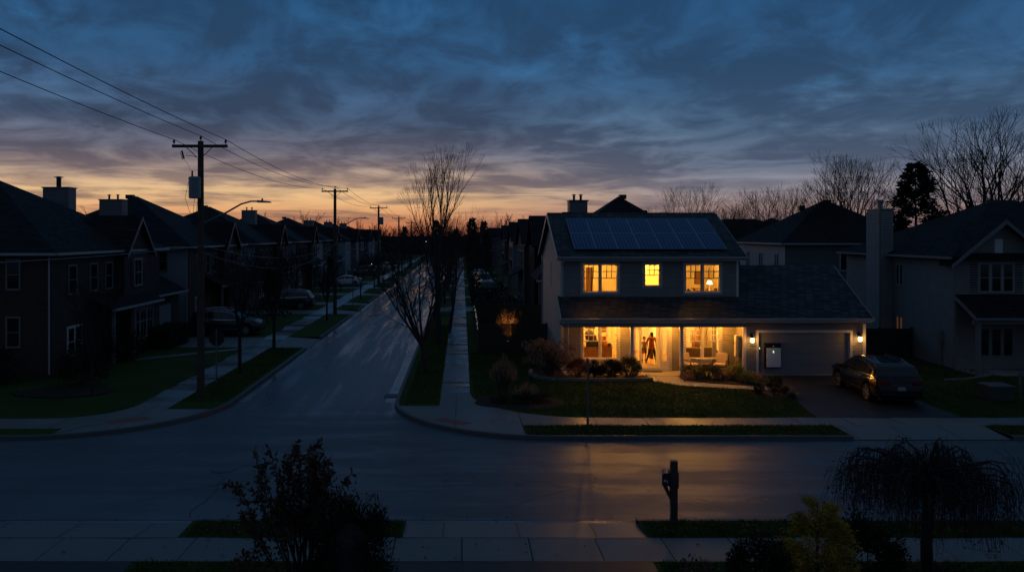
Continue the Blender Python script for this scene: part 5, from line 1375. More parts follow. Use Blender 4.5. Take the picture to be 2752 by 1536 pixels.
mb = MB(); mb.box(24.48, 24.6, 39.9, 46.0, 5.72, 5.84); mb.box(24.48, 24.6, 47.7, 52.0, 5.72, 5.84); mb.build('gutter', M['trimdark'], nb)
mb = MB(); fnf.box(mb, 24.97, 25.1, .022, .05, .2, 5.5); fnl.box(mb, 40.27, 40.4, .022, .05, .2, 5.5); mb.build('corner_board', M['trimdark'], nb)
cc = MB(); cc.box(24.25, 24.999, 46.1, 47.6, 0, 8.38)
fc1 = Fr((0, 46.1, 0), (1, 0, 0), (0, -1, 0)); fc2 = Fr((24.25, 0, 0), (0, 1, 0), (-1, 0, 0)); siding(cc, fc1, 24.25, 24.99, .2, 8.3, (), .125); siding(cc, fc2, 46.1, 47.6, .2, 8.3, (), .125)
cm = cc.build('chimney', mat('chimney_siding', (.27, .26, .25), .55, .12, 2, .05), nb)
mb = MB(); mb.box(24.17, 25.07, 46.02, 47.68, 8.381, 8.46); mb.build('cap', M['trimdark'], cm)
mb = MB(); mb.lathe((24.62, 46.8, 8.46), [(.14, 0), (.14, .35), (.2, .36), (.2, .5), (.1, .54)], 14); mb.build('flue_pipe', M['metal'], cm)
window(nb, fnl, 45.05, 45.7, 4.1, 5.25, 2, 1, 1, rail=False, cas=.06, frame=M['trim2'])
window(nb, fnl, 45.05, 45.7, 1.05, 2.3, 2, 1, 1, rail=False, cas=.06, frame=M['trimdark'], label='small window dimly lit amber', gl=emit_mat('dim_amber_window', (.30, .13, .04), .16))
window(nb, fnf, 26.22, 27.92, 4.07, 5.5, 3, 1, 1, rail=True, cas=.07, frame=M['trim2'], shutters=True)
window(nb, fnf, 26.22, 27.92, .82, 2.22, 3, 1, 1, rail=False, cas=.07, frame=M['trimdark'])
mb = MB(); fnf.box(mb, 26.97, 27.38, .003, .05, 6.02, 6.73)
for k in range(8): fnf.box(mb, 27.0, 27.35, .051, .07, 6.06 + k * .08, 6.11 + k * .08)
mb.build('gable_vent', M['trim'], nb)
mb = MB(); slab(mb, [(24.9, 38.5, 2.95), (37.5, 38.5, 2.95), (37.5, 40.28, 3.95), (24.9, 40.28, 3.95)], .12); mb.build('porch_roof', M['roofd'], nb)
mb = MB(); slab(mb, [(24.895, 38.48, 2.97), (24.895, 40.28, 3.98), (24.86, 40.28, 3.98), (24.86, 38.48, 2.97)], .18); mb.build('rake_board', M['trimdark'], nb)
mb = MB(); mb.box(24.85, 37.6, 38.38, 38.49, 2.82, 2.93); mb.build('gutter', M['trimdark'], nb)
for x in (25.05, 29.8):
    mb = MB(); mb.box(x, x + .18, 38.62, 38.8, .05, 2.80); mb.build('porch_post', M['trimdark'], nb)
mb = MB(); mb.box(24.95, 37, 38.5, 40.28, 0, .16); mb.build('porch_floor', M['porchslab'], nb)
mb = MB(); mb.box(24.9, 37, 38.7, 38.8, 2.6, 2.8); mb.build('porch_beam', M['trimdark'], nb)
mt2 = thing('electric_meter_box', 'meter box and pipe on the side wall of the grey neighbour house', 'meter', (24.9, 41.5, 1))
mb = MB(); mb.box(24.80, 24.97, 41.2, 41.5, 1.4, 2.0); mb.build('meter_case', M['trimdark'], mt2)
mb = MB(); mb.tube([(24.88, 41.35, 1.4), (24.88, 41.35, .15)], .05, 8); mb.build('conduit', M['trimdark'], mt2)
# flower kerb and paving stones by the neighbour
mb = MB(); pts = [(22.6, 37.2), (23.6, 37.35), (24.6, 37.9), (25.3, 38.2)]
for a, b in zip(pts, pts[1:]):
    a, b = V((*a, 0)), V((*b, 0)); c = (a + b) / 2; mb.cbox((c.x, c.y, .17), (b - a).length, .12, .1, math.atan2((b - a).y, (b - a).x))
tag(mb.build('stone_edging', M['stone'], loc=(24, 37.6, 0)), 'short pale stone edging on the neighbour lawn at the right', 'edging')
# utility cabinet on the lawn at the far right
t = thing('utility_cabinet', 'low green utility cabinet on the lawn at the right edge', 'cabinet', (22.2, 32.8, 0))
mb = MB(); mb.box(21.7, 22.65, 32.6, 33.4, .13, .72); c_ = mb.build('cabinet_body', mat('cabinet_green', (.05, .07, .06), .5, .15, 3, .05), t)
mb = MB(); mb.box(21.66, 22.69, 32.56, 33.44, .721, .77); mb.build('lid', M['galv'], t)
t = thing('marker_post', 'thin pale marker post beside the utility cabinet', 'post', (23.1, 33, 0))
mb = MB(); mb.tube([(23.1, 32.9, .1), (23.1, 32.9, 1.15)], .05, 8); mb.build('post', M['galv'], t)
mb = MB(); mb.box(22.98, 23.22, 32.84, 32.96, 1.16, 1.3); mb.build('top', M['galv'], t)

# ================================================================= fences
def fence(name, label, p0, p1, z1, mt, group=None, board=.14, post=2.4):
    p0, p1 = V((*p0, 0)), V((*p1, 0)); d = (p1 - p0); L = d.length; u = d.normalized(); nrm = V((u.y, -u.x, 0)); fr = Fr(p0, u, nrm)
    t = thing(name, label, 'fence', p0, group); r = random.Random(int(L * 100)); mb = MB(); a = 0
    while a < L - .02:
        w = min(board, L - a); fr.box(mb, a + .004, a + w - .004, .02, .04 + r.uniform(0, .004), .12, z1 - r.uniform(0, .015)); a += board
    mb.build('boards', mt, t)
    mb = MB(); fr.box(mb, 0, L, -.02, .019, .4, .49); fr.box(mb, 0, L, -.02, .019, z1 - .35, z1 - .26); mb.build('rail', mt, t)
    k = int(L / post) + 1
    for i in range(k + 1):
        a = L * i / k; mb = MB(); fr.box(mb, a - .05, a + .05, -.12, -.021, 0, z1 + .06); mb.build('post', mt, t)
    return t
fence('wooden_fence', 'brown board fence joining the left side of the lit house', (1.0, 46.2), (4.95, 46.2), 1.80, M['fence'])
fence('wooden_fence', 'brown board fence running back along the sidewalk beside the yard', (1.0, 60.0), (1.0, 46.3), 1.80, M['fence'])
fence('wooden_fence', 'brown board fence closing the far end of the yard', (1.0, 60.0), (8.5, 60.0), 1.7, M['fence'])
fence('wooden_fence', 'dark board fence between the garage and the grey neighbour house', (19.65, 44.0), (24.9, 44.0), 1.78, M['fenced'])
# string of small white lights on the side fence
mb = MB(); r = random.Random(4)
for k in range(26): mb.lathe((.93 + r.uniform(-.03, .03), 46.5 + k * .5, 1.5 + r.uniform(-.1, .25)), [(.012, 0), (.018, .02), (.008, .04)], 6)
o = mb.build('string_lights', emit_mat('tiny_white_bulb', (.8, .75, .7), .35), loc=(.93, 50, 1.5)); tag(o, 'string of tiny pale lights along the side fence', 'string lights')
# ================================================================= vegetation
def rvec(r):
    while True:
        v = V((r.uniform(-1, 1), r.uniform(-1, 1), r.uniform(-1, 1)))
        if .05 < v.length < 1: return v.normalized()
def leaf(mb, p, d, s, w=.45, r=None):
    d = V(d); a = d.orthogonal().normalized() if r is None else d.cross(rvec(r)).normalized()
    p = V(p); mb.poly([p, p + d * s * .5 + a * s * w * .5, p + d * s, p + d * s * .5 - a * s * w * .5])
def leaf_blob(mb, c, rad, n, s, r, clumps=14, tight=.34, up=.2, w=.5, shell=.55):
    c = V(c); cl = []
    for _ in range(clumps):
        v = rvec(r); q = r.uniform(shell, .9); cl.append(V((c.x + v.x * rad[0] * q, c.y + v.y * rad[1] * q, c.z + v.z * rad[2] * q)))
    for _ in range(n):
        k = r.choice(cl); p = k + V((r.gauss(0, tight) * rad[0], r.gauss(0, tight) * rad[1], r.gauss(0, tight) * rad[2]))
        e_ = V(((p.x - c.x) / rad[0], (p.y - c.y) / rad[1], (p.z - c.z) / rad[2]))
        if e_.length > 1.12: p = c + V((e_.x * rad[0], e_.y * rad[1], e_.z * rad[2])) / e_.length * r.uniform(.85, 1.1)
        if p.z < .14: p.z = .14 + r.random() * .05
        d = ((p - c).normalized() * .8 + rvec(r) * .8 + UP * up).normalized()
        leaf(mb, p, d, s * r.uniform(.6, 1.3), w, r)
def shrub(name, label, cat, c, rad, n, s, lm, seed, group=None, clumps=14, stems=True, **kw):
    r = random.Random(seed); t = thing(name, label, cat, (c[0], c[1], .13), group)
    mb = MB(); leaf_blob(mb, c, rad, n, s, r, clumps, **kw); mb.build('foliage', lm, t)
    if stems:
        mb = MB()
        for _ in range(7):
            v = rvec(r); mb.tube([(c[0] + r.uniform(-.05, .05), c[1] + r.uniform(-.05, .05), .10), (c[0] + v.x * rad[0] * .4, c[1] + v.y * rad[1] * .4, c[2] - rad[2] * .2), (c[0] + v.x * rad[0] * .8, c[1] + v.y * rad[1] * .8, c[2] + abs(v.z) * rad[2] * .6)], [.02, .014, .006], 5)
        mb.build('stems', M['bark'], t)
    return t
def branch(r, p, d, L, rad, depth, maxd, out, trop=.06, wander=.16, kids=(5, 7), ratio=(.5, .72), ang=(.35, .75), start=.25, minr=.004):
    n_ = max(3, int(2 + L * 1.2)) if depth < 2 else 3
    pts = [p.copy()]; rd = [rad]; st = L / n_; q = p.copy(); d = d.copy()
    tip = rad * (.35 if depth == 0 else .25)
    for i in range(n_):
        d = (d + rvec(r) * wander + UP * trop).normalized(); q = q + d * st
        pts.append(q.copy()); rd.append(max(minr, rad + (tip - rad) * (i + 1) / n_))
    out.append((depth, pts, rd))
    if depth >= maxd: return
    k = r.randint(*kids)
    for i in range(k):
        t = start + (1 - start) * (i + r.random() * .8) / k; t = min(t, .98); f = t * n_; j = min(int(f), n_ - 1)
        bp = pts[j].lerp(pts[j + 1], f - j); bd = (pts[j + 1] - pts[j]).normalized()
        ax = bd.cross(rvec(r)); ax = ax.normalized() if ax.length > .01 else bd.orthogonal()
        nd = Matrix.Rotation(r.uniform(*ang), 3, ax) @ bd
        br = (rd[j] + (rd[j + 1] - rd[j]) * (f - j)) * r.uniform(.45, .7)
        branch(r, bp, nd, L * r.uniform(*ratio) * (1 - .35 * t), max(br, minr), depth + 1, maxd, out, trop, wander, kids, ratio, ang, .18, minr)
def tree_parts(root, out, mt, minr_sides=5, split=1, local=True):
    a, b = MB(), MB()
    for depth, pts, rd in out:
        (a if depth <= split else b).tube(pts, rd, 7 if depth == 0 else (5 if depth <= split else 3), cap=False)
    a.build('trunk', mt, root, True); b.build('branches', M['twig'], root)
def bare_tree(label, loc, h, seed, stems=1, trunk_h=.25, rad=.14, spread=.35, lean=(0, 0), kids=(5, 7), maxd=4, minr=.004, mt='bark', name='bare_tree', group=None, ratio=(.5, .7), trop=.07, ang=(.3, .7), width=1.0, cat='tree'):
    h *= .77; r = random.Random(seed); t = thing(name, label, cat, loc, group, local=True); out = []
    base = V((0, 0, -.05)); th = h * trunk_h; top = V((lean[0] * th, lean[1] * th, th))
    if stems == 1:
        branch(r, base, V((lean[0], lean[1], 1)).normalized(), h * .95, rad, 0, maxd, out, trop, .07, (kids[0] + 6, kids[1] + 8), (.36, .5), ang, trunk_h, minr)
    else:
        out.append((0, [base, base.lerp(top, .5), top], [rad * 1.25, rad * 1.02, rad * .95]))
        for i in range(stems):
            a = 2 * PI * i / stems + r.uniform(-.4, .4); sp = spread * r.uniform(.5, 1.15)
            d = V((math.cos(a) * sp + lean[0], math.sin(a) * sp * .9 + lean[1], 1)).normalized()
            branch(r, top - UP * .02, d, (h - th) * r.uniform(.82, 1.0) * (1 if i else 1.02), rad * r.uniform(.5, .68), 1, maxd, out, trop, .065, kids, ratio, ang, .2, minr)
    tree_parts(t, out, M[mt], split=1)
    if width != 1: t.scale = (width, width, 1)
    return t
def fork(r, p, d, L, rad, lv, mx, out, trop, ang, minr):
    pts = [p.copy()]; rd = [rad]; q = p.copy(); d = d.copy(); n_ = 3 if lv < 4 else 2
    for i in range(n_):
        d = (d + rvec(r) * .10 + UP * trop).normalized(); q = q + d * (L / n_); pts.append(q.copy()); rd.append(max(minr, rad * (1 - .22 * (i + 1) / n_)))
    out.append((0 if lv == 0 else (1 if lv < 4 else 2), pts, rd))
    if lv >= mx: return
    n_ = 3 if (r.random() < (.4 if lv < 3 else .18)) else 2; a0 = r.uniform(0, 6.3)
    for i in range(n_):
        ax = Matrix.Rotation(a0 + 2 * PI * i / n_ + r.uniform(-.4, .4), 3, d) @ d.orthogonal().normalized()
        k = r.uniform(*ang) * (1.0 if i else .55); nd = Matrix.Rotation(k, 3, ax) @ d
        fork(r, q, nd, L * r.uniform(.72, .92), max(minr, rad * r.uniform(.48, .62) * (1.2 if i == 0 else 1)), lv + 1, mx, out, trop, ang, minr)
    if lv >= 1:
        for _ in range(1 if lv < 3 else r.randint(0, 1)):
            j = r.randint(1, len(pts) - 1); ax = d.cross(rvec(r)).normalized(); nd = Matrix.Rotation(r.uniform(.5, .9), 3, ax) @ d
            if lv + 3 <= mx: fork(r, pts[j], nd, L * .6, max(minr, rad * .3), min(lv + 3, mx), mx, out, trop, ang, minr)
def fork_tree(label, loc, h, seed, rad, levels=8, trunk_h=.22, ang=(.28, .52), trop=.03, minr=.004, mt='bark', group=None, lean=(0, 0), scale=None):
    r = random.Random(seed); t = thing('bare_tree', label, 'tree', loc, group, local=True); out = []
    L = h * (1 - trunk_h) / 3.75; th = h * trunk_h; top = V((lean[0] * th, lean[1] * th, th))
    out.append((0, [V((0, 0, -.05)), top * .5, top], [rad * 1.25, rad * 1.05, rad]))
    for i in range(3):
        a = 2 * PI * i / 3 + r.uniform(-.5, .5); s_ = r.uniform(.12, .42) if i else .04
        fork(r, top - UP * .05 * i, V((math.cos(a) * s_ + lean[0], math.sin(a) * s_, 1)).normalized(), L * (1.0 if i == 0 else r.uniform(.8, 1)), rad * (.78 if i == 0 else .55), 1, levels, out, trop, ang, minr)
    k = h / max(p.z for _, ps, _ in out for p in ps)
    out = [(d_, [p * k for p in ps], rr_) for d_, ps, rr_ in out]
    tree_parts(t, out, M[mt], split=1); return t
# two boulevard trees at the right kerb
bare_tree('low spreading bare tree leaning over the side street at the right kerb', (-1.74, 39.4, .13), 8.3, 21, stems=8, trunk_h=.2, rad=.12, spread=.60, lean=(-.16, 0), kids=(6, 8), minr=.005, ratio=(.4, .56), trop=.04, ang=(.3, .75))
fork_tree('tall bare tree rising above the horizon beside the right sidewalk', (-1.5, 49.6, .13), 12.7, 3, .25, levels=8, trunk_h=.34, ang=(.2, .42), trop=.05, minr=.0075).scale = (.68, .75, 1)
fork_tree('fan shaped bare tree leaning right just beyond the tallest one', (-.9, 56, .13), 9.0, 5, .12, levels=7, trunk_h=.2, ang=(.3, .56), trop=.02, minr=.004, lean=(.16, 0))
bare_tree('slender bare tree close behind the tall boulevard tree', (-1.6, 57, .13), 9.6, 9, stems=4, trunk_h=.22, rad=.13, spread=.28, lean=(-.06, 0), kids=(5, 7), maxd=4, minr=.009, trop=.09)
t0 = bare_tree('bare young street tree on the left boulevard beyond the first pole', (-10.95, 39.2, .13), 6.2, 31, stems=5, trunk_h=.36, rad=.085, spread=.42, kids=(5, 6), maxd=4, minr=.007, mt='barkd', group='young trees on the left boulevard')
t1 = bare_tree('bare young street tree just before the first left driveway', (-11.2, 47.4, .13), 6.6, 32, stems=6, trunk_h=.34, rad=.09, spread=.42, kids=(5, 7), maxd=4, minr=.008, mt='barkd', group='young trees on the left boulevard')
for i, (y, k, lb) in enumerate(((63, 1, 'bare young street tree between the first and second poles'), (84, 0, 'bare young street tree past the second pole'), (97, 1, 'fourth bare young tree beyond the second pole'), (108, 0, 'fifth bare young tree near the third pole'))):
    copy_tree(t0 if k == 0 else t1, (-10.7, y, .13), 1.3 * i + .7, .8, lb)
bare_tree('small dark bare tree in the bed of the corner lawn at the left', (-15.9, 34.2, .13), 5.6, 41, stems=5, trunk_h=.3, rad=.06, spread=.5, kids=(5, 6), maxd=4, minr=.006, mt='barkd')
bare_tree('bare tree against the second left house', (-16.0, 58.5, .13), 6.6, 42, stems=5, trunk_h=.25, rad=.08, spread=.5, kids=(5, 6), maxd=4, minr=.01, mt='barkd')
bare_tree('bare tree in front of the third left house', (-15.8, 74.8, .13), 7.0, 43, stems=5, trunk_h=.25, rad=.09, spread=.5, kids=(5, 6), maxd=4, minr=.012, mt='barkd')
# right boulevard trees farther away (copies)
far0 = bare_tree('bare boulevard tree beyond the right driveways', (-1.7, 78, .13), 8.2, 52, stems=5, trunk_h=.22, rad=.11, spread=.4, kids=(5, 6), maxd=4, minr=.009, trop=.08, group='bare trees along the far street')
rr = random.Random(77)
for i, (x, y, s_) in enumerate(((-1.7, 94, .9), (-1.6, 112, 1.0), (-1.8, 132, 1.05), (-10.6, 122, .95), (-10.6, 140, 1.0), (-10.5, 160, 1.1), (2.5, 92, .75), (2.2, 118, .8))):
    copy_tree(far0, (x, y, .13), rr.uniform(0, 6), s_, f'{["first", "second", "third", "fourth", "fifth", "sixth", "seventh", "eighth"][i]} of the distant bare trees lining the {"left" if x < -5 else "right"} side of the far street')
# skyline trees at the right
big = fork_tree('largest bare tree towering over the neighbour roof at the right edge', (38.2, 58, 0), 16.2, 11, .38, levels=8, trunk_h=.22, ang=(.26, .52), trop=.03, minr=.009, mt='barkd', group='tall bare trees on the right skyline')
b2 = fork_tree('dense bare tree behind the hip roofed house, left of the conifer', (32.4, 68, 0), 14.3, 12, .32, levels=8, trunk_h=.2, ang=(.24, .48), trop=.04, minr=.009, mt='barkd', group='tall bare trees on the right skyline')
SK = [(big, (43.6, 62, 0), 2.0, .95, 'tall bare tree cut by the right edge of the picture'), (b2, (35.6, 71, 0), 2.5, .98, 'bare tree between the dense one and the conifer'),
      (b2, (29.8, 74, 0), 4.2, .84, 'medium bare tree left of the dense bare tree'),
      (b2, (33.6, 88, 0), 1.2, .86, 'bare tree right above the pale walled house roof'), (b2, (33.2, 96, 0), 3.2, .78, 'round topped bare tree left of the pale walled house peak'),
      (big, (35.6, 104, 0), 1.0, .68, 'smaller bare tree above the distant dark roofs'), (b2, (36.5, 118, 0), 0.3, .76, 'slim bare tree over the distant dark roofs'),
      (big, (38, 125, 0), 4.0, .56, 'low bare tree at the left end of the right skyline group'), (b2, (26.5, 93, 0), 5.1, .92, 'lone fan shaped bare tree rising over the solar roof'),
      (b2, (5.2, 165, 0), 1.1, .72, 'far bare tree right of the end of the street')]
for src, loc, rz, sc, lb in SK: copy_tree(src, loc, rz, sc, lb)
# conifer by the neighbour
def conifer(label, loc, h, w, seed, n=5200, s=.42, group=None, sparse=.8):
    r = random.Random(seed); t = thing('conifer', label, 'tree', loc, group, local=True)
    mb = MB(); mb.tube([(0, 0, 0), (.05, 0, h * .5), (0, 0, h * .97)], [.16, .1, .02], 7); mb.build('trunk', M['barkd'], t)
    mb = MB(); nb_ = int(h * 26)
    per = n // nb_
    for i in range(nb_):
        z = h * (.10 + .88 * (i / nb_)); rr_ = w * (1 - (z / h)) ** .8 * r.uniform(.4, 1.15) * (1 + .25 * math.sin(z * 3.1)) + .12; a = r.uniform(0, 2 * PI)
        tip = V((math.cos(a) * rr_, math.sin(a) * rr_, z + r.uniform(-.3, .25) * rr_ * .5)); b = V((0, 0, z))
        for k in range(per):
            f = r.uniform(.25, 1.0) ** .7; p = b.lerp(tip, f) + V((r.gauss(0, .12), r.gauss(0, .12), r.gauss(0, .10))) * (.7 + rr_ * .3)
            d = ((tip - b).normalized() + rvec(r) * .7 - UP * .15).normalized(); leaf(mb, p, d, s * r.uniform(.5, 1.2), .35, r)
    mb.build('crown', M['lf_con'], t); return t
conifer('dark conifer rising behind the neighbour chimney', (30.8, 54.0, 0), 12.0, 4.0, 71, 15000, .34)
cn = conifer('dark spruce in the far tree line straight down the street', (2.2, 172, 0), 10.5, 2.6, 72, 2500, .7, 'far dark spruces')
for i, (x, y, s_) in enumerate(((-1.5, 205, .8), (6, 215, 1.0), (-7.5, 235, 1.05), (-18, 250, .9), (4.5, 150, .7))):
    copy_tree(cn, (x, y, 0), i * 1.3, s_, f'{["first", "second", "third", "fourth", "fifth"][i]} smaller dark spruce in the far tree line')
# far woods closing the street: one mass nobody could count
r = random.Random(90); mb = MB()
for _ in range(260):
    x = r.uniform(-120, 90); y = r.uniform(262, 330) if -40 < x < 30 else r.uniform(215, 330); h = r.uniform(4.6, 8.2) * (1.0 + .25 * math.sin(x * .11))
    out = []; branch(r, V((x, y, 0)), UP, h * 1.25, .16, 0, 2, out, .05, .1, (8, 12), (.3, .5), (.3, .8), .2, .03)
    for dpt, pts, rd in out: mb.tube(pts, rd, 3, cap=False)
    for _ in range(90):
        p = V((x + r.gauss(0, 1.8), y + r.gauss(0, 1.8), r.uniform(.2, h * .78))); leaf(mb, p, rvec(r), r.uniform(.5, 1.3), .8, r)
o = mb.build('far_woods', M['barkd']); o['kind'] = 'stuff'
r = random.Random(91); mb = MB()
for _ in range(16000):
    y = r.uniform(60, 210); x = r.choice((r.uniform(.9, 5.0), r.uniform(.9, 3.2), r.uniform(-18.4, -14.4)));
    if x > 0 and any(g0 - .6 < y < g1 + .6 for g0, g1 in ne_gaps): continue
    if x < 0 and (any(g0 - .8 < y < g1 + .8 for g0, g1 in nw_gaps) or mnoise.noise((x * .3, y * .2, 4)) < .02): continue
    p = V((x, y, r.uniform(.15, 1.1 + 1.2 * max(0, mnoise.noise((x * .4, y * .3, 0))))))
    leaf(mb, p, rvec(r), r.uniform(.15, .4), .7, r)
o = mb.build('front_yard_shrubbery', M['lf_hedge']); o['kind'] = 'stuff'

# ---- house front bed
def hydrangea():
    r = random.Random(101); c = V((4.22, 38.25, .17)); t = thing('hydrangea_shrub', 'large dried hydrangea with brown flower heads at the house corner', 'shrub', c)
    st = MB(); bl = MB(); lf = MB()
    for i in range(80):
        a = r.uniform(0, 2 * PI); q = math.sqrt(r.random()) * 1.25; hh = r.uniform(.75, 1.95) * (1 - .18 * q)
        tip = V((c.x + math.cos(a) * q, c.y + math.sin(a) * q * .75, .17 + hh))
        mid = V((c.x + math.cos(a) * q * .45, c.y + math.sin(a) * q * .35, .17 + hh * .55))
        st.tube([c + V((r.uniform(-.15, .15), r.uniform(-.1, .1), 0)), mid, tip], [.014, .010, .005], 5, False)
        rr_ = r.uniform(.10, .17)
        for _ in range(85):
            v = rvec(r); p = tip + V((v.x * rr_, v.y * rr_, v.z * rr_ * 1.1)) * r.uniform(.6, 1); leaf(bl, p, (v + rvec(r) * .5).normalized(), .055 * r.uniform(.7, 1.3), .9, r)
        for _ in range(7):
            p = mid.lerp(tip, r.uniform(-.4, .95)) + rvec(r) * .1; leaf(lf, p, (rvec(r) - UP * .5).normalized(), .15 * r.uniform(.6, 1.2), .5, r)
    st.build('stems', M['straw'], t); bl.build('flower_heads', M['lf_hyd'], t); lf.build('foliage', M['lf_dry'], t)
hydrangea()
shrub('rust_shrub', 'rounded rust coloured shrub between the hydrangea and the green shrubs', 'shrub', (5.55, 38.0, .58), (.50, .42, .46), 3200, .06, M['lf_rust'], 102, clumps=26, tight=.2)
for i, (x, rx, h, lb) in enumerate(((6.35, .42, .80, 'left of the three dark green shrubs under the window'), (7.12, .46, .84, 'middle of the three dark green shrubs under the window'), (7.98, .55, .98, 'largest, rightmost dark green shrub beside the porch post'))):
    shrub('evergreen_shrub', lb, 'shrub', (x, 37.95, .17 + h / 2), (rx, .42, h / 2), 3400, .085, M['lf_dark'], 110 + i, 'dark green shrubs under the lower left window', clumps=30, tight=.2, up=.6, w=.35)
r = random.Random(120)
for i, (x, y, rx, rz_, m_, s, n_, lb) in enumerate(((10.9, 38.0, .55, .34, 'lf_green', .08, 1500, 'leafy olive perennial nearest the porch step'), (11.6, 37.6, .6, .36, 'lf_green', .09, 1700, 'broad leafy perennial in front of the left armchair'),
        (12.3, 37.4, .42, .26, 'lf_hyd', .08, 1000, 'straw coloured perennial in the middle of the porch bed'), (12.95, 37.55, .45, .38, 'lf_lime', .13, 800, 'bright yellow green hosta below the meter boxes'),
        (13.4, 36.8, .42, .24, 'lf_lime', .08, 900, 'low yellow green plant near the end of the porch bed'), (13.05, 36.5, .36, .2, 'lf_green', .07, 700, 'small olive plant at the edge of the path'))):
    shrub('perennial_plant', lb, 'plant', (x, y, .15 + rz_ * .8), (rx, .4, rz_), n_, s, M[m_], 120 + i, 'plants in the porch bed', clumps=16, tight=.22, up=.5)
for i, (x, y, w_, lb) in enumerate(((10.62, 37.15, .3, 'pink flowers at the left tip of the porch bed'), (13.85, 37.3, .34, 'pink flowers beside the garage corner'))):
    t = thing('pink_flowers', lb, 'flowers', (x, y, .15), 'pink flower clumps'); mb = MB(); gb = MB(); r = random.Random(130 + i)
    for _ in range(60):
        p = V((x + r.gauss(0, w_ * .5), y + r.gauss(0, w_ * .4), .15 + r.uniform(.08, .32)))
        for k in range(6): leaf(mb, p, (rvec(r) + UP * .6).normalized(), .045, .9, r)
        for k in range(5): leaf(gb, p - UP * r.uniform(.03, .15), rvec(r), .07, .4, r)
    mb.build('petals', M['pink'], t); gb.build('foliage', M['lf_green'], t)
shrub('round_boxwood', 'dark round clipped boxwood beside the driveway', 'shrub', (13.35, 34.0, .55), (.36, .36, .42), 2600, .05, M['lf_hedge'], 140, clumps=40, tight=.14)
shrub('small_shrub', 'small dark shrub left of the round boxwood', 'shrub', (12.75, 34.3, .36), (.28, .26, .25), 1100, .06, M['lf_hedge'], 141, clumps=20, tight=.2)
def grass_clump(name, label, x, y, h, w, n_, m_, seed, plume=False, lean=(0, 0), plm='lf_hyd'):
    r = random.Random(seed); t = thing(name, label, 'grass', (x, y, .13)); mb = MB(); pm = MB()
    for _ in range(n_):
        a = r.uniform(0, 2 * PI); q = r.random() ** .7 * w; hh = h * r.uniform(.55, 1)
        b = V((x + r.gauss(0, .08), y + r.gauss(0, .08), .13)); tp = V((x + math.cos(a) * q + lean[0], y + math.sin(a) * q + lean[1], .13 + hh * (1 - .35 * q / max(w, .01))))
        md_ = b.lerp(tp, .55) + UP * hh * .18; s_ = V((-math.sin(a), math.cos(a), 0)) * .007
        mb.add([b - s_, b + s_, md_ + s_, md_ - s_, tp], [[0, 1, 2, 3], [3, 2, 4]])
        if plume and r.random() < .12:
            for k in range(16): leaf(pm, tp + UP * (.015 * k - .08) + rvec(r) * .02, (rvec(r) + UP).normalized(), .05, .5, r)
    mb.build('blades', M[m_], t)
    if plume: pm.build('plumes', M[plm], t)
    return t
grass_clump('ornamental_grass', 'tall straw coloured ornamental grass on the corner of the lot', 1.75, 33.7, 1.75, .62, 1300, 'straw', 150, True)
grass_clump('ornamental_grass', 'low tan grass in front of the tall ornamental grass', 2.7, 32.9, .65, .55, 500, 'straw', 151, True)
grass_clump('ornamental_grass', 'pale arching grass along the driveway edge', 13.85, 34.35, .5, .5, 420, 'straw', 152, False, (.15, -.2))
grass_clump('ornamental_grass', 'second pale arching grass beside the driveway', 13.75, 33.4, .38, .42, 300, 'straw', 153, False, (.15, -.2))
for i, (x, y, w_, h, lb) in enumerate(((1.6, 32.3, .4, .3, 'dark low plant at the left of the corner bed'), (2.5, 32.1, .5, .34, 'dark low plant in the middle of the corner bed'), (3.3, 32.5, .45, .32, 'dark low plant at the right of the corner bed'))):
    shrub('low_plant', lb, 'plant', (x, y, .14 + h / 2), (w_, .38, h / 2), 800, .08, M['lf_dry' if i != 1 else 'lf_hedge'], 160 + i, 'low plants in the corner bed', clumps=12, tight=.25)
# lit shrub in the fenced yard with its garden lamp
r = random.Random(170)
t = bare_tree('small shrub lit orange by a garden lamp behind the board fence', (2.95, 50.0, .1), 2.3, 171, stems=9, trunk_h=.08, rad=.03, spread=.65, kids=(5, 7), maxd=3, minr=.008, cat='shrub', name='lit_shrub')
mb = MB(); leaf_blob(mb, (0, 0, 1.35), (.75, .6, .85), 1500, .075, r, 22, .22)
mb.v = [(a, b, max(c, .1)) for a, b, c in mb.v]; mb.build('foliage', M['lf_hyd'], t)
gl = thing('garden_lamp', 'small garden spotlight behind the board fence under the lit shrub', 'lamp', (2.9, 49.0, .1))
mb = MB(); mb.tube([(2.9, 49.0, .05), (2.9, 49.0, .28)], .02, 6); mb.lathe((2.9, 49.0, .28), [(.05, 0), (.07, .08), (.075, .12)], 10); mb.build('lamp_body', M['black'], gl)
mb = MB(); mb.lathe((2.9, 49.0, .401), [(.06, 0), (.06, .008)], 10); mb.build('lamp_glass', M['bulb'], gl)
gsp = bpy.data.lights.new('garden_light', 'SPOT'); gsp.energy = 700; gsp.color = (1, .42, .08); gsp.spot_size = math.radians(62); gsp.spot_blend = .6; gsp.shadow_soft_size = .05
gso = bpy.data.objects.new('garden_light', gsp); COL.objects.link(gso); gso.location = (2.9, 49.0, .45); gso.rotation_euler = (V((2.9, 49.0, .45)) - V((2.95, 50.3, 1.5))).to_track_quat('Z', 'Y').to_euler()
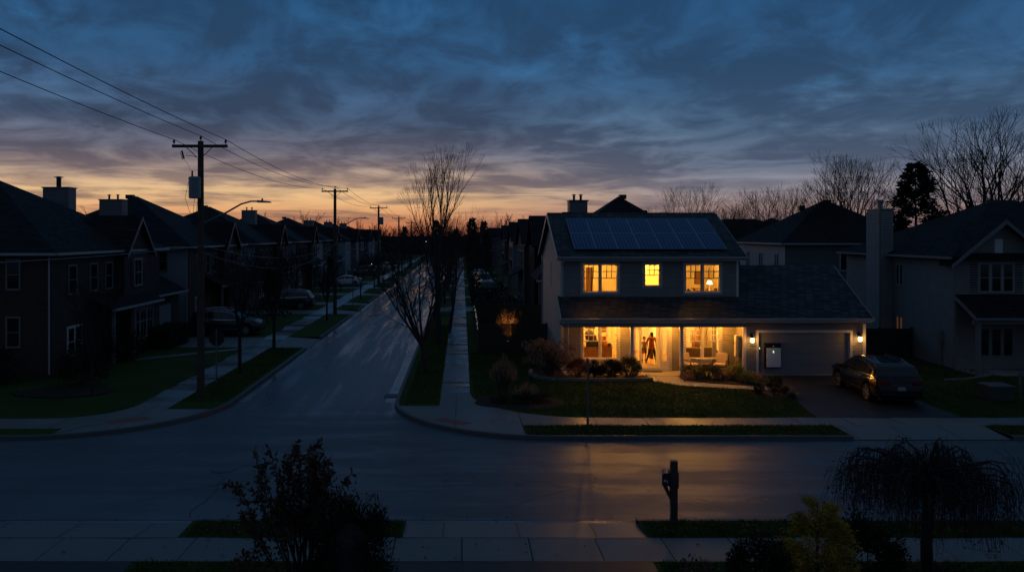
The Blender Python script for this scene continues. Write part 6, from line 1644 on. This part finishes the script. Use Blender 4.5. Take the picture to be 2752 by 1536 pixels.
# hedge and bushes by the first left house
r = random.Random(180); t = thing('hedge', 'dark clipped hedge block by the first left garage', 'hedge', (-18.2, 49.3, .13)); mb = MB()
for _ in range(5200):
    x, y, z = r.uniform(-18.7, -17.4), r.uniform(47.3, 50.6), r.uniform(.15, 1.35)
    k = r.randint(0, 2)
    if k == 0: x = r.choice((-18.7, -17.4)) + r.gauss(0, .04)
    elif k == 1: z = 1.35 + r.gauss(0, .04)
    else: y = r.choice((47.3, 50.6)) + r.gauss(0, .04)
    leaf(mb, (x, y, z), rvec(r), .09, .6, r)
mb.build('foliage', M['lf_hedge'], t); mb = MB(); mb.box(-18.6, -17.5, 47.4, 50.5, .1, 1.28); mb.build('inner_growth', M['lf_hedge'], t)
for i, (x, y, rx, rz_, lb) in enumerate(((-17.2, 36.0, 1.2, .9, 'broad dark bush in the corner lawn bed'), (-18.4, 40.2, 1.1, 1.0, 'dark bush under the first left facade window'), (-18.3, 43.2, 1.0, .9, 'dark bush by the first left entrance'), (-16.0, 55.6, .9, .8, 'dark bush beside the first left driveway'), (-21.5, 36.4, 1.2, .8, 'dark bush against the near wall of the brick house'))):
    shrub('dark_bush', lb, 'shrub', (x, y, .13 + rz_), (rx, .9, rz_), 2200, .12, M['lf_hedge'], 185 + i, 'dark bushes in the left yards', clumps=26, tight=.22)
mb = MB(); r = random.Random(190)
for k in range(13):
    a = PI * (1.05 + .85 * k / 12); mb.cbox((-17.3 + 2.05 * math.cos(a), 34.6 + 1.35 * math.sin(a), .16), .3, .14, .12, a + PI / 2)
tag(mb.build('stone_edging', M['fenced'], loc=(-17.3, 33.4, 0)), 'stone edging round the dark bed on the left corner lawn', 'edging')
mb = MB()
mb.add([(-17.9 , 43.0, .134), (-13.0, 47.4, .134), (-13.0, 48.2, .134), (-17.9, 44.0, .134)], [[0, 1, 2, 3]]); struct(mb.build('front_walk_left', M['apron']))

# ---- foreground, near side of the street
def leafy_shrub(label, loc, h, w, seed, stems=26):
    r = random.Random(seed); t = thing('leafy_shrub', label, 'shrub', loc); c = V(loc); st = MB(); lf = MB()
    for i in range(stems):
        a = r.uniform(0, 2 * PI); q = w * (r.random() ** .6); hh = h * (1 - .30 * (q / w) ** 2) * r.uniform(.78, 1.02)
        p = c + V((r.uniform(-.2, .2), r.uniform(-.15, .15), 0)); tip = c + V((math.cos(a) * q, math.sin(a) * q * .7, hh))
        out = []; branch(r, p, (tip - p).normalized(), (tip - p).length, .022, 0, 2, out, .02, .09, (4, 6), (.16, .30), (.25, .6), .45, .003)
        for dp, pts, rd in out:
            st.tube(pts, rd, 4, False)
            if dp >= 1 or True:
                e_ = pts[-1]; dd = (pts[-1] - pts[-2]).normalized()
                if dp and e_.z < c.z + h * .45 and r.random() < .6: continue
                for k in range(9 if dp else 14):
                    v = (dd * .5 + rvec(r)).normalized(); b = e_ - dd * r.uniform(0, .30)
                    if r.random() < .55: leaf(lf, b, (v - UP * .25).normalized(), r.uniform(.06, .15), .5, r)
    st.build('stems', M['barkd'], t); lf.build('foliage', M['lf_dry'], t)
leafy_shrub('tall open shrub with curled dry leaves in the near foreground', (-2.95, 14.6, .1), 2.95, 1.4, 200, 27)
r = random.Random(203); t = thing('yew_bush', 'dense dark yew in front of the tall dry shrub', 'shrub', (-2.0, 13.7, .1)); mb = MB()
leaf_blob(mb, (-1.95, 13.7, 1.25), (.78, .7, 1.28), 15000, .075, r, 70, .13, .8, .3); mb.build('foliage', M['lf_hedge'], t)
mb = MB(); mb.lathe((-1.95, 13.7, .1), [(.2, 0), (.4, .6), (.42, 1.2), (.3, 1.7), (.1, 1.9)], 14); mb.build('inner_growth', M['twig'], t)
shrub('low_plant', 'low dry twiggy plant at the bottom left of the foreground shrub', 'plant', (-3.6, 14.0, .8), (.6, .5, .6), 700, .09, M['lf_dry'], 204, clumps=12)
# golden conifer: drooping feathery sprays
r = random.Random(210); t = thing('golden_cypress', 'golden feathery false cypress in the near right foreground', 'shrub', (6.35, 14.2, .1)); mb = MB()
for tier in range(120):
    z = r.uniform(.2, 2.0); rr_ = 1.0 * (1 - (z / 2.4)) ** .7; a = r.uniform(0, 2 * PI); q = rr_ * r.uniform(.75, 1.05)
    b = V((6.35, 14.2, z)); tip = V((6.35 + math.cos(a) * q, 14.2 + math.sin(a) * q, z + .22))
    for k in range(170):
        f = r.uniform(.45, 1.05); p = b.lerp(tip, f) + V((r.gauss(0, .05), r.gauss(0, .05), r.gauss(0, .035))) - UP * (f - .6) ** 2 * .5
        d = ((tip - b).normalized() + rvec(r) * .5 - UP * .35).normalized(); leaf(mb, p, d, r.uniform(.04, .10), .28, r)
mb.build('foliage', M['lf_gold'], t)
mb = MB(); mb.tube([(6.35, 14.2, .05), (6.35, 14.2, 2.2)], [.06, .01], 6); mb.build('trunk', M['bark'], t)
shrub('yew_bush', 'dark rounded yew left of the golden cypress', 'shrub', (5.25, 14.0, .9), (.55, .5, .82), 9000, .06, M['lf_hedge'], 211, clumps=60, tight=.13)
shrub('yew_bush', 'dark yew mass behind the golden cypress', 'shrub', (7.5, 14.9, .9), (.75, .5, .85), 9000, .07, M['lf_hedge'], 212, clumps=50, tight=.15)
shrub('low_plant', 'low dark seed heads beside the near driveway', 'plant', (4.45, 15.2, .42), (.42, .3, .36), 380, .09, M['lf_dry'], 213, clumps=14)
mb = MB(); r = random.Random(214)
bm_ = [( .18, 0), (.24, .06), (.2, .16), (.08, .22)]; mb.lathe((4.85, 14.35, .12), bm_, 9); mb.v = [(a + r.uniform(-.02, .02), b + r.uniform(-.02, .02), c + r.uniform(-.015, .015)) for a, b, c in mb.v]
tag(mb.build('garden_rock', M['rock'], loc=(4.85, 14.35, .12)), 'pale rock at the foot of the dark rounded yew', 'rock')
# weeping tree
r = random.Random(220); t = thing('weeping_tree', 'umbrella shaped weeping tree with drooping bare twigs at lower right', 'tree', (9.2, 15.7, .1)); tb = MB(); wb2 = MB()
c = V((9.2, 15.7, 2.35)); tb.tube([(9.2, 15.7, .05), (9.17, 15.7, .9), (9.22, 15.7, 1.7), c], [.13, .11, .10, .08], 8)
for i in range(95):
    a = r.uniform(0, 2 * PI); q = 1.32 * r.random() ** .55 + .12; top_ = r.uniform(.18, .62) * (1.15 - q * .3); drop = r.uniform(.25, 1.0)
    pts = [c + V((0, 0, r.uniform(-.5, 0)))]; wob = V((r.gauss(0, .10), r.gauss(0, .10), 0))
    for k in range(1, 10):
        f = k / 9; s_ = math.sin(min(1, f * 1.25) * PI / 2)
        pts.append(pts[0] + V((math.cos(a) * q * s_, math.sin(a) * q * s_, 0)) + wob * f + V((r.gauss(0, .02), r.gauss(0, .02), top_ * math.sin(min(1, f * 1.5) * PI * .62) * 1.05 - drop * max(0, f - .45) ** 1.5 * 2.6)))
    tb.tube(pts, [.020 * (1 - .85 * k / 9) + .003 for k in range(10)], 4, False)
    for k in range(20):
        b = pts[r.randint(2, 9)] + rvec(r) * .03; L = r.uniform(.3, 1.3) * max(.3, b.z - .5) / 2.4; g = V((r.gauss(0, .13), r.gauss(0, .13), 0)) + V((math.cos(a), math.sin(a), 0)) * r.uniform(0, .12)
        p4 = [b, b + g * .6 + UP * r.uniform(-.05, .06), b + g - UP * L * .45, b + g * 1.15 - UP * L + rvec(r) * .04]
        wb2.tube(p4, [.005, .004, .0035, .002], 3, False)
        for _ in range(3): leaf(wb2, p4[1].lerp(p4[3], r.random()) + rvec(r) * .05, (rvec(r) - UP * .8).normalized(), r.uniform(.04, .08), .4, r)
tb.build('trunk', M['barkd'], t, True); wb2.build('branches', M['twig'], t)
bare_tree('thin bare branches of a shrub at the lower right corner', (12.0, 16.2, .1), 2.9, 230, stems=5, trunk_h=.1, rad=.04, spread=.5, kids=(4, 5), maxd=3, minr=.004, cat='shrub', name='bare_shrub')
shrub('dark_bush', 'dark mass of low evergreen under the weeping tree', 'shrub', (8.6, 13.9, .55), (1.0, .5, .5), 6000, .07, M['lf_hedge'], 231, clumps=40)

# ================================================================= poles, wires, street furniture
def pole(name, label, x, y, h, arm=1.15, lamp=False, transf=False, group='utility poles', s=1.0):
    t = thing(name, label, 'utility pole', (x, y, 0), group)
    mb = MB(); mb.tube([(x, y, .05), (x, y, h * .5), (x, y, h)], [.165, .145, .12], 12); mb.build('shaft', M['pole'], t)
    mb = MB(); mb.box(x - arm, x + arm, y - .17, y - .05, h - .28, h - .16); mb.build('crossarm', M['pole'], t)
    for sx in (-1, 1):
        mb = MB(); mb.tube([(x + sx * arm * .5, y - .185, h - .24), (x + sx * .12, y - .16, h - .68)], .018, 5); mb.build('brace', M['metal'], t)
    for px_, zz in ((-arm + .07, h - .16), (arm - .07, h - .16), (0, h)):
        mb = MB(); mb.lathe((x + px_, y - (.11 if px_ else 0), zz), [(.015, 0), (.015, .07), (.05, .075), (.055, .10), (.04, .12), (.055, .14), (.05, .17), (.025, .20), (.03, .22)], 10); mb.build('insulator', M['black'], t)
    if transf:
        mb = MB(); mb.lathe((x - .12, y - .40, h - 2.42), [(.2, 0), (.235, .03), (.24, .1), (.24, .80), (.255, .81), (.255, .86), (.2, .91)], 20); mb.build('transformer', M['transf'], t, False)
        mb = MB(); mb.lathe((x - .22, y - .40, h - 1.50), [(.03, 0), (.045, .05), (.03, .08), (.045, .12), (.03, .15), (.045, .19), (.02, .24)], 10); mb.build('bushing', M['black'], t)
        mb = MB(); mb.tube([(x - .72, y - .2, h - .42), (x - .64, y - .2, h - .75)], [.035, .045], 8); mb.tube([(x - .70, y - .2, h - .40), (x - .78, y - .2, h - .48), (x - .70, y - .2, h - .80)], .012, 5); mb.tube([(x - .1, y - .15, h - .7), (x - .3, y - .2, h - .63), (x - .56, y - .2, h - .62)], .012, 5); mb.build('fuse_cutout', M['black'], t)
        mb = MB(); mb.tube([(x - .64, y - .2, h - .78), (x - .45, y - .3, h - .95), (x - .28, y - .4, h - 1.26)], .007, 4)
        for k, (a0, b0) in enumerate(((-.34, .5), (-.1, .35), (.03, .2))): mb.tube([(x + a0, y - .42, h - 1.6 - (k > 0) * .8), (x + a0 - (.17 if k == 0 else .05), y - .42, h - 2.4 - (k > 0) * .3), (x - .3 + .1 * k, y - .3, h - 3.15), (x - .1, y - .15, h - 3.3)], .008, 4)
        mb.tube([(x - .5, y - .1, h - 3.28), (x - .2, y - .12, h - 3.38), (x, y - .15, h - 3.25)], .02, 5); mb.build('lead_wires', M['wire'], t)
    if lamp:
        L = 3.1
        mb = MB(); z0 = h - 3.45; mb.tube([(x + .1, y, z0), (x + 1.0, y, z0 + .42), (x + 1.7, y, z0 + .82), (x + 2.1, y, z0 + .93), (x + 2.42, y, z0 + .93)], [.045, .04, .036, .034, .03], 8); mb.build('lamp_arm', M['galv'], t)
        mb = MB(); mb.hexa([(x + 2.38, y - .12, z0 + .88), (x + 2.95, y - .14, z0 + .87), (x + 2.95, y + .14, z0 + .87), (x + 2.38, y + .12, z0 + .88), (x + 2.38, y - .06, z0 + .98), (x + 2.9, y - .1, z0 + .93), (x + 2.9, y + .1, z0 + .93), (x + 2.38, y + .06, z0 + .98)])
        mb.lathe((x + 2.58, y, z0 + .96), [(.04, 0), (.04, .09)], 8); mb.build('lamp_head', M['galv'], t)
    return t
PX = -10.95
pole('utility_pole', 'nearest wooden utility pole with grey transformer and street lamp arm', PX, 33.33, 10.88, transf=True, lamp=True)
pole('utility_pole', 'second wooden utility pole with a street lamp arm', PX, 68.6, 10.88, lamp=True)
pole('utility_pole', 'third utility pole down the street with a small grey can', PX, 104.5, 10.6)
mb = MB(); mb.lathe((PX + .38, 104.4, 8.2), [(.25, 0), (.27, .1), (.27, .95), (.2, 1.0)], 12); o = mb.build('transformer', M['transf'], bpy.data.objects['utility_pole.002'])
pole('utility_pole', 'fourth utility pole at the far end of the street', PX, 138, 9.9, lamp=True)
pole('utility_pole', 'fifth and farthest thin utility pole', PX, 172, 9.6)
def span(mb, a, b, sag, r, n=18):
    a, b = V(a), V(b); pts = []
    for i in range(n + 1):
        f = i / n; p = a.lerp(b, f); p.z -= sag * 4 * f * (1 - f); pts.append(p)
    mb.tube(pts, r, 5, False)
YP = [(-2, 12.6), (33.33, 10.88), (68.6, 10.88), (104.5, 10.6), (138, 9.9), (172, 9.6)]
for lb, ox, oz in (('left power line wire strung along the pole crossarms', -1.08, .05), ('middle power line wire on top of the poles', 0, .22), ('right power line wire strung along the pole crossarms', 1.08, .05)):
    mb = MB()
    for (y0, z0), (y1, z1) in zip(YP, YP[1:]): span(mb, (PX + ox, y0, z0 + oz), (PX + ox, y1, z1 + oz), .55 if y0 > 0 else .35, .013 if y0 < 60 else .016)
    tag(mb.build('power_line', M['wire'], loc=(PX + ox, 33.33, 10.9)), lb, 'power line', 'wires on top of the poles')
mb = MB()
for (y0, z0), (y1, z1) in zip([(-2, 6.9), (33.33, 6.5), (68.6, 6.2), (104.5, 6.2), (138, 6.1), (172, 6)], [(33.33, 6.5), (68.6, 6.2), (104.5, 6.2), (138, 6.1), (172, 6)]): span(mb, (PX + .12, y0, z0), (PX + .12, y1, z1), .85 if y0 > 0 else .35, .015 if y0 < 60 else .02)
tag(mb.build('phone_cable', M['galv'], loc=(PX, 33.3, 6.4)), 'thick low cable sagging halfway up the poles', 'cable')
mb = MB()
for (y0, z0), (y1, z1) in zip([(33.33, 6.3), (68.6, 5.9), (104.5, 5.9), (138, 5.8)], [(68.6, 5.9), (104.5, 5.9), (138, 5.8), (172, 5.8)]): span(mb, (PX - .12, y0, z0), (PX - .12, y1, z1), 1.25, .016)
tag(mb.build('phone_cable', M['galv'], loc=(PX, 33.3, 6.3)), 'thinner lower cable sagging below the thick one', 'cable')
for a, b, lb in (((PX, 33.33, 6.7), (-31, 38.1, 6.6), 'service wire from the nearest pole to the brick house'), ((PX, 33.33, 7.4), (-24, 52.5, 7.6), 'upper service wire from the nearest pole to the left roofs'), ((PX, 68.6, 7.9), (-19.2, 79, 6.4), 'service wire from the second pole to the third left house'), ((PX, 104.5, 7.6), (-19.2, 113, 6), 'service wire from the third pole to the fifth left house')):
    mb = MB(); span(mb, a, b, .35, .012); tag(mb.build('service_wire', M['wire'], loc=a), lb, 'cable')
# mailbox
t = thing('mailbox', 'dark mailbox on a thick wooden post at the near kerb', 'mailbox', (5.02, 18.85, .13))
mb = MB(); mb.box(4.95, 5.10, 18.78, 18.92, .05, 1.62); mb.box(4.93, 5.12, 18.76, 18.94, 1.0, 1.36); mb.build('post', M['pole'], t)
mb = MB(); mb.tube([(4.97, 18.85, .72), (4.80, 18.85, 1.06)], .05, 6); mb.build('brace', M['pole'], t)
fm_ = Fr((4.86, 18.85, 1.12), (.35, .94, 0), (-.94, .35, 0))
mb = MB(); vs = []
for yy in (-.24, .24):
    for k in range(9): 
        a = PI * k / 8; vs.append(V((4.85, 18.87, 0)) + V((.25, .97, 0)) * yy + V((.97, -.25, 0)) * (.095 * math.cos(a)) + UP * (1.30 + .10 * math.sin(a)))
    for s_ in (-1, 1): vs.append(V((4.85, 18.87, 0)) + V((.25, .97, 0)) * yy + V((.97, -.25, 0)) * (.095 * s_) + UP * 1.10)
fs = [[k, k + 1, k + 12, k + 11] for k in range(8)] + [[8, 9, 20, 19], [9, 10, 21, 20], [10, 0, 11, 21], [10, 9, 8, 7, 6, 5, 4, 3, 2, 1, 0], list(range(11, 22))]
mb.add(vs, fs); bx = mb.build('box', M['mbox'], t)
mb = MB(); e0 = V((4.85, 18.87, 0)) - V((.25, .97, 0)) * .246
for u0, u1, z0, z1 in ((-.05, -.032, 1.19, 1.245), (-.05, -.008, 1.19, 1.203), (-.02, -.004, 1.19, 1.245), (.018, .034, 1.17, 1.235)):
    a, b = e0 + V((.97, -.25, 0)) * u0, e0 + V((.97, -.25, 0)) * u1; mb.poly([(a.x, a.y, z0), (b.x, b.y, z0), (b.x, b.y, z1), (a.x, a.y, z1)])
mb.build('numbers', M['mark'], bx)
# sign posts
t = thing('sign_post', 'thin bare metal sign post on the grass in front of the lit house', 'post', (4.5, 28.4, .13))
mb = MB(); mb.box(4.46, 4.54, 28.38, 28.42, .1, 2.55); mb.build('post', M['galv'], t)
mb = MB(); mb.box(4.487, 4.513, 28.15, 28.65, 2.2, 2.54); mb.build('sign_plate', M['galv'], t)
t = thing('stop_sign', 'octagonal sign seen from behind on a thin post by the nearest pole', 'sign', (-11.3, 36.6, .13))
mb = MB(); mb.box(-11.33, -11.27, 36.58, 36.62, .1, 2.6); mb.build('post', M['galv'], t)
mb = MB(); P8 = [(-11.3 + .38 * math.cos(PI / 8 + k * PI / 4), 2.2 + .38 * math.sin(PI / 8 + k * PI / 4)) for k in range(8)]
mb.add([(a, 36.625, z) for a, z in P8] + [(a, 36.64, z) for a, z in P8], [list(range(8))[::-1], list(range(8, 16))] + [[k, (k + 1) % 8, 8 + (k + 1) % 8, 8 + k] for k in range(8)]); mb.build('sign_plate', M['fenced'], t)
# far sign post on the left boulevard
t = thing('sign_post', 'thin dark sign post on the left boulevard past the second pole', 'post', (-10.2, 74.4, .13))
mb = MB(); mb.box(-10.24, -10.16, 74.38, 74.42, .1, 3.9); mb.build('post', M['metal'], t)
t = thing('far_lamp', 'tiny lit lamp far down the street', 'lamp', (-7.6, 168, 0)); mb = MB(); mb.tube([(-7.6, 168, 0), (-7.6, 168, 5.3)], .06, 6); mb.build('post', M['metal'], t)
mb = MB(); mb.lathe((-7.6, 168, 5.3), [(.1, 0), (.14, .1), (.1, .2)], 8); mb.build('lamp_glass', emit_mat('far_white_lamp', (1, .9, .8), 2.5), t)
mb = MB(); mb.cbox((3.4, 8.0, 1), .1, .1, .1)

# ================================================================= cars
def interp(tab, x):
    if x <= tab[0][0]: return tab[0][1]
    for (a, b), (c, d) in zip(tab, tab[1:]):
        if x <= c:
            f = (x - a) / (c - a); f = f * f * (3 - 2 * f) * .5 + f * .5; return b + (d - b) * f
    return tab[-1][1]
SUV = dict(L=4.85, W=.97, top=[(-2.42, .62), (-2.40, .98), (-2.30, 1.10), (-2.18, 1.30), (-1.98, 1.60), (-1.8, 1.69), (-1.0, 1.755), (-.2, 1.77), (.35, 1.70), (.75, 1.50), (1.22, 1.16), (1.5, 1.12), (2.0, 1.05), (2.28, .93), (2.40, .72), (2.43, .6)],
           belt=[(-2.42, .95), (-2.2, 1.14), (-1.6, 1.12), (0, 1.05), (1.2, 1.06), (2.43, 1.0)], wx=(-1.42, 1.48), wr=.37, win=((-1.98, -1.12), (-1.05, -.12), (-.05, 1.0)), ws=(.42, 1.12), rg=(-2.24, -1.93), clear=.30)
SED = dict(L=4.6, W=.90, top=[(-2.3, .62), (-2.27, .98), (-2.1, 1.05), (-1.7, 1.10), (-1.2, 1.32), (-.75, 1.43), (-.1, 1.46), (.3, 1.40), (.75, 1.20), (1.12, 1.0), (1.5, .93), (2.0, .82), (2.22, .68), (2.3, .5)],
           belt=[(-2.3, .92), (-1.7, .97), (0, .94), (1.1, .92), (2.3, .9)], wx=(-1.35, 1.38), wr=.32, win=((-1.35, -.85), (-.8, -.08), (-.02, .85)), ws=(.35, 1.02), rg=(-1.62, -.95), clear=.24)
def car(name, label, cat_, spec, paint, loc, rz, group=None, lit=False, detail=True):
    t = thing(name, label, cat_, loc, group, rz, local=True); S_ = spec; L2 = S_['L'] / 2; W = S_['W']
    def halfw(x):
        f = abs(x) / L2; return W * (1 - .16 * max(0, (f - .72) / .28) ** 2)
    def prof(x):
        tz = interp(S_['top'], x); bz = min(interp(S_['belt'], x), tz - .03); w = halfw(x)
        zb = S_['clear']; R = S_['wr'] + .05
        for wx in S_['wx']:
            dx_ = abs(x - wx)
            if dx_ < R: zb = max(zb, S_['wr'] + math.sqrt(R * R - dx_ * dx_) - .0)
        zb = min(zb, bz - .1); g = tz - bz; gw = w - .07 - .30 * g
        pts = [(0, zb), (w - .10, zb), (w - .015, zb + .05), (w + .005, zb + (bz - zb) * .45), (w - .012, zb + (bz - zb) * .80), (w - .06, bz),
               (w - .085 - .26 * g * .86, bz + g * .84), (max(gw - .02, .1), bz + g * .95), (max(gw * .72, .1), bz + g * .99), (0, tz)]
        return pts
    N = 96; xs = [-L2 + S_['L'] * i / N for i in range(N + 1)]
    mb = MB(); rows = []
    for x in xs:
        p = prof(x); rows.append([(x, y, z) for y, z in p] + [(x, -y, z) for y, z in p[-2:0:-1]])
    k = len(rows[0]); mb.v = [q for r_ in rows for q in r_]
    for i in range(N):
        for j in range(k): mb.f.append([i * k + j, (i + 1) * k + j, (i + 1) * k + (j + 1) % k, i * k + (j + 1) % k]); mb.mi.append(0)
    mb.f.append(list(range(k))); mb.mi.append(0); mb.f.append([N * k + j for j in range(k)][::-1]); mb.mi.append(0)
    mb.build('body', paint, t, True)
    mb = MB(); mb.box(-L2 + .15, L2 - .2, -W + .22, W - .22, .22, .75); mb.build('underbody', M['black'], t)
    def strip(x0, x1, f0, f1, sy, off=.008, n_=10, dz=0):
        m_ = MB(); 
        for i in range(n_):
            q = []
            for x in (x0 + (x1 - x0) * i / n_, x0 + (x1 - x0) * (i + 1) / n_):
                p = prof(x); a, b = V((p[5][0], p[5][1])), V((p[6][0], p[6][1])); lo_, hi_ = a.lerp(b, f0), a.lerp(b, f1)
                q.append(((x, sy * (lo_.x + off), lo_.y + dz), (x, sy * (hi_.x + off), hi_.y + dz)))
            m_.poly([q[0][0], q[1][0], q[1][1], q[0][1]])
        return m_
    for sy in (-1, 1):
        for (a, b) in S_['win']: strip(a, b, .10, .93, sy).build('window', M['carglass'], t, True)
        if detail: 
            strip(S_['win'][0][0] - .04, S_['win'][2][1] + .08, .02, .085, sy, .012, 30).build('window_trim', M['chrome'], t)
            strip(S_['win'][0][0] - .04, S_['win'][2][1] - .1, .95, .985, sy, .010, 30).build('window_trim', M['chrome'], t)
    for (a, b), nm in ((S_['ws'], 'windshield'), (S_['rg'], 'rear_window')):
        m_ = MB(); n_ = 8
        for i in range(n_):
            xa, xb = a + (b - a) * i / n_, a + (b - a) * (i + 1) / n_
            pa, pb = prof(xa), prof(xb)
            def pt(x, p, sy, j): s1 = 1 if nm == 'windshield' else -1; return (x + .008 * s1, sy * p[j][0] * .97, p[j][1] + .010)
            for sy in (-1, 1):
                for j in (6, 7, 8): m_.poly([pt(xa, pa, sy, j), pt(xb, pb, sy, j), pt(xb, pb, sy, j + 1), pt(xa, pa, sy, j + 1)])
        m_.build(nm, M['carglass'], t, True)
    for wx in S_['wx']:
        for sy in (-1, 1):
            wr = S_['wr']; yc = sy * (W - .12)
            m_ = MB(); m_.lathe((wx, yc, wr), [(wr * .3, -.06), (wr * .66, -.06), (wr * .68, -.115), (wr * .93, -.115), (wr, -.085), (wr, .085), (wr * .93, .115), (wr * .68, .115), (wr * .66, .06), (wr * .3, .06)], 28, 'y'); w_ = m_.build('tyre', M['tyre'], t)
            m_ = MB(); yo = sy * .105
            m_.lathe((wx, yc + yo, wr), [(.05, -.012), (.06, 0), (.05, .012)], 12, 'y')
            for s_ in range(6 if spec is SUV else 5):
                a = 2 * PI * s_ / (6 if spec is SUV else 5) + .3
                d_ = V((math.cos(a), 0, math.sin(a))); pp = V((-math.sin(a), 0, math.cos(a)))
                c0 = V((wx, yc + yo, wr)); w0, w1 = .022, .05
                q = [c0 + d_ * .04 - pp * w0, c0 + d_ * .04 + pp * w0, c0 + d_ * wr * .64 + pp * w1, c0 + d_ * wr * .64 - pp * w1]; o_ = V((0, -sy * .03, 0))
                m_.hexa([x_ + o_ for x_ in q] + q)
            n0 = len(m_.v); m_.lathe((wx, yc + yo - sy * .01, wr), [(wr * .62, -.01), (wr * .67, 0.0), (wr * .67, .012), (wr * .62, .014)], 28, 'y', False)
            m_.build('rim', M['rim'], t)
    m_ = MB(); xr = -L2
    for sy in (-1, 1):
        m_ = MB(); z0 = .86 if spec is SUV else .74; P = []
        for x in (xr - .012, xr + .05, xr + .16, xr + .30):
            w = halfw(x) + .008; P.append((x, w))
        vs = [(xr - .012, sy * .45, z0), (xr - .012, sy * .45, z0 + .13)] + [q for x, w in P for q in ((x, sy * (w - .03), z0 + .01), (x, sy * (w - .045), z0 + .17))]
        m_.add(vs, [[2 * i, 2 * i + 2, 2 * i + 3, 2 * i + 1] for i in range(len(P))]); m_.build('tail_light', M['redlens'], t)
        m_ = MB(); xf = L2; m_.add([(xf + .005, sy * .45, z0 - .12), (xf + .005, sy * .45, z0), (xf - .03, sy * (W - .16), z0 - .10), (xf - .03, sy * (W - .16), z0 + .02), (xf - .22, sy * (W - .02), z0 - .05), (xf - .22, sy * (W - .02), z0 + .05)], [[0, 2, 3, 1], [2, 4, 5, 3]])
        m_.build('headlight', M['carlamp'] if lit else M['rim'], t)
        m_ = MB(); mx = S_['win'][2][1] - .05; m_.cbox((mx, sy * (W + .08), interp(S_['belt'], mx) + .06), .12, .18, .13); m_.build('side_mirror', paint, t)
        for hx in (-.95, .05):
            m_ = MB(); m_.cbox((hx, sy * (W + .012), interp(S_['belt'], hx) - .13), .17, .03, .028); m_.build('door_handle', M['chrome'], t)
        if spec is SUV:
            m_ = MB(); m_.tube([(x, sy * (prof(x)[8][0] + .02), prof(x)[8][1] + (.055 if -1.7 < x < .25 else .0)) for x in (-1.85, -1.7, -1.2, -.6, 0, .25, .38)], .018, 6); m_.build('roof_rail', M['chrome'], t)
        m_ = MB(); m_.cbox((.0, sy * (W + .004), S_['clear'] + .16), S_['wx'][1] - S_['wx'][0] - .95, .012, .03); m_.build('side_strip', M['chrome'], t)
    m_ = MB(); m_.cbox((xr - .016, 0, .86 if spec is SUV else .78), .012, .75, .03); m_.build('chrome_bar', M['chrome'], t)
    m_ = MB(); m_.cbox((xr - .018, 0, .72 if spec is SUV else .62), .014, .32, .16); m_.build('licence_plate', M['plate'], t)
    m_ = MB(); m_.cbox((xr - .012, 0, .48), .03, 1.5, .10); m_.build('bumper_insert', M['black'], t)
    m_ = MB(); m_.cbox((L2 - .01, 0, .62), .03, 1.0, .22); m_.build('grille', M['black'], t)
    return t
suv = car('suv', 'black suv parked in the driveway of the lit house, rear towards the street', 'car', SUV, M['carblk'], (17.72, 34.15, .136), math.radians(86))
suv.scale = (1, 1, .95)
# driveway cars on the left and right
c1 = car('suv', 'dark suv parked in the first driveway on the left', 'car', SUV, M['carnavy'], (-16.1, 54.4, .134), math.radians(2), 'cars parked in driveways')
c2 = copy_tree(c1, (-16.0, 72.9, .134), math.radians(180), None, 'dark suv parked in the second left driveway, roof rails catching light')
for ch_ in c2.children:
    if ch_.name.startswith('roof_rail'): ch_.data = ch_.data
c3 = car('sedan', 'white sedan parked in the third left driveway by the second pole', 'car', SED, M['carwht'], (-15.4, 104.6, .134), math.radians(182), 'cars parked in driveways')
c4 = car('suv', 'dark green suv with bright roof in the fourth left driveway', 'car', SUV, M['carsil'], (-15.9, 129, .134), math.radians(178), 'cars parked in driveways')
c5 = copy_tree(c3, (-14.4, 152, .134), math.radians(5), None, 'pale sedan at the far left driveway near the third pole')
c6 = copy_tree(c1, (2.6, 88.5, .134), math.radians(100), None, 'dark suv in the first driveway on the right side')
c7 = copy_tree(c1, (2.8, 106, .134), math.radians(95), None, 'dark suv in the second driveway on the right side')
c8 = copy_tree(c3, (2.6, 122, .134), math.radians(92), None, 'pale sedan in the third driveway on the right side')
lt = thing('parked_van', 'tiny far car with one lit white lamp left of the street', 'car', (-16.6, 150, 0)); mb = MB(); mb.lathe((-16.9, 149, 1.3), [(.06, 0), (.1, .06), (.06, .12)], 8); mb.build('lamp', M['carlamp'], lt)
mb = MB(); mb.box(-19.2, -16.9, 149.2, 151, .3, 1.9); mb.box(-18.9, -17.2, 149.19, 151.1, .1, .3); mb.build('body', M['carnavy'], lt)
